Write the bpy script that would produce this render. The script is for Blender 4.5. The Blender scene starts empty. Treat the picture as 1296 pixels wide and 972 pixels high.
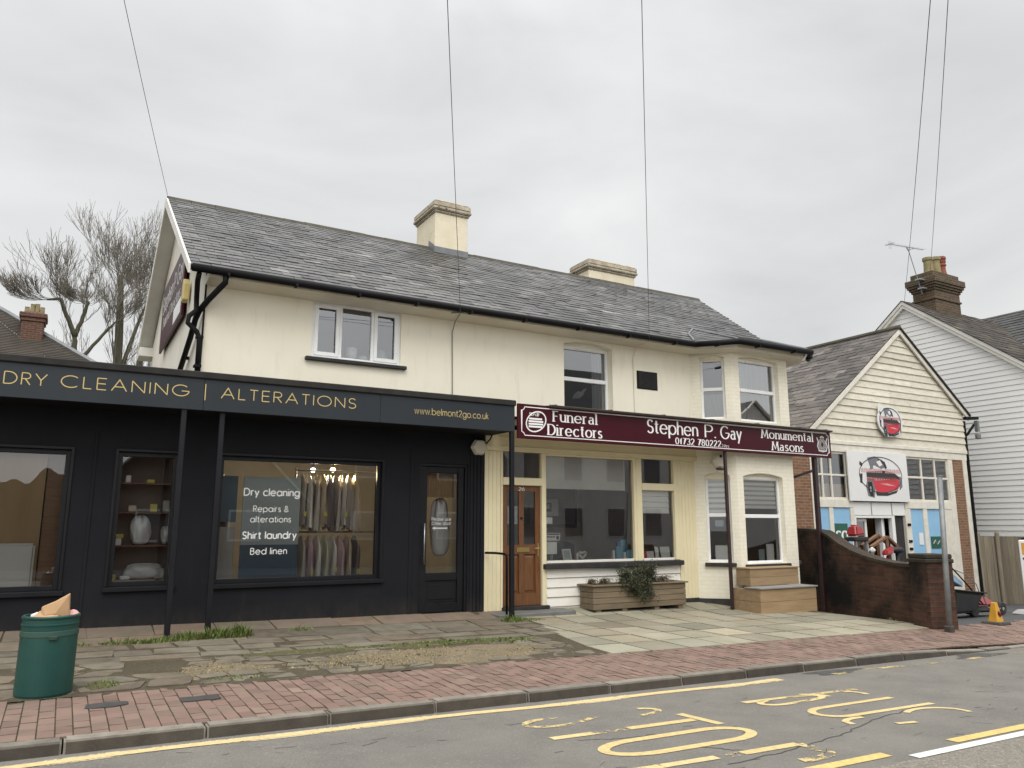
import bpy, bmesh, math, random
from mathutils import Vector, Matrix
random.seed(7)
R = math.radians
S = bpy.context.scene
COL = S.collection

# ------------------------------------------------------------------ camera
cam = bpy.data.cameras.new('camera')
co = bpy.data.objects.new('camera', cam); COL.objects.link(co)
co.location = (0, 0, 0)
co.rotation_euler = (R(90 + 10.424), 0, R(-29.907))
cam.sensor_width = 36; cam.sensor_fit = 'HORIZONTAL'; cam.lens = 27.03
cam.clip_start = .05; cam.clip_end = 900
S.camera = co
S.render.resolution_x = 1024; S.render.resolution_y = 768

# ------------------------------------------------------------------ sky, sun, exposure
SUN_EL, SUN_AZ = 52, 205          # azimuth clockwise from +Y: light comes from behind the viewer
W = bpy.data.worlds.new('World'); S.world = W; W.use_nodes = True
wn, wl = W.node_tree.nodes, W.node_tree.links
wn.clear()
wout = wn.new('ShaderNodeOutputWorld'); wadd = wn.new('ShaderNodeAddShader')
bg1 = wn.new('ShaderNodeBackground'); bg2 = wn.new('ShaderNodeBackground')
sky = wn.new('ShaderNodeTexSky'); sky.sky_type = 'NISHITA'; sky.sun_disc = False
sky.sun_elevation = R(SUN_EL); sky.sun_rotation = R(SUN_AZ); sky.dust_density = 4; sky.air_density = 1.5
wl.new(sky.outputs[0], bg1.inputs[0]); bg1.inputs[1].default_value = .012
# cloud deck: two octaves of soft noise on the direction, brighter overhead and on the side the sun is on
tc = wn.new('ShaderNodeTexCoord'); mp = wn.new('ShaderNodeMapping')
mp.inputs['Scale'].default_value = (1.0, 1.0, 2.4)
wl.new(tc.outputs['Generated'], mp.inputs[0])
nz = wn.new('ShaderNodeTexNoise'); nz.inputs['Scale'].default_value = 1.9; nz.inputs['Detail'].default_value = 5
nz.inputs['Roughness'].default_value = .5; nz.inputs['Distortion'].default_value = .6
wl.new(mp.outputs[0], nz.inputs['Vector'])
cr = wn.new('ShaderNodeValToRGB')
cr.color_ramp.elements[0].position = .30; cr.color_ramp.elements[0].color = (.555, .56, .56, 1)
cr.color_ramp.elements[1].position = .72; cr.color_ramp.elements[1].color = (.80, .80, .79, 1)
wl.new(nz.outputs['Fac'], cr.inputs[0])
sx = wn.new('ShaderNodeSeparateXYZ'); wl.new(tc.outputs['Generated'], sx.inputs[0])
def wmath(op, a, b):
    n = wn.new('ShaderNodeMath'); n.operation = op
    for i, v in enumerate((a, b)):
        if isinstance(v, (int, float)): n.inputs[i].default_value = v
        else: wl.new(v, n.inputs[i])
    return n.outputs[0]
zen = wmath('POWER', wmath('MAXIMUM', sx.outputs[2], 0), 6.0)
back = wmath('MULTIPLY', wmath('MAXIMUM', wmath('MULTIPLY', sx.outputs[1], -1), 0), .95)
gain = wmath('ADD', wmath('ADD', 1.07, wmath('MULTIPLY', zen, 4.2)), back)
wl.new(cr.outputs[0], bg2.inputs[0]); wl.new(gain, bg2.inputs[1])
wl.new(bg1.outputs[0], wadd.inputs[0]); wl.new(bg2.outputs[0], wadd.inputs[1]); wl.new(wadd.outputs[0], wout.inputs[0])

sl = bpy.data.lights.new('sun', 'SUN'); sl.energy = 1.45; sl.angle = R(35); sl.color = (1, .97, .92)
so = bpy.data.objects.new('sun', sl); COL.objects.link(so)
az, el = R(SUN_AZ), R(SUN_EL)
d = Vector((math.sin(az) * math.cos(el), math.cos(az) * math.cos(el), math.sin(el)))
so.rotation_euler = d.to_track_quat('Z', 'Y').to_euler()

S.view_settings.view_transform = 'Standard'; S.view_settings.look = 'None'
S.view_settings.exposure = 0; S.view_settings.gamma = 1; S.view_settings.use_curve_mapping = False
S.cycles.max_bounces = 8; S.cycles.transparent_max_bounces = 16
S.cycles.use_denoising = True
S.cycles.sample_clamp_indirect = 6

# ------------------------------------------------------------------ materials
def nodes(name):
    m = bpy.data.materials.new(name); m.use_nodes = True
    nt = m.node_tree; b = nt.nodes['Principled BSDF']
    return m, nt, b
def mixc(nt, fac, a, b, mode='MIX'):
    n = nt.nodes.new('ShaderNodeMix'); n.data_type = 'RGBA'; n.blend_type = mode
    for i, v in ((0, fac), (6, a), (7, b)):
        if hasattr(v, 'links') or isinstance(v, bpy.types.NodeSocket): nt.links.new(v, n.inputs[i])
        elif i == 0: n.inputs[0].default_value = v
        else: n.inputs[i].default_value = (*v[:3], 1)
    return n.outputs[2]
def coords(nt, kind='Object', scale=(1, 1, 1)):
    t = nt.nodes.new('ShaderNodeTexCoord'); m = nt.nodes.new('ShaderNodeMapping')
    m.inputs['Scale'].default_value = scale
    nt.links.new(t.outputs[kind], m.inputs[0]); return m.outputs[0]
def noise(nt, vec, scale, detail=4, rough=.55, dist=0):
    n = nt.nodes.new('ShaderNodeTexNoise'); n.inputs['Scale'].default_value = scale
    n.inputs['Detail'].default_value = detail; n.inputs['Roughness'].default_value = rough
    n.inputs['Distortion'].default_value = dist
    nt.links.new(vec, n.inputs['Vector']); return n.outputs['Fac']
def ramp(nt, fac, p0, p1, c0=(0, 0, 0), c1=(1, 1, 1)):
    n = nt.nodes.new('ShaderNodeValToRGB'); e = n.color_ramp.elements
    e[0].position, e[1].position = p0, p1
    e[0].color, e[1].color = (*c0, 1), (*c1, 1)
    nt.links.new(fac, n.inputs[0]); return n.outputs[0]
def bump(nt, b, h, strength, dist=.01):
    n = nt.nodes.new('ShaderNodeBump'); n.inputs['Strength'].default_value = strength
    n.inputs['Distance'].default_value = dist
    nt.links.new(h, n.inputs['Height']); nt.links.new(n.outputs[0], b.inputs['Normal'])
def attr(nt):
    a = nt.nodes.new('ShaderNodeAttribute'); a.attribute_name = 'Col'; return a.outputs['Color']
def mat(name, col, rough=.6, col2=None, vscale=3, lo=.35, hi=.65, bmp=0, bscale=60, bdist=.004, metal=0, spec=.5,
        use_attr=False, stretch=(1, 1, 1), col3=None, v3=12, l3=.6, h3=.75, coat=0, s3=None, foot=None):
    m, nt, b = nodes(name)
    v = coords(nt, 'Object', stretch)
    c = None
    if col2: c = mixc(nt, ramp(nt, noise(nt, v, vscale), lo, hi), col, col2)
    if col3: c = mixc(nt, ramp(nt, noise(nt, coords(nt, 'Object', s3) if s3 else v, v3, 6, .65), l3, h3), c if c is not None else col, col3)
    if foot:                                     # mud splashed up from the pavement: colour, height in the object's own space, reach
        s = nt.nodes.new('ShaderNodeSeparateXYZ'); nt.links.new(coords(nt), s.inputs[0])
        mr = nt.nodes.new('ShaderNodeMapRange'); mr.inputs[1].default_value = foot[1] + foot[2]; mr.inputs[2].default_value = foot[1]
        nt.links.new(s.outputs[2], mr.inputs[0]); q = nt.nodes.new('ShaderNodeMath'); q.operation = 'MULTIPLY'
        nt.links.new(mr.outputs[0], q.inputs[0]); nt.links.new(ramp(nt, noise(nt, coords(nt, 'Object', (1, 1, .5)), 7, 6, .7), .3, .7), q.inputs[1])
        c = mixc(nt, q.outputs[0], c if c is not None else col, foot[0])
    if use_attr: c = mixc(nt, 1.0, c if c is not None else col, attr(nt), 'MULTIPLY')
    if c is not None: nt.links.new(c, b.inputs['Base Color'])
    else: b.inputs['Base Color'].default_value = (*col, 1)
    b.inputs['Roughness'].default_value = rough; b.inputs['Metallic'].default_value = metal
    b.inputs['Specular IOR Level'].default_value = spec
    b.inputs['Coat Weight'].default_value = coat
    if bmp: bump(nt, b, noise(nt, v, bscale, 5, .6), bmp, bdist)
    return m
def brick_mat(name, c1, c2, mortar, bw=.225, bh=.075, ms=.012, stain=None, rough=.85, moss=None, l=.45, h=.62, bstr=.5, mott=.5):
    m, nt, b = nodes(name)
    uv = coords(nt, 'UV')
    t = nt.nodes.new('ShaderNodeTexBrick')
    t.inputs['Scale'].default_value = 1; t.inputs['Brick Width'].default_value = bw; t.inputs['Row Height'].default_value = bh
    t.inputs['Mortar Size'].default_value = ms; t.inputs['Mortar Smooth'].default_value = .3
    t.inputs['Color1'].default_value = (*c1, 1); t.inputs['Color2'].default_value = (*c2, 1); t.inputs['Mortar'].default_value = (*mortar, 1)
    nt.links.new(uv, t.inputs['Vector'])
    c = t.outputs['Color']
    ov = coords(nt, 'Object')
    c = mixc(nt, mott, c, ramp(nt, noise(nt, ov, 9, 5), .3, .7, (.45, .45, .45), (1, 1, 1)), 'MULTIPLY')
    if stain: c = mixc(nt, ramp(nt, noise(nt, ov, 1.1, 6, .6), l, h), c, stain)
    if moss:
        s = nt.nodes.new('ShaderNodeSeparateXYZ'); nt.links.new(ov, s.inputs[0])
        mr = nt.nodes.new('ShaderNodeMapRange'); mr.inputs[1].default_value = moss[1]; mr.inputs[2].default_value = moss[0]
        nt.links.new(s.outputs[2], mr.inputs[0])
        mm = nt.nodes.new('ShaderNodeMath'); mm.operation = 'MULTIPLY'
        nt.links.new(mr.outputs[0], mm.inputs[0]); nt.links.new(ramp(nt, noise(nt, ov, 5, 6, .7), .4, .62), mm.inputs[1])
        c = mixc(nt, mm.outputs[0], c, (.10, .10, .045))
    nt.links.new(c, b.inputs['Base Color']); b.inputs['Roughness'].default_value = rough
    b.inputs['Specular IOR Level'].default_value = .25
    inv = nt.nodes.new('ShaderNodeMath'); inv.operation = 'SUBTRACT'; inv.inputs[0].default_value = 1
    nt.links.new(t.outputs['Fac'], inv.inputs[1]); bump(nt, b, inv.outputs[0], bstr, .008)
    return m
def glass_mat(name, tint=(.82, .85, .84), boost=1.0, wav=.0):
    m = bpy.data.materials.new(name); m.use_nodes = True; nt = m.node_tree; nt.nodes.clear()
    o = nt.nodes.new('ShaderNodeOutputMaterial'); mx = nt.nodes.new('ShaderNodeMixShader')
    tr = nt.nodes.new('ShaderNodeBsdfTransparent'); tr.inputs[0].default_value = (*tint, 1)
    gl = nt.nodes.new('ShaderNodeBsdfGlossy'); gl.inputs['Roughness'].default_value = 0.0; gl.inputs[0].default_value = (.95, .97, 1, 1)
    fr = nt.nodes.new('ShaderNodeFresnel'); fr.inputs[0].default_value = 1.5
    mu = nt.nodes.new('ShaderNodeMath'); mu.operation = 'MULTIPLY'; mu.inputs[1].default_value = 1.7 * boost; mu.use_clamp = True
    nt.links.new(fr.outputs[0], mu.inputs[0]); nt.links.new(mu.outputs[0], mx.inputs[0])
    nt.links.new(tr.outputs[0], mx.inputs[1]); nt.links.new(gl.outputs[0], mx.inputs[2]); nt.links.new(mx.outputs[0], o.inputs[0])
    if wav:
        bp = nt.nodes.new('ShaderNodeBump'); bp.inputs['Strength'].default_value = wav; bp.inputs['Distance'].default_value = .02
        nt.links.new(noise(nt, coords(nt), 1.2, 1), bp.inputs['Height']); nt.links.new(bp.outputs[0], gl.inputs['Normal'])
    return m
def emit_mat(name, col, strength):
    m = bpy.data.materials.new(name); m.use_nodes = True; nt = m.node_tree; nt.nodes.clear()
    o = nt.nodes.new('ShaderNodeOutputMaterial'); e = nt.nodes.new('ShaderNodeEmission')
    e.inputs[0].default_value = (*col, 1); e.inputs[1].default_value = strength; nt.links.new(e.outputs[0], o.inputs[0]); return m
def worn_mat(name, col, lo, hi, scale=14, rough=.7):
    """road paint worn through to the tarmac in patches"""
    m = bpy.data.materials.new(name); m.use_nodes = True; nt = m.node_tree
    b = nt.nodes['Principled BSDF']; o = nt.nodes['Material Output']
    v = coords(nt)
    b.inputs['Roughness'].default_value = rough; b.inputs['Specular IOR Level'].default_value = .3
    nt.links.new(mixc(nt, ramp(nt, noise(nt, v, 22, 6, .7), .35, .75), col, tuple(x * .62 for x in col)), b.inputs['Base Color'])
    tr = nt.nodes.new('ShaderNodeBsdfTransparent'); mx = nt.nodes.new('ShaderNodeMixShader')
    big = noise(nt, v, 1.7, 2); fine = noise(nt, v, scale, 8, .78)
    ad = nt.nodes.new('ShaderNodeMath'); ad.operation = 'ADD'; nt.links.new(fine, ad.inputs[0])
    ml = nt.nodes.new('ShaderNodeMath'); ml.operation = 'MULTIPLY'; ml.inputs[1].default_value = .9; nt.links.new(big, ml.inputs[0])
    nt.links.new(ml.outputs[0], ad.inputs[1])
    nt.links.new(ramp(nt, ad.outputs[0], lo, hi), mx.inputs[0])
    nt.links.new(b.outputs[0], mx.inputs[1]); nt.links.new(tr.outputs[0], mx.inputs[2]); nt.links.new(mx.outputs[0], o.inputs[0])
    return m

M = {}
M['cream'] = mat('cream render', (.86, .82, .69), .8, (.82, .77, .63), .9, .3, .75, .35, 55, .004, spec=.2, col3=(.68, .625, .49), v3=6, l3=.53, h3=.95, s3=(1, 1, .2))
M['cream_gable'] = mat('pale gable render', (.80, .77, .68), .8, (.70, .66, .56), 1.3, .35, .7, .25, 90, .003, spec=.2)
M['cream_wood'] = mat('cream gloss timber', (.80, .72, .49), .42, (.74, .655, .43), 2, .35, .7, .08, 40, .002, col3=(.45, .36, .2), v3=7, l3=.7, h3=.82)
M['white_wood'] = mat('white shiplap paint', (.82, .80, .74), .5, (.74, .71, .63), 2.5, .4, .7, .08, 40, .002)
M['upvc'] = mat('white window plastic', (.84, .85, .85), .35, (.76, .77, .76), 3, .45, .7)
M['soffit'] = mat('soffit paint', (.70, .66, .55), .6, (.60, .55, .44), 1.4, .4, .7)
M['white_trim'] = mat('white trim paint', (.74, .73, .68), .55, (.62, .60, .53), 2, .4, .75, col3=(.35, .32, .26), v3=9, l3=.68, h3=.8)
M['dark'] = mat('charcoal masonry paint', (.0085, .0095, .0125), .7, (.012, .013, .0165), 1.6, .35, .7, .2, 110, .002, spec=.2, foot=((.036, .031, .026), -.05, .32), col3=(.02, .0215, .025), v3=6, l3=.6, h3=.9, s3=(1, 1, .15))
M['dark_gloss'] = mat('charcoal gloss paint', (.008, .009, .0115), .4, (.012, .013, .016), 3, .35, .7, .04, 30, .002, spec=.3)
M['fascia'] = mat('slate grey sign panel', (.022, .028, .035), .5, (.027, .033, .04), .8, .35, .65, spec=.3)
M['felt'] = mat('roofing felt', (.012, .0115, .011), .85, (.026, .024, .021), 5, .35, .7, .4, 80, .004)
M['black_metal'] = mat('black pipe plastic', (.004, .004, .005), .6, (.008, .008, .009), 3, .4, .7, spec=.2)
M['gold'] = mat('gold vinyl', (.58, .45, .19), .5, spec=.3)
M['white_vinyl'] = mat('white vinyl', (.82, .82, .80), .5)
M['grey_vinyl'] = mat('frosted vinyl', (.55, .56, .55), .5)
M['burgundy'] = mat('burgundy sign panel', (.044, .0022, .0078), .42, (.052, .0035, .010), 1.2, .35, .65, spec=.22)
M['maroon_paint'] = mat('dark maroon metal paint', (.028, .012, .015), .45, (.04, .02, .02), 6, .4, .7)
M['slate'] = mat('weathered slate', (.098, .095, .092), .42, (.066, .064, .063), 9, .35, .7, .5, 30, .005, spec=.5, use_attr=True, col3=(.19, .185, .175), v3=3, l3=.58, h3=.8)
M['slate_brown'] = mat('brown grey slate', (.125, .108, .095), .62, (.085, .073, .066), 8, .35, .7, .35, 30, .004, spec=.4, use_attr=True, col3=(.18, .16, .13), v3=2.5, l3=.6, h3=.8)
M['ridge'] = mat('clay ridge', (.05, .046, .038), .85, (.08, .072, .052), 6, .35, .65, .3, 40, .005)
M['lead'] = mat('lead flashing', (.20, .21, .22), .5, (.14, .145, .15), 4, .35, .7)
M['chim_cream'] = mat('chimney render', (.76, .69, .53), .85, (.67, .60, .44), 3, .35, .7, .4, 50, .006, col3=(.26, .2, .12), v3=4, l3=.63, h3=.85)
M['chim_cap'] = mat('weathered chimney cap', (.52, .47, .37), .9, (.36, .31, .23), 5, .3, .65, .8, 30, .012, col3=(.12, .09, .06), v3=9, l3=.55, h3=.72)
M['glass'] = glass_mat('window glass', (.94, .95, .945), 1.5)
M['glass_up'] = glass_mat('upper window glass', (.86, .88, .88), 2.9, .05)
M['interior'] = mat('shop interior wall', (.36, .35, .33), .8, (.30, .29, .27), 2)
M['interior_dark'] = mat('dim room wall', (.15, .12, .10), .85, (.12, .10, .085), 2)
M['interior_tan'] = mat('tan room wall', (.66, .54, .42), .85, (.58, .47, .37), 2)
M['floor_in'] = mat('shop floor', (.10, .09, .08), .5)
M['ceil_in'] = mat('shop ceiling', (.34, .33, .31), .8)
M['oak'] = mat('varnished oak', (.185, .078, .028), .36, (.115, .046, .017), 5, .3, .7, .12, 30, .002, stretch=(9, 9, .8), coat=.25)
M['brass'] = mat('brass', (.55, .42, .18), .35, metal=1)
M['steel'] = mat('brushed steel', (.45, .46, .47), .4, (.36, .37, .38), 6, metal=.9)
M['galv'] = mat('galvanised post', (.25, .26, .26), .55, (.17, .18, .18), 8, .35, .7, metal=.35, col3=(.16, .13, .1), v3=14, l3=.62, h3=.75)
M['planter'] = mat('weathered planter timber', (.205, .158, .10), .85, (.14, .108, .07), 2.2, .3, .7, .45, 26, .004, stretch=(1, 6, 9), use_attr=True)
M['step_wood'] = mat('pale planed timber', (.37, .26, .145), .72, (.27, .185, .105), 2, .3, .7, .3, 26, .003, stretch=(1, 6, 9), use_attr=True)
M['deck_grey'] = mat('grey decking board', (.27, .265, .25), .75, (.21, .2, .19), 3, .3, .7, .3, 30, .003)
M['stone_step'] = mat('slate doorstep', (.17, .17, .165), .7, (.12, .12, .115), 4, .3, .7, .3, 50, .004)
M['bin'] = mat('green litter bin plastic', (.010, .068, .056), .42, (.008, .052, .044), 3, .35, .7, .05, 30, .002, col3=(.035, .06, .05), v3=6, l3=.64, h3=.8)
M['bin_band'] = mat('worn bin band', (.035, .075, .06), .6, (.02, .07, .055), 9, .35, .65)
M['card'] = mat('brown paper', (.47, .30, .16), .85, (.41, .25, .13), 5, .4, .7, .2, 30, .003)
M['pink_paper'] = mat('pink wrapper', (.7, .38, .36), .7)
M['plinth'] = mat('black bitumen plinth', (.018, .018, .018), .7, (.035, .033, .03), 6, .4, .7, .3, 50, .004)
M['weather'] = mat('flaking cream weatherboard', (.67, .635, .55), .78, (.565, .53, .445), 4, .35, .7, .2, 30, .003, stretch=(1, 1, 3), col3=(.33, .26, .18), v3=11, l3=.6, h3=.72, use_attr=True)
M['clad_white'] = mat('pale grey cladding', (.79, .79, .77), .6, (.75, .75, .725), .7, .35, .7, spec=.4)
M['blue_panel'] = mat('sky blue panel', (.27, .50, .72), .5, (.24, .45, .66), 2, .4, .7)
M['green_panel'] = mat('dark green sign', (.015, .10, .065), .5)
M['frame_cream'] = mat('aged cream frame', (.72, .69, .61), .6, (.62, .585, .50), 4, .4, .7, col3=(.32, .26, .18), v3=14, l3=.62, h3=.74)
M['door_white'] = mat('white door plastic', (.78, .78, .76), .4)
M['sign_white'] = mat('white sign board', (.74, .74, .73), .45, (.69, .69, .68), 1.5)
M['ink'] = mat('black print', (.02, .02, .022), .5)
M['ink_grey'] = mat('grey print', (.16, .16, .18), .5)
M['red'] = mat('red machine paint', (.33, .010, .014), .35, (.24, .008, .011), 5, .4, .7, coat=.3)
M['red_print'] = mat('red print', (.55, .03, .05), .5)
M['pink_print'] = mat('faded red print', (.62, .33, .33), .5)
M['rubber'] = mat('black rubber', (.014, .014, .014), .75, (.025, .025, .025), 9, .4, .7, .2, 60, .003)
M['black_plastic'] = mat('black grass bag', (.013, .013, .014), .6, (.022, .022, .023), 6, .4, .7, .2, 60, .003)
M['blue_plastic'] = mat('pale blue plastic', (.3, .45, .6), .45)
M['wood_brown'] = mat('brown stained timber', (.20, .10, .05), .65, (.13, .065, .035), 4, .35, .7, .2, 30, .003, stretch=(1, 8, 8))
M['fence'] = mat('weathered fence timber', (.29, .25, .185), .85, (.2, .17, .125), 2.2, .3, .7, .5, 24, .004, stretch=(7, 7, .7), use_attr=True, col3=(.11, .12, .06), v3=1.5, l3=.6, h3=.8)
M['cone_yellow'] = mat('yellow cone plastic', (.60, .31, .025), .6, (.48, .25, .025), 8, .4, .7, col3=(.2, .13, .04), v3=14, l3=.62, h3=.75)
M['cone_base'] = mat('recycled rubber base', (.045, .04, .035), .85, (.07, .062, .05), 9)
M['pot_buff'] = mat('buff chimney pot', (.29, .245, .12), .85, (.2, .165, .085), 7, .35, .7, .3, 40, .005)
M['pot_red'] = mat('red chimney pot', (.27, .075, .045), .8, (.19, .055, .04), 7, .35, .7, .3, 40, .005)
M['aerial'] = mat('aerial aluminium', (.32, .33, .34), .5, metal=.5)
M['wire'] = mat('overhead cable', (.10, .10, .12), .6)
M['alarm'] = mat('ivory alarm box', (.66, .62, .52), .45, (.58, .54, .44), 5)
M['alarm_yellow'] = mat('yellow alarm box', (.62, .5, .2), .5)
M['bark'] = mat('mossy bark', (.075, .062, .042), .9, (.06, .066, .03), 1.2, .35, .65, .6, 20, .02)
M['twig'] = mat('bare twig', (.15, .135, .11), .9)
M['bush'] = mat('dark shrub leaf', (.042, .05, .022), .6, (.072, .07, .04), 6, .35, .7, use_attr=True)
M['weed'] = mat('grass blade', (.10, .15, .035), .7, (.15, .17, .05), 6, .35, .7, use_attr=True)
M['dead_grass'] = mat('dry grass blade', (.30, .245, .14), .85, (.22, .18, .095), 6, .35, .7, use_attr=True)
M['soil'] = mat('potting soil', (.035, .027, .02), .95, bmp=.6, bscale=40, bdist=.02)
M['brick_wall'] = brick_mat('old garden wall brick', (.135, .060, .038), (.078, .038, .027), (.085, .068, .052), stain=(.011, .0095, .009), moss=(-1.72, -1.0), l=.43, h=.60)
M['brick_cope'] = brick_mat('mossy coping brick', (.085, .06, .045), (.06, .045, .034), (.05, .045, .035), bw=.075, bh=.225, stain=(.03, .03, .02))
M['brick_red'] = brick_mat('red brown brick', (.30, .145, .075), (.22, .10, .055), (.27, .23, .18))
M['brick_dark'] = brick_mat('sooty chimney brick', (.15, .085, .055), (.085, .06, .045), (.17, .15, .11), stain=(.075, .07, .036), l=.46, h=.66, bh=.085)
M['brick_bg'] = brick_mat('distant red brick', (.15, .07, .05), (.11, .052, .04), (.17, .12, .09))
M['tile_bg'] = mat('brown clay tile', (.068, .056, .044), .9, (.045, .038, .03), 2, .35, .7, .8, 9, .04, col3=(.085, .08, .045), v3=1.6, l3=.58, h3=.8, use_attr=True)
M['tile_dark'] = mat('dark concrete tile', (.042, .041, .04), .7, (.03, .03, .03), 6, .35, .7, .2, 30, .005, use_attr=True)
M['cream_brick'] = None
def cream_brick():
    m = brick_mat('painted brick', (.85, .81, .68), (.83, .79, .66), (.80, .75, .61), bw=.225, bh=.075, ms=.010, rough=.75, bstr=.22, mott=.12)
    return m
M['cream_brick'] = cream_brick()
M['mirror_house'] = mat('opposite house render', (.84, .83, .80), .8, (.78, .77, .74), 2)
M['plastic_film'] = None
def film(name, c, a=.5):
    m, nt, b = nodes(name)
    b.inputs['Base Color'].default_value = (*c, 1); b.inputs['Roughness'].default_value = .3
    b.inputs['Coat Weight'].default_value = .6; b.inputs['Coat Roughness'].default_value = .15
    return m
M['film_grey'] = film('bagged grey garment', (.42, .40, .37)); M['film_white'] = film('bagged white garment', (.66, .64, .60))
M['film_dark'] = film('bagged dark garment', (.17, .16, .17)); M['film_pink'] = film('bagged pink garment', (.56, .42, .45))
M['film_green'] = film('bagged pale green garment', (.48, .50, .40)); M['film_tan'] = film('bagged beige garment', (.52, .44, .34))
M['laundry'] = film('clear laundry wrap', (.58, .58, .57))
M['tag_yellow'] = mat('yellow ticket', (.55, .5, .12), .7)
M['paper'] = mat('white paper', (.74, .74, .72), .8)
M['blind'] = mat('white blind fabric', (.60, .58, .53), .85, (.52, .50, .45), 1.2)
M['blind_bright'] = mat('white roman blind', (.86, .85, .82), .85)
M['blind_grey'] = mat('grey sheer stripe', (.46, .45, .43), .85)
M['curtain'] = mat('grey voile curtain', (.34, .33, .33), .85)
M['curtain_brown'] = mat('brown lining curtain', (.25, .2, .165), .85)
M['board_brown'] = mat('brown window backing', (.33, .225, .12), .8, (.27, .18, .095), 1.2, .35, .7, stretch=(3, 1, .6))
M['box_white'] = mat('off white carton', (.50, .49, .46), .7)
M['board_blue'] = mat('navy display print', (.045, .10, .15), .5); M['board_pale'] = mat('pale display print', (.33, .40, .42), .5)
M['aqua'] = mat('turquoise carton', (.10, .33, .45), .45); M['aqua_dark'] = mat('deep blue carton', (.03, .12, .25), .45)
M['hot_pink'] = mat('pink ornament', (.7, .06, .14), .45)
M['picture'] = mat('dark framed print', (.055, .022, .018), .4, (.025, .012, .012), 4)
M['spot_white'] = emit_mat('ceiling spot lens', (1, .93, .8), 9)
M['spot_warm'] = emit_mat('warm bulb', (1, .72, .28), 22)
M['iron'] = mat('cast iron cover', (.06, .058, .055), .6, (.045, .043, .04), 9, .4, .7, .4, 50, .004)
M['plaque'] = mat('black plaque', (.012, .012, .012), .5)
M['asphalt'] = mat('worn road asphalt', (.205, .194, .173), .87, (.160, .152, .136), 2.2, .3, .7, 1, 130, .008, spec=.25, col3=(.31, .295, .265), v3=60, l3=.56, h3=.72)
M['asphalt_light'] = mat('coarse far lane asphalt', (.27, .245, .205), .92, (.16, .145, .122), 24, .3, .7, 1, 80, .016, col3=(.5, .46, .39), v3=70, l3=.54, h3=.68)
M['asphalt_yard'] = mat('driveway asphalt', (.062, .062, .063), .75, (.046, .046, .047), 1.2, .35, .7, .6, 140, .006)
M['tar'] = mat('broken tarmac edge', (.06, .058, .055), .9, (.10, .095, .088), 9, .35, .7, 1, 30, .03)
M['paver'] = mat('red clay paver', (.215, .143, .112), .9, (.17, .113, .09), 4, .35, .7, .4, 60, .003, use_attr=True, col3=(.15, .125, .095), v3=2.4, l3=.58, h3=.8)
M['slab'] = mat('greenish concrete slab', (.315, .285, .215), .88, (.25, .23, .165), 1.6, .35, .7, .35, 70, .003, use_attr=True, col3=(.20, .185, .10), v3=3.5, l3=.56, h3=.76)
M['flag'] = mat('sandstone flag', (.175, .150, .112), .92, (.125, .106, .078), 3, .35, .7, .5, 40, .005, use_attr=True, col3=(.10, .084, .052), v3=5, l3=.47, h3=.68)
M['flag_pink'] = mat('pinkish slab', (.20, .15, .112), .9, (.155, .115, .086), 3, .35, .7, .4, 40, .004, use_attr=True, col3=(.13, .112, .072), v3=4, l3=.48, h3=.7)
M['joint'] = mat('mossy joint soil', (.085, .066, .04), .95, (.065, .055, .03), 3, .35, .7, 1, 60, .02, col3=(.17, .14, .095), v3=30, l3=.56, h3=.7)
M['gravel'] = mat('dusty gravel and dead moss', (.235, .185, .115), .95, (.15, .12, .07), 4, .3, .7, 1, 70, .02, col3=(.32, .27, .19), v3=34, l3=.52, h3=.66)
M['moss'] = mat('green moss', (.095, .095, .032), .95, (.09, .075, .04), 9, .35, .7, 1, 60, .015)
M['kerb'] = mat('granite kerb', (.25, .225, .185), .85, (.16, .14, .115), 7, .35, .7, .6, 90, .005, use_attr=True, col3=(.28, .265, .235), v3=60, l3=.56, h3=.72)
M['kerb_face'] = M['kerb']
M['ground'] = mat('yard ground', (.11, .10, .08), .95, (.08, .075, .055), .5)
M['yellow_solid'] = worn_mat('yellow road paint', (.67, .52, .245), 1.02, 1.12, 22)
M['yellow_worn'] = worn_mat('thin yellow road paint', (.70, .55, .26), .94, 1.05, 20)
M['yellow_line'] = worn_mat('kerbside yellow line paint', (.70, .55, .28), 1.03, 1.17, 26)
M['yellow_edge'] = worn_mat('spread yellow line edge', (.66, .56, .36), .92, 1.08, 32)
M['white_line'] = worn_mat('white road paint', (.74, .74, .70), 1.07, 1.16)

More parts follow.
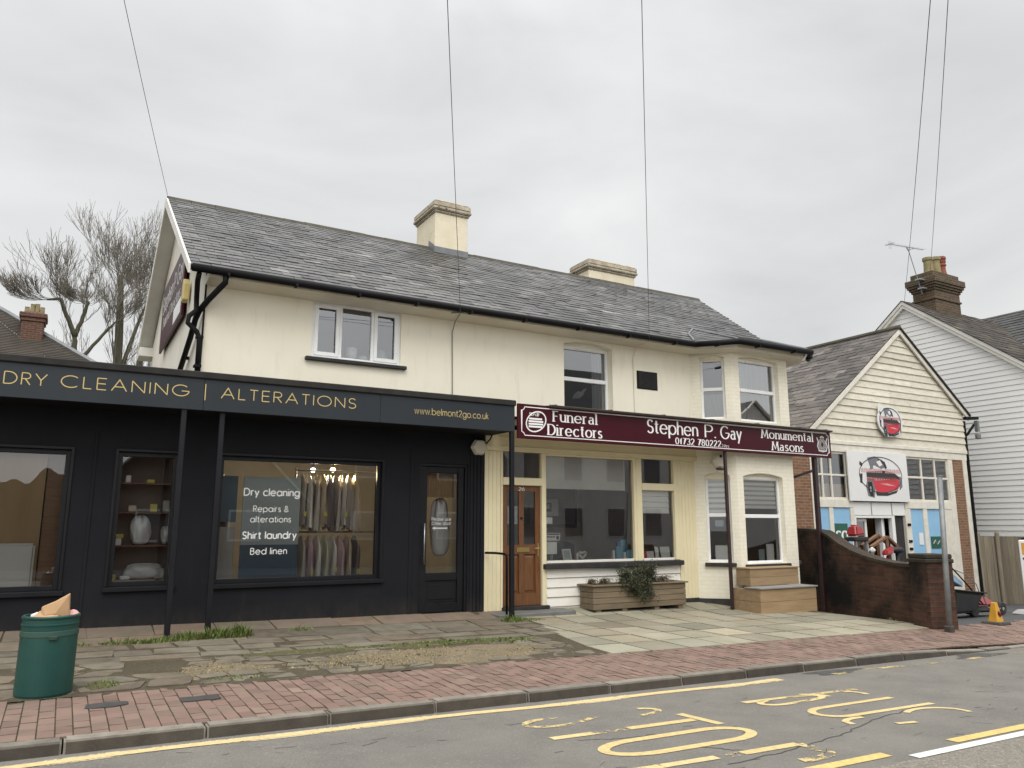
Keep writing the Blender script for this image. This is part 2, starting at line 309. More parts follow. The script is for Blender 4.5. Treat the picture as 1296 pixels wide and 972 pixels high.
# ------------------------------------------------------------------ mesh builder
def frame(o, ang):
    """local (u along the wall, w depth behind it, v up) -> world; ang = turn of the wall about Z in degrees"""
    c, s = math.cos(R(ang)), math.sin(R(ang)); ox, oy, oz = o
    return lambda p: (ox + c * p[0] - s * p[1], oy + s * p[0] + c * p[1], oz + p[2])
class MB:
    def __init__(self, T=None): self.v, self.f, self.c, self.T = [], [], [], T
    def add(self, vs, fs, col=(1, 1, 1)):
        n = len(self.v)
        self.v += [tuple(self.T(p)) if self.T else tuple(p) for p in vs]
        for f in fs: self.f.append([i + n for i in f]); self.c.append(col)
        return self
    def quad(self, a, b, c, d, col=(1, 1, 1)): return self.add([a, b, c, d], [(0, 1, 2, 3)], col)
    def poly(self, pts, col=(1, 1, 1)): return self.add(pts, [tuple(range(len(pts)))], col)
    def box(self, x0, x1, y0, y1, z0, z1, col=(1, 1, 1)):
        return self.add([(x0, y0, z0), (x1, y0, z0), (x1, y1, z0), (x0, y1, z0), (x0, y0, z1), (x1, y0, z1), (x1, y1, z1), (x0, y1, z1)],
                        [(0, 3, 2, 1), (4, 5, 6, 7), (0, 1, 5, 4), (1, 2, 6, 5), (2, 3, 7, 6), (3, 0, 4, 7)], col)
    def hexa(self, lo, hi, col=(1, 1, 1)):
        """lo, hi: four points each, same turning direction"""
        return self.add(list(lo) + list(hi), [(0, 3, 2, 1), (4, 5, 6, 7), (0, 1, 5, 4), (1, 2, 6, 5), (2, 3, 7, 6), (3, 0, 4, 7)], col)
    def beam(self, a, b, w, h, col=(1, 1, 1), up=(0, 0, 1)):
        a, b, up = Vector(a), Vector(b), Vector(up)
        d = (b - a).normalized(); s = d.cross(up)
        if s.length < 1e-4: s = d.cross(Vector((0, 1, 0)))
        s.normalize(); t = s.cross(d)
        q = lambda p: [p - s * w / 2 - t * h / 2, p + s * w / 2 - t * h / 2, p + s * w / 2 + t * h / 2, p - s * w / 2 + t * h / 2]
        return self.hexa(q(a), q(b), col)
    def prism(self, pts, d, col=(1, 1, 1)):
        """flat outline (3D points) pushed along the vector d"""
        n = len(pts); d = Vector(d); up = [tuple(Vector(p) + d) for p in pts]
        return self.add(list(pts) + up, [tuple(range(n))[::-1], tuple(range(n, 2 * n))] + [(i, (i + 1) % n, n + (i + 1) % n, n + i) for i in range(n)], col)
    def tube(self, pts, r, n=8, cap=True, col=(1, 1, 1)):
        pts = [Vector(p) for p in pts]; k = len(pts)
        rs = r if isinstance(r, (list, tuple)) else [r] * k
        vs, fs = [], []; ref = None
        for i, p in enumerate(pts):
            t = (pts[min(i + 1, k - 1)] - pts[max(i - 1, 0)]).normalized()
            if ref is None:
                ref = Vector((0, 0, 1)) if abs(t.z) < .9 else Vector((1, 0, 0))
            s = t.cross(ref).normalized(); ref = s.cross(t).normalized()
            for j in range(n):
                a = 2 * math.pi * j / n
                vs.append(p + (s * math.cos(a) + ref * math.sin(a)) * rs[i])
        for i in range(k - 1):
            for j in range(n): fs.append((i * n + j, i * n + (j + 1) % n, (i + 1) * n + (j + 1) % n, (i + 1) * n + j))
        if cap: fs += [tuple(range(n))[::-1], tuple(range((k - 1) * n, k * n))]
        return self.add(vs, fs, col)
    def lathe(self, prof, c=(0, 0, 0), n=24, sx=1, sy=1, col=(1, 1, 1), lean=(0, 0)):
        vs, fs = [], []; k = len(prof)
        for r, z in prof:
            for j in range(n):
                a = 2 * math.pi * j / n
                vs.append((c[0] + r * sx * math.cos(a) + lean[0] * z, c[1] + r * sy * math.sin(a) + lean[1] * z, c[2] + z))
        for i in range(k - 1):
            for j in range(n): fs.append((i * n + j, i * n + (j + 1) % n, (i + 1) * n + (j + 1) % n, (i + 1) * n + j))
        if prof[0][0] > 1e-4: fs.append(tuple(range(n))[::-1])
        if prof[-1][0] > 1e-4: fs.append(tuple(range((k - 1) * n, k * n)))
        return self.add(vs, fs, col)
    def sheet(self, fn, nu, nv, col=(1, 1, 1)):
        vs = [fn(i / nu, j / nv) for j in range(nv + 1) for i in range(nu + 1)]
        fs = [(j * (nu + 1) + i, j * (nu + 1) + i + 1, (j + 1) * (nu + 1) + i + 1, (j + 1) * (nu + 1) + i) for j in range(nv) for i in range(nu)]
        return self.add(vs, fs, col)
    def each(self, name, mt, parent=None, **k):
        par = list(range(len(self.v)))
        def find(i):
            while par[i] != i: par[i] = par[par[i]]; i = par[i]
            return i
        for f in self.f:
            for i in f[1:]: par[find(i)] = find(f[0])
        groups = {}
        for f, c in zip(self.f, self.c): groups.setdefault(find(f[0]), []).append((f, c))
        out = []
        for fs in groups.values():
            m = MB(); idx = {}
            for f, c in fs:
                for i in f:
                    if i not in idx: idx[i] = len(m.v); m.v.append(self.v[i])
                m.f.append([idx[i] for i in f]); m.c.append(c)
            out.append(m.build(name, mt, parent, **k))
        return out
    def build(self, name, mt, parent=None, smooth=False, bevel=0, seg=1, kind=None):
        off = wpos(parent)
        me = bpy.data.meshes.new(name)
        me.from_pydata([tuple(Vector(p) - off) for p in self.v], [], self.f)
        ca = me.color_attributes.new('Col', 'FLOAT_COLOR', 'CORNER'); uv = me.uv_layers.new(name='UVMap')
        up = Vector((0, 0, 1))
        for pi, p in enumerate(me.polygons):
            n = p.normal
            if abs(n.z) < .97: t = up.cross(n).normalized()
            else: t = Vector((1, 0, 0))
            v = n.cross(t)
            for li in p.loop_indices:
                w = Vector(self.v[me.loops[li].vertex_index])
                ca.data[li].color = (*self.c[pi], 1); uv.data[li].uv = (w.dot(t), w.dot(v))
            p.use_smooth = smooth
        if bevel:
            bm = bmesh.new(); bm.from_mesh(me)
            bmesh.ops.remove_doubles(bm, verts=bm.verts, dist=1e-5)
            es = [e for e in bm.edges if len(e.link_faces) == 2 and e.calc_face_angle(0) > .5]
            bmesh.ops.bevel(bm, geom=es, offset=bevel, segments=seg, affect='EDGES', clamp_overlap=True)
            bm.to_mesh(me); bm.free()
        me.materials.append(mt if not isinstance(mt, str) else M[mt])
        o = bpy.data.objects.new(name, me); COL.objects.link(o)
        if parent: o.parent = parent
        if kind: o['kind'] = kind
        return o
def wpos(o):
    v = Vector((0, 0, 0))
    while o is not None: v += Vector(o.location); o = o.parent
    return v
def tag(o, label, cat, group=None, kind=None):
    o['label'] = label; o['category'] = cat
    if group: o['group'] = group
    if kind: o['kind'] = kind
    return o
def thing(name, label, cat, loc=(0, 0, 0), group=None):
    o = bpy.data.objects.new(name, None); COL.objects.link(o); o.location = loc; o.empty_display_size = .1
    return tag(o, label, cat, group)
def copy_tree(o, parent=None):
    c = o.copy(); COL.objects.link(c)
    if parent: c.parent = parent
    for ch in [x for x in COL.objects if x.parent == o]: copy_tree(ch, c)
    return c
def lerp(a, b, t): return a + (b - a) * t

# wall sheet with rectangular openings and their reveals, in local (u, w, v)
def wall(mb, u0, u1, v0, v1, holes, w=0, depth=.12, col=(1, 1, 1)):
    us = sorted({u0, u1, *[h[0] for h in holes], *[h[1] for h in holes]}); vs = sorted({v0, v1, *[h[2] for h in holes], *[h[3] for h in holes]})
    us = [x for x in us if u0 <= x <= u1]; vs = [x for x in vs if v0 <= x <= v1]
    for i in range(len(us) - 1):
        for j in range(len(vs) - 1):
            cu, cv = (us[i] + us[i + 1]) / 2, (vs[j] + vs[j + 1]) / 2
            if any(h[0] < cu < h[1] and h[2] < cv < h[3] for h in holes): continue
            mb.quad((us[i], w, vs[j]), (us[i + 1], w, vs[j]), (us[i + 1], w, vs[j + 1]), (us[i], w, vs[j + 1]), col)
    for a, b, c, e in [h[:4] for h in holes]:
        a_, b_, c_, e_ = max(a, u0), min(b, u1), max(c, v0), min(e, v1)
        mb.quad((a_, w, c_), (a_, w, e_), (a_, w + depth, e_), (a_, w + depth, c_), col)
        mb.quad((b_, w, c_), (b_, w + depth, c_), (b_, w + depth, e_), (b_, w, e_), col)
        mb.quad((a_, w, c_), (a_, w + depth, c_), (b_, w + depth, c_), (b_, w, c_), col)
        mb.quad((a_, w, e_), (b_, w, e_), (b_, w + depth, e_), (a_, w + depth, e_), col)
def arch(mb, u0, u1, vtop, rise, w=0, depth=.1, n=10):
    """segmental head: fills the corners of a square opening down to an arc"""
    f = lambda u: vtop - rise * (2 * (u - (u0 + u1) / 2) / (u1 - u0)) ** 2
    for i in range(n):
        a, b = lerp(u0, u1, i / n), lerp(u0, u1, (i + 1) / n)
        mb.quad((a, w, f(a)), (b, w, f(b)), (b, w, vtop), (a, w, vtop))
        mb.quad((a, w, f(a)), (a, w + depth, f(a)), (b, w + depth, f(b)), (b, w, f(b)))
def window(parent, T, u0, u1, v0, v1, w=.07, fw=.05, bars_u=(), bars_v=(), mt='upvc', glass='glass', depth=.06, bw=.05, name='window'):
    """frame mesh with one pane sheet as its child"""
    mb = MB(T)
    mb.box(u0, u0 + fw, w, w + depth, v0, v1); mb.box(u1 - fw, u1, w, w + depth, v0, v1)
    mb.box(u0 + fw, u1 - fw, w, w + depth, v0, v0 + fw); mb.box(u0 + fw, u1 - fw, w, w + depth, v1 - fw, v1)
    for b in bars_u: mb.box(b - bw / 2, b + bw / 2, w - .004, w + depth, v0 + fw, v1 - fw)
    cuts = [u0 + fw] + [x for b in bars_u for x in (b - bw / 2, b + bw / 2)] + [u1 - fw]
    for b in bars_v:
        for i in range(0, len(cuts), 2): mb.box(cuts[i], cuts[i + 1], w - .002, w + depth, b - bw / 2, b + bw / 2)
    fr = mb.build(name, mt, parent, bevel=.006)
    p = MB(T); k = w + depth * .55
    p.quad((u0 + fw * .5, k, v0 + fw * .5), (u1 - fw * .5, k, v0 + fw * .5), (u1 - fw * .5, k, v1 - fw * .5), (u0 + fw * .5, k, v1 - fw * .5))
    p.build('pane', glass, fr)
    return fr
def sash(parent, T, u0, u1, v0, v1, w, fw=.055, d=.03, mt='upvc'):
    mb = MB(T)
    mb.box(u0, u0 + fw, w, w + d, v0, v1); mb.box(u1 - fw, u1, w, w + d, v0, v1)
    mb.box(u0 + fw, u1 - fw, w, w + d, v0, v0 + fw); mb.box(u0 + fw, u1 - fw, w, w + d, v1 - fw, v1)
    return mb.build('sash', mt, parent, bevel=.006)

# ------------------------------------------------------------------ lettering: pen-stroke alphabet
def A(cx, cy, rx, ry, a0, a1, n=14): return [(cx + rx * math.cos(R(lerp(a0, a1, i / n))), cy + ry * math.sin(R(lerp(a0, a1, i / n)))) for i in range(n + 1)]
X = .7
G = {
 'A': ([[(0, 0), (.42, 1), (.84, 0)], [(.16, .36), (.68, .36)]], .84),
 'B': ([[(0, 0), (0, 1)], [(0, 1), (.26, 1)] + A(.28, .77, .23, .23, 90, -90) + [(0, .54)], [(0, .54), (.3, .54)] + A(.31, .27, .27, .27, 90, -90) + [(0, 0)]], .58),
 'C': ([A(.5, .5, .5, .5, 45, 315, 26)], .88),
 'D': ([[(0, 0), (0, 1)], [(0, 1), (.28, 1)] + A(.28, .5, .5, .5, 90, -90, 20) + [(0, 0)]], .78),
 'E': ([[(0, 0), (0, 1)], [(0, 1), (.5, 1)], [(0, .52), (.46, .52)], [(0, 0), (.5, 0)]], .5),
 'F': ([[(0, 0), (0, 1)], [(0, 1), (.5, 1)], [(0, .52), (.42, .52)]], .5),
 'G': ([A(.5, .5, .5, .5, 45, 355, 28), [(.55, .46), (1, .46)]], 1.0),
 'I': ([[(0, 0), (0, 1)]], 0), 'L': ([[(0, 1), (0, 0)], [(0, 0), (.44, 0)]], .44),
 'M': ([[(0, 0), (.12, 1)], [(.12, 1), (.46, .15), (.8, 1)], [(.8, 1), (.92, 0)]], .92),
 'N': ([[(0, 0), (0, 1)], [(0, 1), (.72, 0)], [(.72, 0), (.72, 1)]], .72),
 'O': ([A(.5, .5, .5, .5, 90, 450, 32)], 1.0),
 'P': ([[(0, 0), (0, 1)], [(0, 1), (.26, 1)] + A(.28, .74, .26, .26, 90, -90) + [(0, .48)]], .54),
 'R': ([[(0, 0), (0, 1)], [(0, 1), (.26, 1)] + A(.28, .75, .25, .25, 90, -90) + [(0, .5)], [(.22, .5), (.54, 0)]], .54),
 'S': ([A(.27, .745, .24, .245, 25, 270, 16) + A(.27, .25, .27, .25, 90, -155, 16)[1:]], .54),
 'T': ([[(.27, 0), (.27, 1)], [(0, 1), (.54, 1)]], .54),
 'U': ([[(0, 1), (0, .34)] + A(.33, .33, .33, .33, 180, 360) + [(.66, 1)]], .66),
 'H': ([[(0, 0), (0, 1)], [(.66, 0), (.66, 1)], [(0, .52), (.66, .52)]], .66),
 'Y': ([[(0, 1), (.36, .46), (.72, 1)], [(.36, .46), (.36, 0)]], .72),
 'a': ([A(.35, .35, .35, .35, 0, 360, 24), [(.7, X), (.7, 0)]], .7),
 'b': ([[(0, 1.05), (0, 0)], A(.35, .35, .35, .35, 180, 540, 24)], .7),
 'c': ([A(.35, .35, .35, .35, 45, 315, 20)], .6),
 'd': ([A(.35, .35, .35, .35, 0, 360, 24), [(.7, 1.05), (.7, 0)]], .7),
 'e': ([[(.02, .37), (.7, .37)], A(.35, .35, .35, .35, 0, 320, 22)], .7),
 'f': ([[(.12, 0), (.12, .8)] + A(.32, .82, .2, .2, 180, 80, 8), [(0, X), (.32, X)]], .34),
 'g': ([A(.35, .35, .35, .35, 0, 360, 24), [(.7, X), (.7, -.05)] + A(.36, -.05, .34, .28, 0, -160, 12)], .7),
 'h': ([[(0, 1.05), (0, 0)], [(0, .4)] + A(.25, .42, .25, .28, 180, 0, 12) + [(.5, 0)]], .5),
 'i': ([[(0, X), (0, 0)], [(0, .92), (0, 1.0)]], 0), 'k': ([[(0, 1.05), (0, 0)], [(.42, X), (0, .33)], [(.12, .43), (.46, 0)]], .46),
 'l': ([[(0, 1.05), (0, 0)]], 0),
 'm': ([[(0, X), (0, 0)], [(0, .42)] + A(.21, .45, .21, .25, 180, 0, 12) + [(.42, 0)], [(.42, .42)] + A(.63, .45, .21, .25, 180, 0, 12) + [(.84, 0)]], .84),
 'n': ([[(0, X), (0, 0)], [(0, .4)] + A(.25, .42, .25, .28, 180, 0, 12) + [(.5, 0)]], .5),
 'o': ([A(.35, .35, .35, .35, 90, 450, 24)], .7),
 'p': ([[(0, X), (0, -.32)], A(.35, .35, .35, .35, 180, 540, 24)], .7),
 'r': ([[(0, X), (0, 0)], [(0, .4)] + A(.24, .43, .24, .27, 180, 70, 8)], .32),
 's': ([A(.19, .525, .165, .175, 25, 270, 12) + A(.19, .175, .19, .175, 90, -155, 12)[1:]], .38),
 't': ([[(.14, .95), (.14, .12), (.2, .03), (.34, .03)], [(-.04, X), (.34, X)]], .32),
 'u': ([[(0, X), (0, .25)] + A(.25, .25, .25, .25, 180, 360, 12) + [(.5, X)], [(.5, X), (.5, 0)]], .5),
 'w': ([[(0, X), (.2, 0), (.4, X), (.6, 0), (.8, X)]], .8), 'x': ([[(0, X), (.46, 0)], [(.46, X), (0, 0)]], .46),
 'y': ([[(0, X), (.27, 0)], [(.54, X), (.14, -.32)]], .54),
 '0': ([A(.28, .5, .28, .5, 90, 450, 24)], .56), '1': ([[(.0, .82), (.18, 1), (.18, 0)]], .3),
 '2': ([A(.27, .73, .26, .27, 165, -25, 12) + [(0, 0), (.55, 0)]], .55),
 '3': ([A(.26, .75, .24, .25, 150, -90, 12), A(.26, .25, .28, .25, 90, -150, 12)], .54),
 '4': ([[(.4, 0), (.4, 1), (0, .28), (.56, .28)]], .56),
 '5': ([[(.5, 1), (.12, 1), (.07, .58)] + A(.26, .32, .28, .31, 120, -140, 14)], .54),
 '6': ([[(.42, 1), (.06, .45)], A(.29, .3, .29, .3, 0, 360, 20)], .58),
 '7': ([[(0, 1), (.54, 1), (.16, 0)]], .54), '8': ([A(.27, .76, .22, .23, 90, 450, 20), A(.27, .27, .27, .27, 90, 450, 20)], .54),
 '.': ([[(0, .0), (0, .09)]], .04), '|': ([[(0, -.2), (0, 1.2)]], 0), ' ': ([], .22),
 '&': ([[(.7, 0), (.16, .68)] + A(.3, .8, .19, .2, 205, -30, 10) + [(.1, .36)] + A(.28, .25, .26, .25, 160, 330, 10) + [(.66, .42)]], .7),
}
SERIF_A = ([A(.26, .47, .2, .2, 150, 0, 8) + [(.46, .1), (.56, 0)], A(.24, .2, .22, .2, 60, 330, 14)], .56)
def glyph(ch, font):
    if ch == 'a' and font != 'geo': return SERIF_A
    return G[ch]
def stroke(mb, pts, put, wf, lift):
    """one pen stroke as a ribbon; wf(dx, dy) gives its width along a direction"""
    n = len(pts); L, Rr = [], []
    for i in range(n):
        a, b = pts[max(i - 1, 0)], pts[min(i + 1, n - 1)]
        dx, dy = b[0] - a[0], b[1] - a[1]; q = math.hypot(dx, dy) or 1; dx /= q; dy /= q
        k = 1.0
        if 0 < i < n - 1:
            e = (pts[i][0] - a[0], pts[i][1] - a[1]); qe = math.hypot(*e) or 1
            k = 1 / max(.45, abs((e[0] * dx + e[1] * dy) / qe))
        w = wf(dx, dy) / 2 * k
        ext = 0
        L.append((pts[i][0] - dy * w, pts[i][1] + dx * w)); Rr.append((pts[i][0] + dy * w, pts[i][1] - dx * w))
    for i in range(n - 1):
        mb.quad(put(*L[i], lift), put(*Rr[i], lift), put(*Rr[i + 1], lift), put(*L[i + 1], lift))
def write(mb, s, x0, x1, z, h, y, font='geo', wt=.1, track=.2, put=None, lift=.003):
    """set s between x0 and x1 on the wall y (facing -Y); cap height h, baseline z"""
    adv, tot = [], 0
    for ch in s:
        adv.append(tot); w = glyph(ch, font)[1]; tot += w + track + (.12 if font == 'serif' and ch in 'iIl' else 0)
    tot -= track
    sx = (x1 - x0) / tot / h
    P0 = put or (lambda u, v, l: (x0 + u, y - l, z + v))
    if font == 'geo': wf = lambda dx, dy: wt * h
    elif font == 'serif': wf = lambda dx, dy: h * lerp(.075, wt, abs(dy) ** 1.3)
    else: wf = lambda dx, dy: h * lerp(.07, wt, abs(dy))
    k = 0
    for ch, a in zip(s, adv):
        for st in glyph(ch, font)[0]:
            pts = [((a + p[0]) * sx * h, p[1] * h) for p in st]
            stroke(mb, pts, P0, wf, lift + k * .00025); k = (k + 1) % 7
            if font == 'serif':
                for (p, q) in ((st[0], st[1]), (st[-1], st[-2])):
                    if abs(p[0] - q[0]) < .13 and abs(p[1] - q[1]) > .3 and ch not in '0123456789.&|':
                        lo = .16; ro = .03 if p[1] > .6 and ch in 'nmruilhbkpF' else .16
                        stroke(mb, [((a + p[0] - lo) * sx * h, p[1] * h), ((a + p[0] + ro + .02) * sx * h, p[1] * h)], P0, lambda dx, dy: .075 * h, lift + k * .00025); k = (k + 1) % 7
    return mb

# ------------------------------------------------------------------ levels of the ground (the street falls gently to the right)
SL = .0165
def gz(x, y):
    if y >= 10.66: z = -1.37 + min(y - 10.66, .76) * .132
    else: z = -1.37 - .015 * (10.66 - y)
    z -= SL * x
    if x > 12.6 and y > 7.9:
        z = -1.37 - .015 * (10.66 - 7.9) - SL * x - .085 * (y - 7.9) * min(1, (x - 12.6) / 1.0)
    return z
def rz(x, y): return -1.512 - SL * x + .02 * (6.3 - max(y, 2.6)) - .02 * max(0, 2.6 - y)
# ================================================================== SETTING: ground, road, pavement
rnd = random.Random(11)
def grid_sheet(xs, ys, zf): 
    mb = MB()
    vs = [(x, y, zf(x, y)) for y in ys for x in xs]; n = len(xs)
    mb.add(vs, [(j * n + i, j * n + i + 1, (j + 1) * n + i + 1, (j + 1) * n + i) for j in range(len(ys) - 1) for i in range(n - 1)])
    return mb
far = MB(); far.quad((-400, -400, -4.2), (400, -400, -4.2), (400, 400, -4.2), (-400, 400, -4.2)); far.build('ground', 'ground', kind='structure')
xs = [-45, -20, -6, 0, 6, 12, 12.6, 13.2, 13.6, 14, 16, 18, 20, 22, 24, 26, 30, 45, 70]
grid_sheet(xs, [7.62, 7.9, 8.5, 9.5, 10.66, 11.42, 13, 15, 20, 40, 80], lambda x, y: gz(x, min(y, 14)) - .022).build('earth', 'ground', kind='structure')
grid_sheet([-45, -20, 0, 20, 40, 70], [3.44, 5, 6.32], rz).build('road', 'asphalt', kind='structure')
grid_sheet([-45, -20, 0, 20, 40, 70], [-3.0, 0, 2.6, 3.44], rz).build('road_far_lane', 'asphalt_light', kind='structure')
grid_sheet([-45, -20, 0, 20, 40, 70], [-7.0, -3.0], lambda x, y: rz(x, -3) + .1).build('far_pavement', 'asphalt_yard', kind='structure')
mb = MB(); mb.add([(x, -3.0, rz(x, -3) + h) for x in (-45, 70) for h in (-.05, .1)], [(0, 2, 3, 1)]); mb.build('far_kerb', 'kerb', kind='structure')

def kh(x): return 1 - .78 * min(1, max(0, (x - 9.6) / 1.7))        # the kerb drops for the driveway
def ktop(x): return .008 * kh(x) + rz(x, 6.3) + (gz(x, 6.4) - rz(x, 6.3)) * kh(x)
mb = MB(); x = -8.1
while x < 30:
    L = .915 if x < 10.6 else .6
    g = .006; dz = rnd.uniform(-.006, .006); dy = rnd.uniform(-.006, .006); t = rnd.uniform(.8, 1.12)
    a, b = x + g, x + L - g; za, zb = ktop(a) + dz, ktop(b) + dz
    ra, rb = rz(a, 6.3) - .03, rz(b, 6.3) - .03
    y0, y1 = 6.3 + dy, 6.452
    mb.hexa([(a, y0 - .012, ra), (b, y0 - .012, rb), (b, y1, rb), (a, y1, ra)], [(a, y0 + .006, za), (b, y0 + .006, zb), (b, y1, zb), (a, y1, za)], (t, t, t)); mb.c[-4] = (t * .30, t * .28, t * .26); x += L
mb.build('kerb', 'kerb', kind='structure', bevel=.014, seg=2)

def pz(x, y):
    k = min(1, max(0, (x - 10.6) / 1.6)); t = min(1, max(0, (y - 6.45) / 1.2))
    return lerp(gz(x, y), lerp(rz(x, 6.3) + .03, gz(x, 7.65), t), k)
grid_sheet([i * .5 for i in range(-12, 57)], [6.44, 7.0, 7.7, 7.86], lambda x, y: pz(x, y) - .008).build('pavement_bed', 'joint', kind='structure')
mb = MB(); W_ = .113; L_ = .205; x = -5.0; c = 0
while x < 27:
    off = (c % 2) * L_ / 2 + rnd.uniform(-.006, .006); y = 6.456 - off
    hump = .0
    ytop = 7.70 + .05 * math.sin(x * 1.7) + rnd.choice((0, .05, .1))
    while y < ytop:
        y0, y1 = max(y, 6.456), min(y + L_, 7.82)
        if y1 - y0 > .03:
            g = .0048; a, b = x + g, x + W_ - g; p, q = y0 + g, y1 - g
            dz = rnd.gauss(0, .0016); tx, ty = rnd.gauss(0, .0014), rnd.gauss(0, .0014)
            t = rnd.gauss(1, .085); w = rnd.gauss(0, .03)
            top = [(a, p, pz(a, p) + dz - tx - ty), (b, p, pz(b, p) + dz + tx - ty), (b, q, pz(b, q) + dz + tx + ty), (a, q, pz(a, q) + dz - tx + ty)]
            lo = [(v[0], v[1], v[2] - .03) for v in top]
            mb.hexa(lo, top, (t, t * (1 + w), t * (1 + w * .8)))
        y += L_
    x += W_; c += 1
mb.build('brick_pavement', 'paver', kind='structure')

# old flagstone forecourt
xs = [i * .15 for i in range(-38, 46)]; ys = [7.74 + i * .124 for i in range(31)]
grid_sheet(xs, ys, lambda x, y: gz(x, y) + .001 + .005 * math.sin(x * 5.3 + y * 3) * math.sin(y * 7 + x * 1.7)).build('forecourt_soil', 'joint', kind='structure')
def slant(y): return 5.71 + (y - 7.7) * .225
def bare(x, y): return ((x - 4.0) / 1.32) ** 2 + ((y - 8.5) / .58) ** 2
mb = MB(); mp_ = MB()
def stone(mb, pts, h, t, w=0):
    top = [(x, y, gz(x, y) + h + rnd.uniform(-.003, .003)) for x, y in pts]
    n = len(pts)
    mb.add([(x, y, z - .04) for x, y, z in top] + top, [tuple(range(n, 2 * n))] + [(i, (i + 1) % n, n + (i + 1) % n, n + i) for i in range(n)], (t, t * (1 + w), t * (1 + w * 1.5)))
rows = [(10.92, 11.40, 1), (10.42, 10.9, 1), (10.02, 10.4, 0), (9.62, 10.0, 0), (9.3, 9.6, 0)]
for y0, y1, pink in rows:
    x = -5.2 + rnd.uniform(0, .4)
    while x < 6.4:
        l = rnd.uniform(.62, .95) if pink else rnd.uniform(.38, .8)
        g = rnd.uniform(.006, .012) if pink else rnd.uniform(.010, .022); j = .012 if pink else .03
        xe = min(x + l, slant((y0 + y1) / 2) + .1)
        if xe - x > .15 and not (y1 < 9.65 and bare((x + xe) / 2, y0) < 1.2) and not (not pink and rnd.random() < .04):
            q = lambda a, b: (a + rnd.uniform(-j, j), b + rnd.uniform(-j, j))
            pts = [q(x + g, y0 + g), q(xe - g, y0 + g), q(xe - g, y1 - g), q(x + g, y1 - g)]
            pinkish = pink and (y0 > 10.9 or x < 1.2)
            stone(mp_ if pinkish else mb, pts, .004 + rnd.uniform(0, .008), rnd.gauss(1, .10), rnd.gauss(0, .03))
        x += l
# crazy paving of broken pieces
def crazy(cs, x0, x1, y0, y1, keep):
    ny = max(1, int((y1 - y0) / cs)); nx = max(1, int((x1 - x0) / (cs * 1.35)))
    P = {}
    for j in range(ny + 1):
        for i in range(nx + 1):
            P[i, j] = (lerp(x0, x1, i / nx) + rnd.uniform(-.3, .3) * cs * (0 < i < nx) + (j % 2) * .3 * cs, lerp(y0, y1, j / ny) + rnd.uniform(-.26, .26) * cs * (0 < j < ny))
    for j in range(ny):
        for i in range(nx):
            q = [P[i, j], P[i + 1, j], P[i + 1, j + 1], P[i, j + 1]]
            cx, cy = sum(p[0] for p in q) / 4, sum(p[1] for p in q) / 4
            b = bare(cx, cy)
            if b < .75 or rnd.random() > keep(cx, cy) or cx > slant(cy) - .05: continue
            tri = rnd.random() < .22
            parts = [[q[0], q[1], q[2]], [q[0], q[2], q[3]]] if tri else [q]
            for pt in parts:
                mx, my = sum(p[0] for p in pt) / len(pt), sum(p[1] for p in pt) / len(pt)
                k = 1 - rnd.uniform(.08, .16)
                out = []
                m = len(pt)
                for a in range(m):
                    p, nx_ = pt[a], pt[(a + 1) % m]
                    for f in ((.14, .86)):
                        out.append((mx + (lerp(p[0], nx_[0], f) - mx) * k * rnd.uniform(.96, 1.03), my + (lerp(p[1], nx_[1], f) - my) * k * rnd.uniform(.96, 1.03)))
                stone(mb, out, .002 + rnd.uniform(0, .012), rnd.gauss(1.02, .12), rnd.gauss(0, .03))
crazy(.34, -5.0, 1.15, 7.84, 9.28, lambda x, y: .93)
crazy(.21, 1.2, 5.7, 7.84, 9.28, lambda x, y: .85 if bare(x, y) > .95 else .45)
mb.build('flagstones', 'flag', kind='structure'); mp_.build('wall_side_slabs', 'flag_pink', kind='structure')
# bare patch of grit and dead moss, with green moss along its back edge
def patch(name, m, cx, cy, rx, ry, h, ph=0, n=28):
    mb = MB()
    vs = [(cx, cy, gz(cx, cy) + h)]; fs = []; K = 6
    for k in range(1, K + 1):
        for i in range(n):
            a = 2 * math.pi * i / n; w = 1 + .13 * math.sin(3 * a + ph) + .09 * math.sin(7 * a + 2 * ph) + .06 * math.sin(13 * a)
            x, y = cx + rx * w * math.cos(a) * k / K, cy + ry * w * math.sin(a) * k / K
            vs.append((x, y, gz(x, y) + h * (1 - (k / K) ** 3 * 1.1) + .004 * math.sin(x * 19) * math.sin(y * 23) * (k < K)))
    for i in range(n): fs.append((0, 1 + i, 1 + (i + 1) % n))
    for k in range(K - 1):
        for i in range(n): fs.append((1 + k * n + i, 1 + (k + 1) * n + i, 1 + (k + 1) * n + (i + 1) % n, 1 + k * n + (i + 1) % n))
    mb.add(vs, fs); return mb.build(name, m, kind='structure', smooth=True)
patch('gravel', 'gravel', 4.05, 8.48, 1.5, .56, .022)
patch('gravel', 'gravel', 1.55, 8.5, .5, .42, .012, 2)
patch('moss', 'moss', 4.2, 9.2, 1.3, .13, .02, 1)
patch('moss', 'moss', 2.6, 9.22, .8, .12, .025, 3)
patch('moss', 'moss', .42, 8.12, .13, .2, .03, 2, 20)
patch('moss', 'moss', -.75, 8.1, .16, .18, .02, 5, 20)
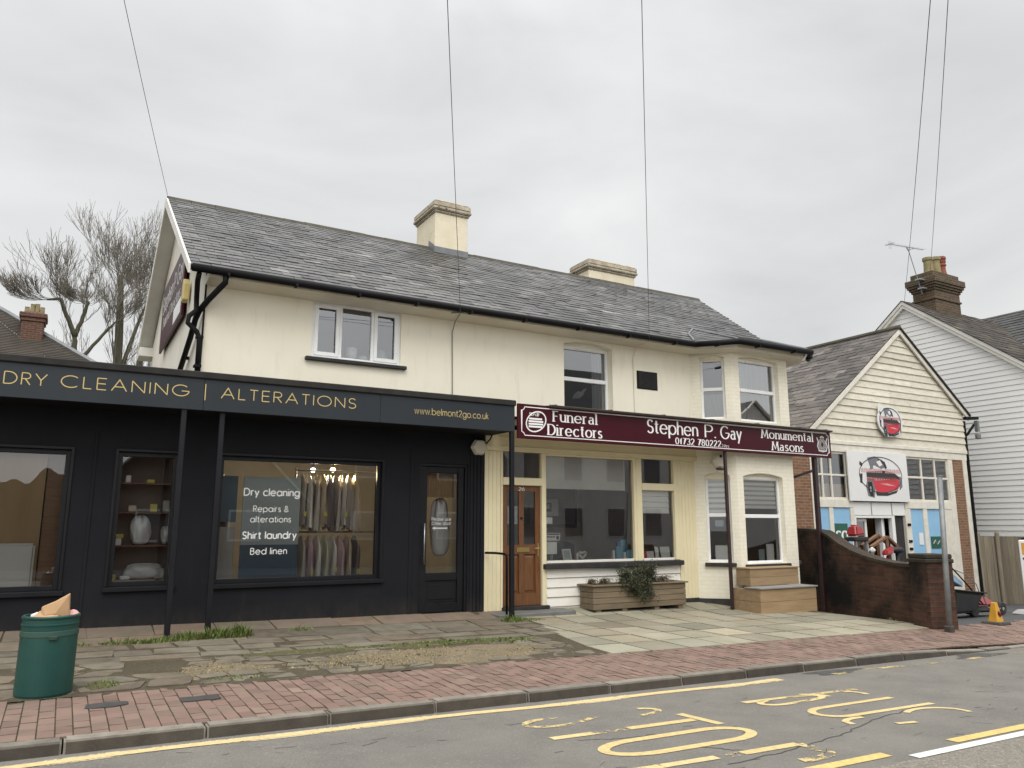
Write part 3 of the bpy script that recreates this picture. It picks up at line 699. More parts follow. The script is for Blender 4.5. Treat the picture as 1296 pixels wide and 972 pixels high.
# pale concrete slabs in front of the undertaker's
mb = MB(); y = 7.72; r_ = 0
def wallx(y): return 12.2 + .4 * (y - 7.6)
grid_sheet([5.3 + i * .5 for i in range(20)], [7.7, 8.5, 9.5, 10.66, 11.45], lambda x, y: gz(min(x, wallx(y) + .05), y) - .008 if x < wallx(y) + .4 else gz(wallx(y), y) - .3).build('slab_bed', 'joint', kind='structure')
while y < 11.4:
    y1 = min(y + .62, 11.44); x = 5.2 + (.3 if r_ % 2 else 0) * 0
    while x < 14:
        g = .018; ym = (y + y1) / 2; t = rnd.gauss(1, .13); h = rnd.uniform(.006, .009)
        f = lambda yy: (max(x + g, slant(yy) + .02), min(x + .62 - g, wallx(yy) - .02))
        a, b = f(y + g); d_, e_ = f(y1 - g)
        if b - a > .05 and e_ - d_ > .05: stone(mb, [(a, y + g), (b, y + g), (e_, y1 - g), (d_, y1 - g)], h, t, rnd.gauss(0, .025))
        x += .62
    y = y1; r_ += 1
mb.build('concrete_slabs', 'slab', kind='structure')
# driveway of the machinery shop
grid_sheet([12.0, 12.6, 12.9, 13.2, 13.6, 14.2, 15, 17, 19, 21, 23, 25, 28, 32], [7.66, 7.9, 8.4, 9, 10, 11, 12, 13.1], lambda x, y: gz(x, y) - .008 if x > wallx(y) - .06 else gz(x, y) - .2).build('driveway', 'asphalt_yard', kind='structure')

# ---- road markings
def strip(mb, pts, w, lift=.004):
    stroke(mb, pts, lambda u, v, l: (u, v, rz(u, v) + l), (lambda dx, dy: w), lift)
mb = MB()
pts = [(x * .4, 6.10 + .035 * math.sin(x * .33) + .02 * math.sin(x * 1.1)) for x in range(-20, 18)]; strip(mb, pts, .10, .0045)
mb.build('yellow_line', 'yellow_line', kind='structure')
mb = MB(); strip(mb, pts, .15, .003); mb.build('yellow_line_edge', 'yellow_edge', kind='structure')
mb = MB(); strip(mb, [(7.6 + x * .5, 6.02 + .03 * math.sin(x)) for x in range(0, 26)], .09); mb.build('yellow_line', worn_mat('mostly worn yellow line', (.55, .43, .2), .88, .98), kind='structure')
def letter(name, m, strokes, w):
    mb = MB()
    for k, p in enumerate(strokes): strip(mb, p, w, .004 + .0004 * k)
    return mb.build(name, m, kind='structure')
# letters read from the left with their tops to the right: u runs up the letter (+X), the word runs towards the viewer
E_ = lambda cx, cy, rx, ry, a0, a1, n=22: A(cx, cy, rx, ry, a0, a1, n)
letter('road_letter_o', 'yellow_solid', [E_(3.72, 4.575, .34, .175, 90, 270, 16) + E_(4.42, 4.575, .30, .175, -90, 90, 16) + [(3.72, 4.75)]], .085)
letter('road_letter_t', 'yellow_solid', [[(4.66, 5.27), (4.70, 4.82)], [(3.95, 5.055), (4.62, 5.045)]], .085)
letter('road_letter_t', 'yellow_line', [[(3.25, 5.07), (3.55, 5.063)]], .085); letter('road_letter_t', 'yellow_worn', [[(3.55, 5.063), (4.0, 5.055)]], .085)
letter('road_letter_s', 'yellow_worn', [E_(3.55, 5.52, .25, .13, 60, 300, 14), [(3.7, 5.41), (4.05, 5.55)], E_(4.35, 5.5, .26, .12, -100, 60, 10)], .06)
letter('road_letter_p', 'yellow_solid', [[(4.18, 4.10), (4.72, 4.09)]], .085)
letter('road_letter_p', 'yellow_line', [[(3.5, 4.125), (3.95, 4.108)]], .08)
letter('road_letter_p', 'yellow_worn', [[(3.0, 4.14), (3.5, 4.125)], [(3.95, 4.108), (4.18, 4.10)], [(4.72, 4.09), (4.74, 3.9)] + E_(4.5, 3.86, .24, .1, 30, -120, 10)], .085)
letter('road_letter_u', 'yellow_solid', [[(6.92, 4.86), (5.95, 4.86)] + E_(5.92, 4.69, .24, .17, 90, 270, 16) + [(5.98, 4.52)], [(5.97, 4.521), (6.25, 4.52)]], .07)
letter('road_letter_u', 'yellow_line', [[(6.24, 4.519), (7.0, 4.51)]], .065)
letter('road_letter_b', 'yellow_worn', [[(5.5, 5.36), (7.0, 5.3)], E_(5.8, 5.22, .2, .1, 100, 270, 12) + [(6.2, 5.14)] + E_(6.25, 5.26, .14, .11, -80, 80, 10)], .065)
letter('road_letter_b', 'yellow_solid', [E_(6.72, 5.14, .16, .14, 70, -30, 12)], .06)
letter('road_letter_b', 'yellow_line', [[(6.1, 5.33), (6.34, 5.31)] + E_(6.34, 5.21, .1, .1, 90, -20, 8), [(5.5, 5.345), (5.75, 5.335)]], .07)
letter('road_letter_s', 'yellow_line', [E_(5.82, 4.34, .2, .11, 60, 190, 12)[:9] + [(5.62, 4.30)], E_(6.62, 4.2, .33, .22, 130, -20, 18), [(5.95, 4.15), (6.15, 4.11)]], .055)
mb = MB()
for a, b in ((3.3, 5.02), (5.78, 7.1), (7.9, 9.2)): strip(mb, [(a, 3.6), ((a + b) / 2, 3.6), (b, 3.6)], .095)
mb.build('bus_bay_dashes', worn_mat('bay edge paint', (.70, .52, .19), 1.0, 1.1, 20), kind='structure')
mb = MB()
for a in (-1.2, 5.13, 11.3): strip(mb, [(a, 3.47), (a + 2.2, 3.475), (a + 4.0, 3.48)], .085, .0045)
mb.build('white_line', 'white_line', kind='structure')
# cracks and the broken edge by the kerb
mb = MB()
def crack(pts, w=.012):
    out = []
    for i in range(len(pts) - 1):
        for k in range(8):
            t = k / 8; out.append((lerp(pts[i][0], pts[i + 1][0], t) + rnd.gauss(0, .012), lerp(pts[i][1], pts[i + 1][1], t) + rnd.gauss(0, .01)))
    strip(mb, out, w, .0025)
crack([(3.9, 3.95), (4.5, 4.0), (5.2, 4.12), (5.9, 4.32), (6.8, 4.5)]); crack([(3.4, 4.95), (3.7, 4.83), (4.05, 4.8)], .008); crack([(4.0, 4.45), (4.15, 4.25), (4.3, 4.1)], .009)
crack([(7.3, 6.2), (7.55, 6.1), (7.9, 6.2)], .02)
for _ in range(130):
    x, y, l = rnd.uniform(-1, 10), rnd.uniform(3.7, 6.0), rnd.uniform(.03, .16); a = rnd.gauss(0, .35)
    strip(mb, [(x, y), (x + l * .5, y + a * l * .4 + rnd.gauss(0, .006)), (x + l, y + a * l)], rnd.uniform(.003, .008), .0022)
mb.build('road_cracks', mat('dark crack', (.06, .056, .05), .95), kind='structure')
def roadpatch(name, m, cx, cy, rx, ry, ph):
    mb = MB(); n = 22
    vs = [(cx, cy, rz(cx, cy) + .006)]
    for i in range(n):
        a = 2 * math.pi * i / n; w = 1 + .2 * math.sin(3 * a + ph) + .12 * math.sin(5 * a + ph)
        x, y = cx + rx * w * math.cos(a), cy + ry * w * math.sin(a); vs.append((x, y, rz(x, y) + .0022))
    mb.add(vs, [(0, 1 + i, 1 + (i + 1) % n) for i in range(n)]); mb.build(name, m, kind='structure')
roadpatch('broken_tarmac', 'tar', 7.75, 6.13, .42, .13, 1); roadpatch('broken_tarmac', 'tar', 10.6, 6.12, .5, .14, 3)
# ================================================================== DRY CLEANER: dark single-storey shop with a flat canopy
YF = 11.40
shop = thing('dry_cleaner_shop', 'charcoal painted dry cleaning shop with gold lettering along its flat canopy', 'shop', (2.0, YF, gz(2, YF)))
T0 = frame((0, YF, 0), 0)
mb = MB(T0)
H1 = (-1.75, .02, -.80, .96); H2 = (.56, 1.31, -.78, .965); H3 = (1.84, 4.23, -.79, .97); HD = (4.86, 5.72, -1.6, .985)
wall(mb, -4.6, 6.03, -1.75, 1.86, [H1, H2, H3, HD], 0, .14)
mb.quad((6.03, 0, -1.75), (6.03, .12, -1.75), (6.03, .12, 1.86), (6.03, 0, 1.86))
mb.build('wall', 'dark', shop)
mb = MB(); mb.box(-4.6, 1.46, 14.95, 15.1, -1.5, 1.9); mb.box(-4.72, -4.6, 11.4, 15.1, -1.5, 1.9); mb.build('rear_wall', 'dark', shop)
# small mouldings: skirting, pilaster strips beside the door
mb = MB()
for i in range(4): mb.box(5.76 + i * .065, 5.76 + i * .065 + .045, YF - .018, YF, -1.45, 1.45)
mb.box(4.70, 4.76, YF - .012, YF, -1.45, 1.2); mb.box(.27, .31, YF - .012, YF, -1.45, 1.2)
mb.each('pilaster', 'dark', shop, bevel=.004)
# interior
mb = MB(); mb.quad((-4.6, 11.55, -1.28), (6.0, 11.55, -1.28), (6.0, 14.9, -1.28), (-4.6, 14.9, -1.28)); mb.build('shop_floor', 'floor_in', shop)
mb = MB(); mb.quad((-4.6, 11.55, 1.2), (6.0, 11.55, 1.2), (6.0, 14.9, 1.2), (-4.6, 14.9, 1.2)); mb.build('shop_ceiling', 'ceil_in', shop)
mb = MB(); mb.quad((-4.6, 14.9, -1.3), (6, 14.9, -1.3), (6, 14.9, 1.2), (-4.6, 14.9, 1.2)); mb.quad((5.98, 11.5, -1.3), (5.98, 14.9, -1.3), (5.98, 14.9, 1.2), (5.98, 11.5, 1.2))
mb.quad((1.5, 11.56, -1.3), (1.5, 12.4, -1.3), (1.5, 12.4, 1.2), (1.5, 11.56, 1.2)); mb.quad((.3, 11.56, -1.3), (.3, 14.9, -1.3), (.3, 14.9, 1.2), (.3, 11.56, 1.2))
mb.quad((4.66, 11.56, -1.3), (4.66, 12.6, -1.3), (4.66, 12.6, 1.2), (4.66, 11.56, 1.2))
mb.build('inner_wall', 'interior', shop)
# windows
for H in (H1, H2, H3):
    f = window(shop, T0, H[0], H[1], H[2], H[3], .05, .06, mt='dark_gloss', depth=.07)
    mb = MB(T0); mb.box(H[0] - .05, H[1] + .06, -.05, .06, H[2] - .062, H[2] - .004); mb.build('sill', 'dark_gloss', f, bevel=.006)
    mb = MB(T0)
    a = .035
    mb.box(H[0] - a, H[0], -.022, .0, H[2], H[3] + a); mb.box(H[1], H[1] + a, -.022, .0, H[2], H[3] + a); mb.box(H[0], H[1], -.022, .0, H[3], H[3] + a)
    mb.build('architrave', 'dark_gloss', f, bevel=.004)
big = f
def say(parent, s, x0, x1, z, h, y, m, font='geo', wt=.1, track=.2, name='lettering'):
    mb = MB(); write(mb, s, x0, x1, z, h, y, font, wt, track); return mb.build(name, m, parent)
yg = YF + .085
say(big, 'Dry cleaning', 2.204, 2.987, .423, .098, yg, 'white_vinyl', wt=.17, track=.24)
say(big, 'Repairs &', 2.345, 2.84, .194, .082, yg, 'white_vinyl', wt=.115, track=.24)
say(big, 'alterations', 2.314, 2.88, .046, .082, yg, 'white_vinyl', wt=.115, track=.24)
say(big, 'Shirt laundry', 2.22, 2.971, -.185, .095, yg, 'white_vinyl', wt=.17, track=.24)
say(big, 'Bed linen', 2.34, 2.845, -.403, .085, yg, 'white_vinyl', wt=.125, track=.24)
# door
mb = MB(T0); w = .05
mb.box(4.86, 4.90, .02, .12, -1.36, .985); mb.box(5.68, 5.72, .02, .12, -1.36, .985); mb.box(4.90, 5.68, .02, .12, .94, .985)
mb.build('door_frame', 'dark_gloss', shop, bevel=.005)
mb = MB(T0)
mb.box(4.905, 5.015, w, w + .05, -1.345, .935); mb.box(5.565, 5.675, w, w + .05, -1.345, .935)
mb.box(5.015, 5.565, w, w + .05, .835, .935); mb.box(5.015, 5.565, w, w + .05, -.86, -.74); mb.box(5.015, 5.565, w, w + .05, -1.345, -1.2)
mb.box(5.015, 5.565, w + .018, w + .04, -1.2, -.86); mb.box(5.06, 5.52, w + .006, w + .018, -1.15, -.91)
door = mb.build('door', 'dark_gloss', shop, bevel=.006)
mb = MB(T0); mb.quad((5.01, w + .02, -.745), (5.57, w + .02, -.745), (5.57, w + .02, .84), (5.01, w + .02, .84)); mb.build('pane', 'glass', door)
mb = MB(T0); mb.tube([(4.965, w - .05, -.60), (4.965, w - .05, .03)], .011, 10)
for z in (-.5, -.07): mb.tube([(4.965, w - .05, z), (4.965, w, z)], .008, 8)
mb.build('handle', 'steel', door, smooth=True)
yd = YF + w + .016
say(door, 'Please use', 5.115, 5.45, .075, .05, yd, 'grey_vinyl', wt=.14, track=.26); say(door, 'Other door', 5.115, 5.45, .008, .05, yd, 'grey_vinyl', wt=.14, track=.26)
mb = MB(); mb.box(5.17, 5.39, yd - .004, yd - .003, -.055, -.033); mb.prism([(5.12, yd - .0045, -.044), (5.175, yd - .0045, -.072), (5.175, yd - .0045, -.016)], (0, .001, 0)); mb.build('arrow', 'grey_vinyl', door)
mb = MB(T0); mb.box(4.84, 5.75, -.03, .13, -1.50, -1.362); mb.build('threshold', 'stone_step', shop, bevel=.008)
# canopy: soffit, roof, fascia, posts
YC = 10.66
mb = MB(); mb.box(-4.6, 6.17, YC + .05, 14.95, 1.80, 1.93); mb.build('canopy_roof', 'felt', shop)
mb = MB(); mb.quad((-4.6, YC + .05, 1.497), (6.17, YC + .05, 1.497), (6.17, YF - .002, 1.497), (-4.6, YF - .002, 1.497)); mb.quad((6.168, YC + .05, 1.497), (6.168, YF, 1.497), (6.168, YF, 1.8), (6.168, YC + .05, 1.8)); mb.build('canopy_soffit', 'dark', shop)
mb = MB()
xj = [-4.6, -2.3, 1.46, 3.9, 6.185]
for i in range(4): mb.box(xj[i] + .0015, xj[i + 1] - .0015, YC, YC + .05, 1.485, 1.90)
fas = mb.build('fascia', 'fascia', shop, bevel=.003)
mb = MB(); mb.box(-4.6, 6.2, YC - .03, YC + .10, 1.902, 1.995); mb.build('roof_edge', 'felt', fas, bevel=.012)
say(fas, 'DRY', -.75, -.319, 1.643, .142, YC, 'gold', wt=.085, track=.3)
say(fas, 'CLEANING', -.168, 1.276, 1.652, .142, YC, 'gold', wt=.085, track=.3)
say(fas, '|', 1.42, 1.56, 1.66, .15, YC, 'gold', wt=.06) if 0 else None
mb = MB(); mb.box(1.468, 1.48, YC - .003, YC - .002, 1.618, 1.835); mb.build('lettering', 'gold', fas)
say(fas, 'ALTERATIONS', 1.676, 3.522, 1.662, .142, YC, 'gold', wt=.085, track=.3)
say(fas, 'www.belmont2go.co.uk', 4.441, 5.698, 1.655, .098, YC, 'gold', wt=.085, track=.22)
def post(parent, x, y, ztop, w=.062, m='dark_gloss', name='canopy_post'):
    mb = MB(); mb.box(x - w / 2, x + w / 2, y - w / 2, y + w / 2, gz(x, y) - .04, ztop)
    return mb.build(name, m, parent, bevel=.006)
post(shop, 1.24, 10.72, 1.49, .068); post(shop, 1.72, 10.76, 1.49, .068); post(shop, 6.15, 10.70, 1.487, .068); post(shop, -3.0, 10.72, 1.49, .068)

# ---- things in the dry cleaner's windows
def lamp(name, label, x, y, z, m, r=.035, grp=None):
    mb = MB(); mb.lathe([(r * 1.35, 0), (r * 1.35, -.012), (r, -.014)], (x, y, z), 14)
    t = thing(name, label, 'ceiling light', (x, y, z), grp); mb.build('rim', 'upvc', t)
    mb = MB(); mb.lathe([(r, -.015), (r * .7, -.028), (0.001, -.034)], (x, y, z), 14); mb.build('lens', m, t); return t
for x, y in ((2.05, 12.5), (2.5, 13.6), (2.25, 12.9), (3.4, 13.3), (3.75, 13.9), (4.5, 12.9), (5.2, 13.4)):
    lamp('ceiling_spotlight', 'small white recessed spotlight in the ceiling of the dry cleaner', x, y, 1.19, 'spot_white', .03, 'recessed spotlights in the dry cleaner')
def bulb(name, label, x, y, z, m, col, watt, grp=None):
    t = thing(name, label, 'lamp', (x, y, z))
    mb = MB(); mb.tube([(x, y, z + .04), (x, y, 1.2)], .008, 6); mb.lathe([(.03, .03), (.028, .07), (.012, .09)], (x, y, z), 10); mb.build('lamp_holder', 'black_metal', t)
    mb = MB(); mb.lathe([(.001, -.045), (.032, -.03), (.045, 0), (.03, .03)], (x, y, z), 14); mb.build('lamp_bulb', m, t, smooth=True)
    L = bpy.data.lights.new(name + '_light', 'POINT'); L.energy = watt; L.color = col; L.shadow_soft_size = .06
    o = bpy.data.objects.new(name + '_light', L); COL.objects.link(o); o.location = (x, y - .12, z - .08)
bulb('hanging_lamp', 'white hanging bulb above the bagged clothes in the big window', 3.58, 12.95, .92, 'spot_white', (1, .9, .72), 26)
bulb('hanging_lamp', 'yellow hanging bulb above the bagged clothes in the big window', 3.86, 12.75, .92, 'spot_warm', (1, .66, .25), 32)
rail = thing('clothes_rail', 'two-tier steel clothes rail holding bagged garments behind the big window', 'clothes rail', (3.8, 12.25, -1.28))
for z in (.86, -.10):
    mb = MB(); mb.tube([(3.12, 12.25, z), (4.55, 12.25, z)], .014, 8); mb.build('rail', 'steel', rail, smooth=True)
for x in (3.12, 4.55):
    mb = MB(); mb.tube([(x, 12.25, -1.28), (x, 12.25, .9)], .016, 8); mb.build('upright', 'steel', rail, smooth=True)
def garment(name, label, grp, x, y, ztop, L, m, seed, w=.44):
    r = random.Random(seed)
    t = thing(name, label, 'garment', (x, y, ztop), grp)
    mb = MB(); mb.tube([(x, y, ztop - .10), (x, y, ztop - .02), (x + .02, y, ztop + .012), (x + .03, y, ztop - .01)], .004, 5); mb.build('hanger_hook', 'steel', t)
    ph = [r.uniform(0, 6.28) for _ in range(4)]
    def fn(u, v):                                # a hung bag: shoulders slope, sides fall, folds deepen downwards; seen end-on along the rail
        a = 2 * math.pi * u; d = v
        half = w / 2 * min(1, .22 + 2.6 * d) if d < .3 else w / 2 * (1 + .05 * d)
        th = (.018 + .035 * min(1, d * 3)) * (1 + .35 * math.sin(a * 3 + ph[0] + d * 2) + .2 * math.sin(a * 7 + ph[1]))
        return (x + th * math.cos(a) + .018 * math.sin(a * 5 + ph[2] + d * 3) * d, y + half * math.sin(a) + .01 * math.sin(9 * d + ph[3]), ztop - .06 - L * (d ** 1.15) - .02 * math.sin(a * 4 + ph[1]) * d)
    mb = MB(); mb.sheet(fn, 28, 10); mb.build('garment_bag', m, t, smooth=True)
    if seed % 3 == 0:
        mb = MB(); mb.box(x - .02, x + .02, y - .262, y - .26, ztop - L * .9, ztop - L * .9 + .075); mb.build('ticket', 'tag_yellow', t)
cols = ['film_grey', 'film_white', 'film_grey', 'film_tan', 'film_dark', 'film_grey', 'film_white', 'film_grey', 'film_tan', 'film_grey']
for i in range(9): garment('bagged_garment', 'long garment in clear plastic hanging on the upper rail', 'bagged garments on the upper rail', 3.22 + i * .108, 12.25, .86, .80 + .05 * (i % 3), cols[i], i)
cols = ['film_grey', 'film_pink', 'film_white', 'film_green', 'film_white', 'film_pink', 'film_tan', 'film_dark']
for i in range(8): garment('bagged_garment', 'shorter garment in clear plastic hanging on the lower rail', 'bagged garments on the lower rail', 3.25 + i * .122, 12.25, -.10, .68 + .04 * (i % 2), cols[i], 20 + i)
mb = MB(); mb.sheet(lambda u, v: (5.02 + .55 * u, 11.60 + .02 * math.sin(u * 40), .45 + .42 * v), 30, 2); tag(mb.build('door_curtain', 'board_brown', smooth=True), 'short brown curtain across the top of the dark shop door', 'curtain')
bd = thing('display_board', 'navy and grey display panel behind the white window lettering', 'display board', (2.8, 12.0, -1.28))
mb = MB(); mb.box(2.28, 3.12, 11.93, 11.96, -.28, .72); mb.build('upper_panel', 'board_pale', bd); mb = MB(); mb.box(2.28, 3.12, 11.93, 11.96, -.78, -.283); mb.build('lower_panel', 'board_blue', bd); mb = MB(); mb.box(1.93, 2.2, 11.96, 11.98, .05, .72); mb.build('side_panel', 'board_blue', bd)
mb = MB()
for x in (2.3, 3.1): mb.box(x - .012, x + .012, 11.96, 11.99, -1.28, .72)
mb.each('stand_leg', 'steel', bd)
mb = MB(); mb.sheet(lambda u, v: (1.93 + .2 * u, 12.15 + .03 * math.sin(u * 14), -.2 + .95 * v * (1 - .25 * abs(u - .5))), 12, 8); tag(mb.build('dark_jacket', 'film_dark', smooth=True), 'dark jacket hanging at the edge of the big shop window', 'jacket')
mb = MB(); mb.box(1.93, 2.16, 11.75, 11.95, -1.28, -.02); tag(mb.build('cabinet', 'interior', bevel=.01), 'grey cabinet below the dark jacket in the big window', 'cabinet')
# backing boards in the first window
mb = MB(); mb.box(-1.72, -.24, 11.62, 11.635, -.8, .95); tag(mb.build('backing_board', 'board_brown'), 'broad brown board closing the window behind the litter bin', 'board')
mb = MB(); mb.box(-.225, .01, 11.66, 11.675, -.8, .95); tag(mb.build('backing_board', 'wood_brown'), 'narrow darker brown board beside the broad window board', 'board')
mb = MB(); mb.box(-1.6, -.27, 11.52, 11.60, -.79, -.22); tag(mb.build('carton', 'box_white', bevel=.03, seg=3), 'off white rounded carton at the foot of the brown window board', 'box')
# shelves in the narrow window
sh = thing('display_shelf', 'pale wooden shelves stacked in the narrow dark shop window', 'shelves', (.95, 11.75, -.78))
for z in (-.73, -.28, .16, .55):
    mb = MB(); mb.box(.5, 1.4, 11.62, 11.95, z, z + .018); mb.build('shelf', 'wood_brown', sh)
mb = MB(); mb.box(.5, 1.4, 11.95, 11.965, -.78, .95); mb.build('back_panel', 'interior_dark', sh)
def bag(label, x, y, z, rx, rz_, seed, m='laundry'):
    r = random.Random(seed); mb = MB()
    def fn(u, v):
        a = 2 * math.pi * u; b = math.pi * v
        k = 1 + .12 * math.sin(3 * a + seed) * math.sin(2 * b) + .07 * math.sin(7 * a + b * 5)
        return (x + rx * k * math.sin(b) ** .6 * math.cos(a), y + .1 * k * math.sin(b) ** .6 * math.sin(a), z + rz_ * (1 - math.cos(b)) * (1 + .06 * math.sin(5 * a)))
    mb.sheet(fn, 28, 14); tag(mb.build('laundry_bundle', m, smooth=True), label, 'laundry')
bag('white bagged garment hanging behind the dry cleaner door', 5.40, 11.78, -.50, .17, .45, 3)
bag('upright white laundry bundle on the middle window shelf', .93, 11.75, -.26, .13, .19, 1)
bag('wide knotted laundry bundle on the lowest window shelf', 1.0, 11.74, -.71, .24, .10, 4)
bag('slim pale bundle at the edge of the middle window shelf', 1.24, 11.75, -.26, .06, .12, 8)
for k, (x, z, w_, h, m, lb) in enumerate(((.62, -.262, .16, .09, 'paper', 'white folded linen on the middle window shelf'), (.66, -.17, .12, .06, 'tag_yellow', 'yellow packet on the folded linen in the narrow window'), (.6, -.71, .14, .07, 'tag_yellow', 'yellow ticket book on the lowest window shelf'), (.56, .18, .10, .12, 'paper', 'white price card standing on the third window shelf'), (1.06, .18, .09, .11, 'tag_yellow', 'cream price card standing on the third window shelf'))):
    mb = MB(); mb.box(x - w_ / 2, x + w_ / 2, 11.66, 11.74, z, z + h); tag(mb.build('packet' if h < .1 else 'price_card', m, bevel=.008), lb, 'packet' if h < .1 else 'card')

for k, (x, z, w_, h, m, lb) in enumerate(((.78, -.71, .12, .05, 'paper', 'flat white envelope on the lowest window shelf'), (1.2, -.71, .12, .14, 'film_grey', 'grey folded parcel beside the knotted laundry bag'), (.72, .57, .07, .1, 'film_white', 'small pale bottle on the top window shelf'), (1.0, .57, .1, .05, 'tag_yellow', 'yellow box on the top window shelf'), (.8, .18, .1, .09, 'film_tan', 'tan box on the third window shelf'), (1.22, .18, .09, .16, 'film_grey', 'grey carton on the third window shelf'))):
    mb = MB(); mb.box(x - w_ / 2, x + w_ / 2, 11.68, 11.8, z, z + h); tag(mb.build('packet', m, bevel=.01), lb, 'packet')
mb = MB(); mb.sheet(lambda u, v: (4.62 + .02 * math.sin(u * 9), 11.7 + .5 * u, -.75 + 1.5 * v), 12, 2); tag(mb.build('side_curtain', 'wood_brown', smooth=True), 'dark brown curtain at the end of the clothes rail', 'curtain')
mb = MB(); r = random.Random(77)
for i in range(60):
    a = r.uniform(0, 6.28); p = Vector((4.42 + r.uniform(-.1, .1), 11.72 + r.uniform(-.05, .05), -.62)); e = p + Vector((math.cos(a) * .12, math.sin(a) * .06, r.uniform(.15, .55))); u = Vector((math.cos(a + 1.5), math.sin(a + 1.5), 0)) * .012
    mb.poly([p, p.lerp(e, .5) + u, e, p.lerp(e, .5) - u], (r.uniform(.6, 1.4),) * 3)
t = thing('house_plant', 'narrow leafed green plant in a pot at the end of the big shop window', 'plant', (4.42, 11.72, -.78)); mb.build('foliage', 'weed', t); mb = MB(); mb.lathe([(.06, 0), (.085, .16), (.07, .16), (.001, .14)], (4.42, 11.72, -.78), 16); mb.build('flower_pot', 'paper', t, smooth=True)
# ================================================================== CREAM HOUSE with the undertaker's shopfront
YU = 11.42
house = thing('cream_house', 'two-storey cream rendered house with slate roof and canted bay', 'house', (7.4, YU, gz(7.4, YU)))
TU = frame((0, YU, 0), 0)
XG = 1.47
def xr(y): return 13.08 + (y - 11.0) * (15.05 - 13.08) / 4.65      # skewed right-hand end of the house
ZE = 3.50
mb = MB(TU)
W1 = (3.04, 4.49, 2.525, 3.415); W2 = (7.66, 8.76, 1.9, 3.36)
wall(mb, XG, 10.73, 1.86, ZE, [W1, W2], 0, .22); arch(mb, 7.66, 8.76, 3.36, .07, 0, .15); mb.quad((7.66, .149, 3.22), (8.76, .149, 3.22), (8.76, .149, 3.36), (7.66, .149, 3.36))
mb.build('front_wall', 'cream', house)
mb = MB()
mb.poly([(XG, 11.42, 1.86), (XG, 19.6, 1.86), (XG, 19.6, 4.1), (XG, 15.65, 6.18), (XG, 11.42, 3.62)]); mb.build('gable_wall', 'cream_gable', house)
mb = MB(); mb.poly([(xr(11.42) - .05, 11.42, -1.8), (xr(19.6) - .05, 19.6, -1.8), (xr(19.6) - .05, 19.6, 4.1), (xr(15.65) - .05, 15.65, 6.2), (xr(11.42) - .05, 11.42, 3.62)]); mb.quad((XG, 19.6, -1.8), (xr(19.6), 19.6, -1.8), (xr(19.6), 19.6, 4.1), (XG, 19.6, 4.1)); mb.build('end_wall', 'cream', house)
# rooms behind the upper windows
mb = MB()
for (a, b) in ((1.6, 6.6), (6.65, 10.6), (10.72, 13.2)):
    mb.quad((a, 14.6, 1.95), (b, 14.6, 1.95), (b, 14.6, 3.5), (a, 14.6, 3.5)); mb.quad((a, 11.58, 1.95), (a, 14.6, 1.95), (a, 14.6, 3.5), (a, 11.58, 3.5)); mb.quad((b, 11.58, 1.95), (b, 14.6, 1.95), (b, 14.6, 3.5), (b, 11.58, 3.5))
    mb.quad((a, 11.45, 1.95), (b, 11.45, 1.95), (b, 14.6, 1.95), (a, 14.6, 1.95)); mb.quad((a, 11.45, 3.49), (b, 11.45, 3.49), (b, 14.6, 3.49), (a, 14.6, 3.49))
mb.build('upper_room', 'interior_dark', house)
# bay
OB = (10.71, 11.42, 0); TL = frame(OB, -45); TB = frame((11.285, 10.845, 0), 0); TRt = frame((12.885, 10.845, 0), 45)
Lc = .813
mb = MB(TL); C1 = (.20, .675, 2.08, 3.385); C2 = (.20, .675, -.70, 1.02)
wall(mb, 0, Lc, -1.75, 3.47, [C1, C2], 0, .15); arch(mb, C1[0], C1[1], C1[3], .06, 0, .10); arch(mb, C2[0], C2[1], C2[3], .06, 0, .10)
mb.T = TB; B1 = (.20, 1.33, 2.05, 3.39); B2 = (.165, 1.27, -.73, 1.02)
wall(mb, 0, 1.60, -1.75, 3.47, [B1, B2], 0, .16); arch(mb, B1[0], B1[1], B1[3], .07, 0, .11); arch(mb, B2[0], B2[1], B2[3], .07, 0, .11)
for H in (B1, B2): mb.quad((H[0], .109, H[3] - .13), (H[1], .109, H[3] - .13), (H[1], .109, H[3]), (H[0], .109, H[3]))
mb.T = TL
for H in (C1, C2): mb.quad((H[0], .099, H[3] - .13), (H[1], .099, H[3] - .13), (H[1], .099, H[3]), (H[0], .099, H[3]))
mb.T = TRt; C3 = (.15, .62, 2.08, 3.385); C4 = (.15, .62, -.7, 1.02); wall(mb, 0, Lc, -1.75, 3.47, [C3, C4], 0, .10)
bay = mb.build('bay_wall', 'cream_brick', house)
mb = MB(); mb.poly([(10.5, 11.44, 3.468), (11.2, 10.66, 3.468), (12.95, 10.66, 3.468), (13.55, 11.44, 3.468)]); mb.build('bay_ceiling', 'soffit', house)
mb = MB(); mb.poly([(10.75, 11.44, 1.72), (11.3, 10.88, 1.72), (12.87, 10.88, 1.72), (13.4, 11.44, 1.72)]); mb.build('bay_floor', 'interior_dark', house)
mb = MB(); mb.poly([(10.75, 11.44, 1.95), (11.3, 10.88, 1.95), (12.87, 10.88, 1.95), (13.4, 11.44, 1.95)]); mb.build('bay_floor', 'floor_in', house)
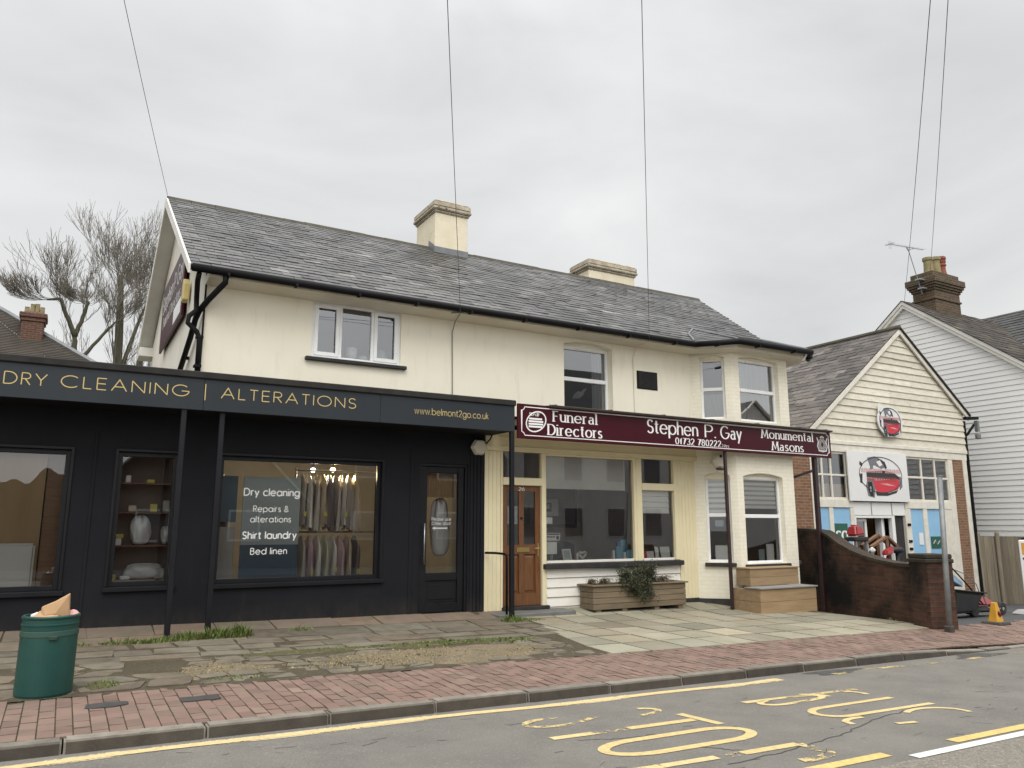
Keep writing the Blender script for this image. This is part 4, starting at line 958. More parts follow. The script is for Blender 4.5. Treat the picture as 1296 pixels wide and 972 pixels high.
# windows
f = window(house, TU, *W1, .035, .045, (3.50, 4.02), (), depth=.06, bw=.045, glass='glass_up')
sash(f, TU, 3.085, 3.478, 2.57, 3.37, .018); sash(f, TU, 4.042, 4.445, 2.57, 3.37, .018)
mb = MB(TU); mb.box(2.95, 4.58, -.07, .03, 2.465, 2.52); mb.build('sill', 'plinth', f, bevel=.008)
mb = MB(TU); mb.box(3.04, 4.49, -.02, .05, 2.522, 2.545); mb.build('drip_bar', 'upvc', f)
f = window(house, TU, W2[0], W2[1], 1.95, 3.285, .14, .055, (), (2.665,), depth=.06, bw=.075, glass='glass_up')
mb = MB(TU); mb.box(8.02, 8.4, .126, .139, 3.245, 3.272); mb.build('vent', 'upvc', f)
for T, C in ((TL, C1), (TB, B1), (TRt, C3)):
    f = window(house, T, C[0], C[1], C[2], C[3] - .065, .10, .05, (), (2.69,), depth=.06, bw=.07, glass='glass_up')
    if T is TB: mb = MB(T); mb.box(.5, .95, .086, .099, 3.285, 3.31); mb.build('vent', 'upvc', f)
for T, C in ((TL, C2), (TB, B2), (TRt, C4)):
    f = window(house, T, C[0], C[1], C[2], C[3] - .065, .10, .05, (), (.20 if T is not TB else .18,), depth=.06, bw=.07, glass='glass')
    mb = MB(T); mb.box(C[0] - .06, C[1] + .05, -.06, .055, C[2] - .075, C[2] - .004); mb.build('sill', 'plinth', f, bevel=.008)
mb = MB(TU); mb.box(9.34, 9.85, -.012, -.001, 2.59, 2.945); v = mb.build('vent_plate', 'black_metal', house, bevel=.004)
mb = MB(TU)
for i in range(14): mb.box(9.37, 9.82, -.02, -.0125, 2.615 + i * .0225, 2.628 + i * .0225)
mb.build('grille', 'plinth', v)
# plinth of the bay and of the boarded wall
mb = MB(TL); mb.box(-.02, Lc + .004, -.012, -.001, -1.75, -1.37); mb.T = TB; mb.box(0, 1.6, -.012, -.001, -1.75, -1.37); mb.build('plinth', 'plinth', house)

# roof: every slate its own thickness and tone
def slates(mb, o, u, s, n, L, e, w, xa, xb, t=.016, seed=3, dark=None):
    """o: point on the eave; u along it, s up the slope, n outward; xa(d), xb(d): ends of the course at slope distance d"""
    r = random.Random(seed); o, u, s, n = map(Vector, (o, u, s, n)); k = 0; d = 0
    while d < L - .02:
        x = xa(d) - (w / 2 if k % 2 else 0) ; end = xb(d); top = min(d + e * 1.5, L); wob = r.uniform(-.006, .006)
        while x < end - .01:
            a, b = max(x, xa(d)) + .003, min(x + w, end) - .003
            if b - a > .02:
                g = r.gauss(.97, .25)
                if dark: g *= dark(a, d)
                if r.random() < .14: g *= 1.5  # sky sheen on some slates, put into their tone
                g = max(.35, g); j = r.uniform(-.012, .006); h = t + r.uniform(-.002, .006); h2 = h + r.uniform(-.007, .007)
                P = lambda q, dd, hh: tuple(o + u * q + s * dd + n * hh)
                if r.random() < .03: b2, j2 = b, j + .02
                else: b2, j2 = b, j + r.uniform(-.003, .003)
                mb.add([P(a, d + j + wob, h), P(b, d + j2 + wob, h2), P(b2, top, .004), P(a, top, .004), P(a, d + j + wob, -.004), P(b, d + j2 + wob, -.004)],
                       [(0, 1, 2, 3), (4, 5, 1, 0), (5, 2, 1), (4, 0, 3)], (g, g, g * r.uniform(.97, 1.03)))
            x += w
        d += e; k += 1
YE, YR_, ZR = 11.0, 15.65, 6.31
Z0 = 3.545
sl = Vector((0, YR_ - YE, ZR - Z0)); LS = sl.length; sv = sl.normalized(); nv = Vector((0, -sv.z, sv.y))
XV = 1.20
nse = lambda x, d: .86 + .26 * math.sin(x * .9 + d * 1.3) * math.sin(d * 1.1 - x * .35) + .16 * math.sin(x * 2.9 + 1) * math.sin(d * 2.3)
mb = MB(); slates(mb, (0, YE, Z0), (1, 0, 0), sv, nv, LS, .205, .29, lambda d: XV, lambda d: xr(YE + d * sv.y) + .1, seed=3, dark=nse)
# rear slope and the bed under the slates
mb.quad((XV, YR_, ZR), (xr(YR_) + .1, YR_, ZR), (xr(19.9) + .1, 19.9, 4.2), (XV, 19.9, 4.2), (.7, .7, .7))
mb.quad((XV, YE, Z0 - .01), (xr(YE) + .1, YE, Z0 - .01), (xr(YR_) + .1, YR_, ZR - .01), (XV, YR_, ZR - .01), (.4, .4, .4))
roof = mb.build('roof', 'slate', house)
mb = MB(); x = XV - .01; r = random.Random(4)
while x < 15.05:
    l = min(.45, 15.1 - x); z = r.uniform(-.006, .006)
    mb.prism([(x + .004, YR_ - .13, ZR - .075 + z), (x + .004, YR_ - .07, ZR + .02 + z), (x + .004, YR_, ZR + .055 + z), (x + .004, YR_ + .07, ZR + .02 + z), (x + .004, YR_ + .13, ZR - .075 + z)], (l - .008, 0, 0)); x += .45
mb.build('ridge_tile', 'ridge', roof)
# low hipped roof of the bay, running up into the main slope
ez = 3.585
P_ = [(10.52, 11.02, ez - .02), (11.17, 10.50, ez), (13.12, 10.47, ez), (13.62, 10.98, ez)]
top = [(10.80, 11.50, 3.86), (11.35, 11.95, 4.13), (13.35, 12.0, 4.16), (13.6, 11.9, 4.1)]
mb = MB()
for i in range(3):
    a, b, c, d_ = P_[i], P_[i + 1], top[i + 1], top[i]
    for k in range(7):
        t0, t1 = k / 7, min(1, (k + 1.35) / 7)
        L3 = lambda p, q, t, h: (lerp(p[0], q[0], t), lerp(p[1], q[1], t), lerp(p[2], q[2], t) + h)
        m_ = 3 if i != 1 else 7
        for q in range(m_):
            g = max(.5, r.gauss(.9, .15))
            e0 = L3(L3(a, b, q / m_, 0), L3(d_, c, q / m_, 0), t0, .012 + r.uniform(0, .005)); e1 = L3(L3(a, b, (q + 1) / m_ - .01, 0), L3(d_, c, (q + 1) / m_ - .01, 0), t0, .012 + r.uniform(0, .005))
            f1 = L3(L3(a, b, (q + 1) / m_ - .01, 0), L3(d_, c, (q + 1) / m_ - .01, 0), t1, .001); f0 = L3(L3(a, b, q / m_, 0), L3(d_, c, q / m_, 0), t1, .001)
            mb.quad(e0, e1, f1, f0, (g, g, g)); mb.quad((e0[0], e0[1], e0[2] - .02), (e1[0], e1[1], e1[2] - .02), e1, e0, (g * .6,) * 3)
mb.poly([(p[0], p[1], p[2] - .012) for p in P_] + [(p[0], p[1], p[2] - .012) for p in top[::-1]], (.5, .5, .5))
mb.build('bay_roof', 'slate', house)
mb = MB(); mb.beam((10.55, 11.06, ez + .02), (11.33, 11.93, 4.15), .09, .014) if 0 else None
mb.tube([(11.17, 10.50, ez + .022), (11.35, 11.95, 4.15)], .028, 6); mb.tube([(10.50, 11.03, ez + .01), (10.80, 11.5, 3.875), (11.35, 11.95, 4.15)], .02, 6); mb.tube([(13.12, 10.47, ez + .022), (13.35, 12.0, 4.18)], .028, 6); mb.each('lead_hip', 'lead', house)
# eaves: coved soffit, fascia board, gutter
mb = MB(); mb.hexa([(XG, 11.03, 3.43), (10.62, 11.03, 3.43), (10.62, 11.419, 3.40), (XG, 11.419, 3.40)], [(XG, 11.03, 3.535), (10.62, 11.03, 3.535), (10.62, 11.419, 3.535), (XG, 11.419, 3.535)])
mb.build('soffit', 'soffit', house)
mb = MB(); bp = [(10.53, 11.10, 0), (11.19, 10.57, 0), (13.08, 10.55, 0), (13.5, 10.98, 0)]; bi = [(10.62, 11.42, 0), (11.275, 10.85, 0), (12.89, 10.85, 0), (13.4, 11.4, 0)]
mb.add([(p[0], p[1], 3.435) for p in bp] + [(p[0], p[1], 3.40) for p in bi] + [(p[0], p[1], 3.56) for p in bp], [(i, i + 1, 5 + i, 4 + i) for i in range(3)] + [(i, i + 1, 9 + i, 8 + i) for i in range(3)]); mb.build('bay_soffit', 'soffit', house)
def gutter(pts, r=.058, name='gutter'):
    mb = MB(); mb.tube(pts, r, 10); o = mb.build(name, 'black_metal', house, smooth=True)
    mb = MB()
    for i in range(len(pts) - 1):
        a, b = Vector(pts[i]), Vector(pts[i + 1]); n = max(1, int((b - a).length / .95))
        for k in range(n):
            p = a.lerp(b, (k + .5) / n); mb.box(p.x - .018, p.x + .018, p.y - .062, p.y + .08, p.z - .066, p.z - .02)
    mb.each('gutter_bracket', 'black_metal', o); return o
gutter([(1.23, 10.97, 3.505), (6, 10.97, 3.50), (10.5, 10.97, 3.505)]); gutter([(10.5, 10.97, 3.507), (11.14, 10.46, 3.54), (13.17, 10.42, 3.54), (13.68, 10.92, 3.54)])
# verge on the gable: white barge boards and soffit
mb = MB()
mb.prism([(1.18, 10.98, 3.42), (1.18, 10.98, 3.56), (1.18, 15.65, 6.335), (1.18, 15.65, 6.13)], (.03, 0, 0)); mb.prism([(1.18, 15.65, 6.335), (1.18, 19.95, 4.19), (1.18, 19.95, 4.0), (1.18, 15.65, 6.13)], (.03, 0, 0)); mb.build('barge_board', 'white_trim', house)
mb = MB()
mb.quad((1.21, 10.98, 3.45), (XG, 10.98, 3.45), (XG, 15.65, 6.16), (1.21, 15.65, 6.16)); mb.quad((1.21, 15.65, 6.16), (XG, 15.65, 6.16), (XG, 19.95, 4.03), (1.21, 19.95, 4.03)); mb.build('verge_soffit', 'white_trim', house)
mb = MB(); mb.box(1.18, 1.50, 19.3, 19.98, 3.86, 4.06); mb.build('box_end', 'white_trim', house)
# chimneys
def chimney(x0, x1, y0, y1, zb, zt, name='chimney'):
    mb = MB(); mb.box(x0, x1, y0, y1, zb, zt - .36); c = mb.build(name, 'chim_cream', house, bevel=.015)
    mb = MB(); k = zt - .36
    for (o, a, b) in ((.035, 0, .06), (.075, .062, .14), (.06, .142, .27)): mb.box(x0 - o, x1 + o, y0 - o, y1 + o, k + a, k + b)
    mb.hexa([(x0 - .05, y0 - .05, k + .272), (x1 + .05, y0 - .05, k + .272), (x1 + .05, y1 + .05, k + .272), (x0 - .05, y1 + .05, k + .272)], [(x0 + .1, y0 + .1, k + .37), (x1 - .1, y0 + .1, k + .37), (x1 - .1, y1 - .1, k + .37), (x0 + .1, y1 - .1, k + .37)])
    mb.build('chimney_cap', 'chim_cap', c, bevel=.02, seg=2); return c
c = chimney(6.80, 7.63, 15.36, 16.45, 5.5, 7.47)
mb = MB(); mb.box(6.785, 7.645, 15.345, 15.359, 6.05, 6.28); mb.prism([(6.784, 15.35, 6.08), (6.784, 15.35, 6.30), (6.784, 15.66, 6.50), (6.784, 15.66, 6.28)], (-.01, 0, 0)); mb.build('flashing', 'lead', c)
chimney(11.72, 13.28, 16.2, 17.0, 5.3, 7.18)

# rainwater pipes on the front corner
def pipe(pts, r=.036, clips=(), name='downpipe'):
    mb = MB(); mb.tube(pts, r, 10); o = mb.build(name, 'black_metal', house, smooth=True)
    if clips:
        mb = MB()
        for p in clips: mb.box(p[0] - .05, p[0] + .05, p[1] - .045, p[1] + .06, p[2] - .02, p[2] + .02)
        mb.each('pipe_clip', 'black_metal', o, bevel=.006)
    return o
pipe([(1.68, 10.99, 3.46), (1.68, 11.0, 3.36), (1.50, 11.30, 3.14), (1.41, 11.40, 3.0), (1.40, 11.6, 2.85), (1.40, 14.2, 2.70 - .75), (1.40, 14.4, 1.9)][:4] + [(1.395, 11.56, 2.93), (1.395, 12.0, 2.74), (1.395, 14.6, 1.92)], .042, [(1.42, 12.6, 2.55), (1.42, 13.7, 2.2)])
pipe([(1.33, 11.0, 3.44), (1.33, 11.12, 3.36), (1.36, 11.34, 3.2), (1.37, 11.36, 3.0), (1.28, 11.34, 2.9), (1.27, 11.34, 2.8), (1.40, 11.36, 2.69), (1.44, 11.36, 2.6), (1.44, 11.36, 1.99)], .036, [(1.44, 11.37, 2.62), (1.44, 11.37, 2.2)])
pipe([(1.48, 11.385, 3.40), (1.475, 11.385, 2.0)], .014, name='cable_conduit')

# ------------------------------------------------------------------ undertaker's shopfront
YS = 11.45
mb = MB()
mb.box(6.04, 10.82, YS - .07, YS + .06, 1.245, 1.62); mb.box(6.04, 10.82, YS - .085, YS - .071, 1.30, 1.335); mb.box(6.04, 10.82, YS - .082, YS - .071, 1.46, 1.49)
mb.box(6.345, 6.385, YS - .05, YS + .06, -1.5, 1.243); mb.box(7.155, 7.245, YS - .05, YS + .06, -1.5, 1.243); mb.box(6.385, 7.155, YS - .06, YS + .06, .675, .805)
mb.box(9.18, 9.375, YS - .05, YS + .06, -.64, 1.243); mb.box(9.23, 9.31, YS - .062, YS - .051, -.64, 1.243)
mb.box(10.165, 10.26, YS - .05, YS + .06, -.64, 1.243); mb.box(9.375, 10.165, YS - .06, YS + .06, .655, .785)
mb.box(7.245, 9.18, YS - .045, YS + .06, 1.21, 1.243)
shopfront = mb.build('shopfront_frame', 'cream_wood', house, bevel=.006)
mb = MB()
for i in range(4): mb.box(6.035 + i * .0775, 6.035 + i * .0775 + .0755, YS - .04, YS - .0, -1.52, 1.243)
mb.build('boarding', 'cream_wood', house, bevel=.006); mb = MB()
for i in range(6): mb.box(10.265 + i * .09, 10.265 + i * .09 + .0875, YS - .04, YS - .0, -1.36, 1.243)
mb.build('boarding', 'cream_wood', house, bevel=.006)
mb = MB(); mb.box(10.24, 10.80, YS - .035, YS + .02, -1.75, -1.365); mb.build('plinth', 'plinth', house)
mb = MB()
for i in range(5):
    z = -1.52 + i * .158
    mb.hexa([(7.25, YS - .052, z), (10.25, YS - .052, z), (10.25, YS, z), (7.25, YS, z)], [(7.25, YS - .03, z + .152), (10.25, YS - .03, z + .152), (10.25, YS, z + .152), (7.25, YS, z + .152)])
mb.build('stall_riser', 'white_wood', house, bevel=.004)
mb = MB(); mb.box(7.17, 10.28, YS - .14, YS + .0, -.735, -.648); mb.build('shop_sill', 'plinth', house, bevel=.01)
mb = MB(); mb.box(7.25, 10.16, YS + .0, YS + .35, -.645, -.60); mb.build('window_board', 'white_wood', house, bevel=.004)
def pane(x0, x1, z0, z1, y=YS + .02):
    mb = MB(); mb.quad((x0, y, z0), (x1, y, z0), (x1, y, z1), (x0, y, z1)); return mb.build('pane', 'glass', house)
pane(7.24, 9.185, -.645, 1.215); pane(9.37, 10.17, -.645, .66); pane(9.37, 10.17, .78, 1.245); pane(6.38, 7.16, .80, 1.245)
# room
mb = MB()
mb.quad((6.05, 11.53, -1.3), (13.2, 11.53, -1.3), (13.2, 15.2, -1.3), (6.05, 15.2, -1.3)); mb.build('shop_floor', 'floor_in', house)
mb = MB(); mb.quad((6.05, 11.53, 1.6), (13.2, 11.53, 1.6), (13.2, 15.2, 1.6), (6.05, 15.2, 1.6))
mb.quad((6.05, 15.2, -1.3), (13.3, 15.2, -1.3), (13.3, 15.2, 1.6), (6.05, 15.2, 1.6)); mb.quad((6.06, 11.5, -1.3), (6.06, 15.2, -1.3), (6.06, 15.2, 1.6), (6.06, 11.5, 1.6)); mb.quad((7.2, 11.53, -1.3), (7.2, 13.2, -1.3), (7.2, 13.2, 1.6), (7.2, 11.53, 1.6))
mb.quad((13.3, 11.5, -1.3), (13.3, 15.2, -1.3), (13.3, 15.2, 1.6), (13.3, 11.5, 1.6)); mb.quad((10.6, 11.55, -1.3), (10.6, 15.2, -1.3), (10.6, 15.2, 1.6), (10.6, 11.55, 1.6))
mb.build('inner_wall', 'interior_tan', house)
mb = MB(); mb.box(7.9, 8.9, 15.05, 15.19, -1.3, .85); mb.build('inner_door', 'picture', house)
# oak door
mb = MB(); y0, y1 = YS + .0, YS + .05
mb.box(6.39, 6.49, y0, y1, -1.32, .67); mb.box(7.05, 7.15, y0, y1, -1.32, .67); mb.box(6.725, 6.815, y0, y1, -1.12, .57)
mb.box(6.49, 7.05, y0, y1, .57, .67); mb.box(6.49, 7.05, y0 + .001, y1, -1.32, -1.12)
mb.box(6.49, 6.725, y0, y1, -.48, -.32); mb.box(6.815, 7.05, y0, y1, -.48, -.32)
for a, b in ((6.49, 6.725), (6.815, 7.05)):
    mb.box(a, b, y0 + .03, y1 - .004, -1.12, -.48); mb.hexa([(a + .02, y0 + .03, -1.10), (b - .02, y0 + .03, -1.10), (b - .02, y0 + .03, -.50), (a + .02, y0 + .03, -.50)][::1], [(a + .05, y0 + .012, -1.07), (b - .05, y0 + .012, -1.07), (b - .05, y0 + .012, -.53), (a + .05, y0 + .012, -.53)])
od = mb.build('door', 'oak', house, bevel=.004)
for a, b in ((6.485, 6.73), (6.81, 7.055)):
    mb = MB(); mb.quad((a, y0 + .025, -.325), (b, y0 + .025, -.325), (b, y0 + .025, .575), (a, y0 + .025, .575)); mb.build('pane', 'glass', od)
mb = MB(); mb.box(6.68, 6.92, y0 - .012, y0, -.445, -.365); mb.box(6.71, 6.89, y0 - .018, y0 - .0125, -.428, -.385); mb.build('letter_box', 'brass', od, bevel=.003)
mb = MB(); mb.box(7.085, 7.115, y0 - .01, y0, -.52, -.30); mb.tube([(7.10, y0 - .008, -.38), (7.10, y0 - .05, -.38), (7.01, y0 - .05, -.385)], .009, 8); mb.build('handle', 'brass', od)
mb = MB(); mb.lathe([(.022, 0), (.022, .012), (.001, .014)], (0, 0, 0), 12); mb.v = [(6.77 + p[0], y0 - p[2], .12 + p[1]) for p in mb.v]; mb.build('knocker', 'black_metal', od)
mb = MB(); write(mb, '26', 6.72, 6.83, .585, .06, y0, 'sans', .2, .2); mb.build('door_number', 'white_vinyl', od)
mb = MB(); mb.box(6.42, 7.13, y0 + .30, y0 + .32, .02, .33); tag(mb.build('etched_panel', 'glass_up'), 'pale etched panel hanging behind the oak door glass', 'panel')
mb = MB(); mb.box(6.05, 7.52, 10.93, 11.40, gz(6.8, 11.1) - .05, -1.385); mb.build('door_step', 'stone_step', house, bevel=.01)
mb = MB(); mb.box(6.36, 7.26, 11.33, 11.5, -1.384, -1.325); mb.build('threshold', 'plinth', house, bevel=.006)

# canopy over the undertaker's front, on its own thin posts, carrying the burgundy sign
can = thing('sign_canopy', 'thin felt-topped canopy on maroon posts over the oak door and bay', 'canopy', (10, 11, gz(10, 11)))
mb = MB(); mb.hexa([(6.24, 10.70, 1.70), (13.86, 10.70, 1.70), (13.86, 11.30, 1.78), (6.24, 11.37, 1.78)], [(6.24, 10.70, 1.74), (13.86, 10.70, 1.74), (13.86, 11.30, 1.84), (6.24, 11.37, 1.84)]); mb.build('canopy_deck', 'felt', can)
mb = MB(); mb.quad((6.24, 10.70, 1.695), (13.86, 10.70, 1.695), (13.86, 11.36, 1.695), (6.24, 11.36, 1.695)); mb.build('canopy_soffit', 'soffit', can)
post(can, 10.86, 10.72, 1.70, .055, 'maroon_paint'); p = post(can, 13.42, 10.74, 1.70, .085, 'maroon_paint')
mb = MB(); mb.beam((13.40, 10.76, 1.12), (13.05, 11.25, .92), .05, .05); mb.build('brace', 'maroon_paint', can)
mb = MB()
for x in (6.9, 8.1, 9.4, 10.55, 11.9, 12.5, 13.2):
    mb.sheet(lambda u, v: (x + (u - .5) * .5 * (1 + .2 * math.sin(x * 7)), 10.70 + .14 * v, 1.945 + .035 * math.sin(u * 3.14) * math.sin(v * 3.14 + .4)), 8, 4)
mb.each('felt_ruck', 'felt', can, smooth=True)
YG = 10.655
sg = thing('shop_sign', 'long burgundy undertaker fascia sign with white serif lettering', 'sign', (10.05, YG, 1.38))
mb = MB(); mb.box(6.235, 13.87, YG, YG + .035, 1.385, 1.955); mb.build('sign_panel', 'burgundy', sg, bevel=.004)
mb = MB(); bx0, bx1, bz0, bz1, q = 6.31, 13.80, 1.44, 1.905, .055
put = lambda u, v, l: (u, YG - l, v)
pts = [(bx0 + q, bz0), (bx1 - q, bz0)] + A(bx1, bz0, q, q, 180, 90, 6)[1:] + [(bx1, bz1 - q)] + A(bx1, bz1, q, q, 270, 180, 6)[1:] + [(bx0 + q, bz1)] + A(bx0, bz1, q, q, 0, -90, 6)[1:] + [(bx0, bz0 + q)] + A(bx0, bz0, q, q, 90, 0, 6)[1:]
stroke(mb, pts, put, lambda dx, dy: .014, .002); mb.build('border', 'white_vinyl', sg)
def sign_text(s, x0, x1, z, h, font='serif', wt=.205, track=.28): 
    mb = MB(); write(mb, s, x0, x1, z, h, YG, font, wt, track); return mb.build('lettering', 'white_vinyl', sg)
sign_text('Funeral', 6.925, 7.82, 1.705, .168); sign_text('Directors', 6.82, 7.905, 1.475, .172)
sign_text('Stephen', 8.93, 10.12, 1.635, .235, 'deco', .165, .22); sign_text('P.', 10.32, 10.58, 1.628, .235, 'deco', .165, .2); sign_text('Gay', 10.72, 11.255, 1.63, .235, 'deco', .165, .2)
sign_text('01732 780222', 9.58, 10.70, 1.465, .115, 'serif', .21, .26); sign_text('24hrs', 10.73, 10.91, 1.462, .055, 'sans', .12, .2)
sign_text('Monumental', 11.82, 13.325, 1.705, .16); sign_text('Masons', 12.10, 13.0, 1.475, .165)
# round SAIF roundel and the crest
mb = MB()
stroke(mb, [(6.585 + .20 * math.cos(a) * math.cos(.5) - .14 * math.sin(a) * math.sin(.5), 1.675 + .20 * math.cos(a) * math.sin(.5) + .155 * math.sin(a) * math.cos(.5)) for a in [R(-170 + i * 9) for i in range(41)]], put, lambda dx, dy: .022, .002)
for i, (a, b) in enumerate(((6.44, 6.70), (6.44, 6.72), (6.44, 6.72), (6.45, 6.70))): mb.box(a, b, YG - .0045, YG - .0035, 1.575 + i * .043, 1.605 + i * .043)
mb.build('roundel', 'white_vinyl', sg)
mb = MB(); write(mb, 'SAIF', 6.46, 6.66, 1.765, .055, YG, 'sans', .24, .25); mb.build('lettering', 'white_vinyl', sg)
mb = MB()
for k in range(3): stroke(mb, A(13.6, 1.66, .05 + .03 * k, .06 + .03 * k, 0, 360, 16), put, lambda dx, dy: .012, .002 + .0003 * k)
for sx in (-1, 1):
    stroke(mb, [(13.6 + sx * .10, 1.53), (13.6 + sx * .15, 1.62), (13.6 + sx * .12, 1.72), (13.6 + sx * .16, 1.80)], put, lambda dx, dy: .03, .0033)
stroke(mb, [(13.47, 1.535), (13.6, 1.515), (13.73, 1.535)], put, lambda dx, dy: .03, .0036); stroke(mb, [(13.54, 1.80), (13.6, 1.83), (13.66, 1.80)], put, lambda dx, dy: .03, .0039)
mb.build('crest', 'grey_vinyl', sg)
mb = MB(); mb.prism([(6.83, YG - .10, 1.925), (6.83, YG - .11, 1.955), (6.83, YG - .02, 1.975), (6.83, YG - .005, 1.93)], (7.0, 0, 0))
lt = mb.build('light_trough', mat('bronze light trough', (.06, .05, .042), .5, metal=.2), sg, bevel=.004)
mb = MB()
for x in (6.95, 8.1, 9.3, 10.5, 11.7, 12.9, 13.7): mb.beam((x, YG - .06, 1.972), (x, YG + .05, 1.985), .03, .012)
mb.each('trough_arm', 'black_metal', lt)

# ---- window dressing at the undertaker's and upstairs
def sheet_thing(name, m, label, cat, x0, x1, z0, z1, y, amp=0, fr=30, thick=False):
    mb = MB(); mb.sheet(lambda u, v: (lerp(x0, x1, u), y + amp * math.sin(u * fr + v) * (1 - .3 * v), lerp(z0, z1, v)), 40 if amp else 2, 4)
    return tag(mb.build(name, m, smooth=True), label, cat)
sheet_thing('roller_blind', 'blind', 'pale roller blind half down in the wide undertaker window', 'blind', 7.26, 9.08, .64, 1.24, YS + .09, .004, 9)
rb = thing('roman_blind', 'white roman blind above the cards in the narrow shop window', 'blind', (9.77, YS + .08, .2))
for i in range(4): mb = MB(); mb.hexa([(9.38, YS + .06, .225 + i * .108), (10.12, YS + .06, .225 + i * .108), (10.12, YS + .085, .225 + i * .108), (9.38, YS + .085, .225 + i * .108)], [(9.38, YS + .075, .33 + i * .108), (10.12, YS + .075, .33 + i * .108), (10.12, YS + .10, .33 + i * .108), (9.38, YS + .10, .33 + i * .108)]); mb.build('fold', 'blind_bright', rb, bevel=.006)
def zebra(T, u0, u1, v0, v1, label):
    p = T(((u0 + u1) / 2, .175, v0)); t = thing('striped_blind', label, 'blind', p); n = 7; h = (v1 - v0) / n
    mb = MB(T)
    for i in range(n): mb.quad((u0, .175, v0 + i * h), (u1, .175, v0 + i * h), (u1, .175, v0 + (i + .6) * h), (u0, .175, v0 + (i + .6) * h))
    mb.build('pale_stripe', 'blind_bright', t); mb = MB(T)
    for i in range(n): mb.quad((u0, .175, v0 + (i + .6) * h), (u1, .175, v0 + (i + .6) * h), (u1, .175, v0 + (i + 1) * h), (u0, .175, v0 + (i + 1) * h))
    mb.build('sheer_stripe', 'blind_grey', t)
zebra(TB, .2, 1.24, .33, .97, 'striped blind in the wide ground floor bay window'); zebra(TL, .22, .65, .24, .97, 'striped blind in the slim ground floor bay window')
mb = MB(TB); mb.sheet(lambda u, v: (.62 + .66 * u, .22 + .03 * math.sin(u * 26), 2.08 + 1.25 * v), 40, 2); tag(mb.build('curtain', 'curtain_brown', smooth=True), 'brown lined curtain in the upper bay window', 'curtain')
mb = MB(TB); mb.sheet(lambda u, v: (.22 + (.35 + .15 * v) * u, .25 + .02 * math.sin(u * 18), 2.08 + 1.25 * v), 30, 4); tag(mb.build('curtain', 'curtain', smooth=True), 'grey voile curtain in the upper bay window', 'curtain')
mb = MB(TL); mb.sheet(lambda u, v: (.24 + .4 * u, .2 + .03 * math.sin(u * 15 + v * 4), 2.1 + .5 * v), 20, 6); tag(mb.build('curtain', 'curtain', smooth=True), 'gathered voile in the slim upper bay window', 'curtain')
mb = MB(TU); mb.sheet(lambda u, v: (8.42 + .28 * u, .2 + .02 * math.sin(u * 22), 1.98 + 1.3 * v), 24, 2); tag(mb.build('curtain', 'curtain', smooth=True), 'grey curtain at the edge of the arched upstairs window', 'curtain')
mb = MB(TU); r = random.Random(5)
mb.sheet(lambda u, v: (8.02 + .26 * u + .06 * v, .26 + .03 * math.sin(u * 7 + v * 3), 2.30 + .13 * v + .10 * u + .015 * math.sin(u * 9)), 14, 8); tag(mb.build('folded_cloth', 'curtain', smooth=True), 'crumpled white cloth behind the arched upstairs window', 'cloth')
mb = MB(); mb.lathe([(.075, 0), (.085, .08), (.085, .20), (.07, .205), (.07, .03), (.001, .03)], (3.74, YU + .2, 2.57), 20); tag(mb.build('flower_pot', 'upvc', smooth=True), 'white pot standing inside the three-pane upstairs window', 'pot')
mb = MB(); mb.lathe([(.06, 0), (.07, .05), (.06, .09), (.001, .095)], (3.93, YU + .2, 2.57), 16); tag(mb.build('bowl', 'paper', smooth=True), 'small pale bowl beside the white pot upstairs', 'bowl')
mb = MB(); mb.lathe([(.09, 0), (.11, .07), (.07, .18), (.001, .2)], (4.22, YU + .2, 2.6), 16); tag(mb.build('vase', 'board_pale', smooth=True), 'grey blue vase inside the three-pane upstairs window', 'vase')
def flat(name, m, label, cat, x0, x1, z0, z1, y=YS + .035, th=.003, lean=0):
    mb = MB(); mb.hexa([(x0, y, z0), (x1, y, z0), (x1, y + th, z0), (x0, y + th, z0)], [(x0, y + lean, z1), (x1, y + lean, z1), (x1, y + th + lean, z1), (x0, y + th + lean, z1)])
    return tag(mb.build(name, m), label, cat)
flat('notice', 'paper', 'small white notice highest on the undertaker window edge', 'notice', 7.27, 7.42, .03, .14)
n_ = flat('notice', 'sign_white', 'printed landscape notice in the middle of the undertaker window edge', 'notice', 7.27, 7.58, -.26, -.13)
mb = MB(); mb.box(7.29, 7.56, YS + .0335, YS + .0345, -.16, -.142)
for k in range(6): mb.box(7.30 + k * .03, 7.32 + k * .03, YS + .0335, YS + .0345, -.21, -.18)
mb.box(7.5, 7.55, YS + .0335, YS + .0345, -.24, -.18); mb.build('print', 'ink', n_)
flat('notice', 'paper', 'upright white notice lowest on the undertaker window edge', 'notice', 7.29, 7.51, -.49, -.28)
fr_ = thing('photo_frame', 'tilted white photo frame on the undertaker window board', 'frame', (7.76, YS + .12, -.6))
mb = MB()
for q in ((7.69, 7.715, -.6, -.41), (7.845, 7.87, -.6, -.41)): mb.hexa([(q[0], YS + .1, q[2]), (q[1], YS + .1, q[2]), (q[1], YS + .12, q[2]), (q[0], YS + .12, q[2])], [(q[0], YS + .15, q[3]), (q[1], YS + .15, q[3]), (q[1], YS + .17, q[3]), (q[0], YS + .17, q[3])])
mb.box(7.715, 7.845, YS + .102, YS + .12, -.6, -.575); mb.box(7.715, 7.845, YS + .15, YS + .168, -.433, -.41); mb.build('surround', 'white_wood', fr_)
mb = MB(); mb.quad((7.715, YS + .115, -.575), (7.845, YS + .115, -.575), (7.845, YS + .16, -.433), (7.715, YS + .16, -.433)); mb.build('photo', 'board_pale', fr_)
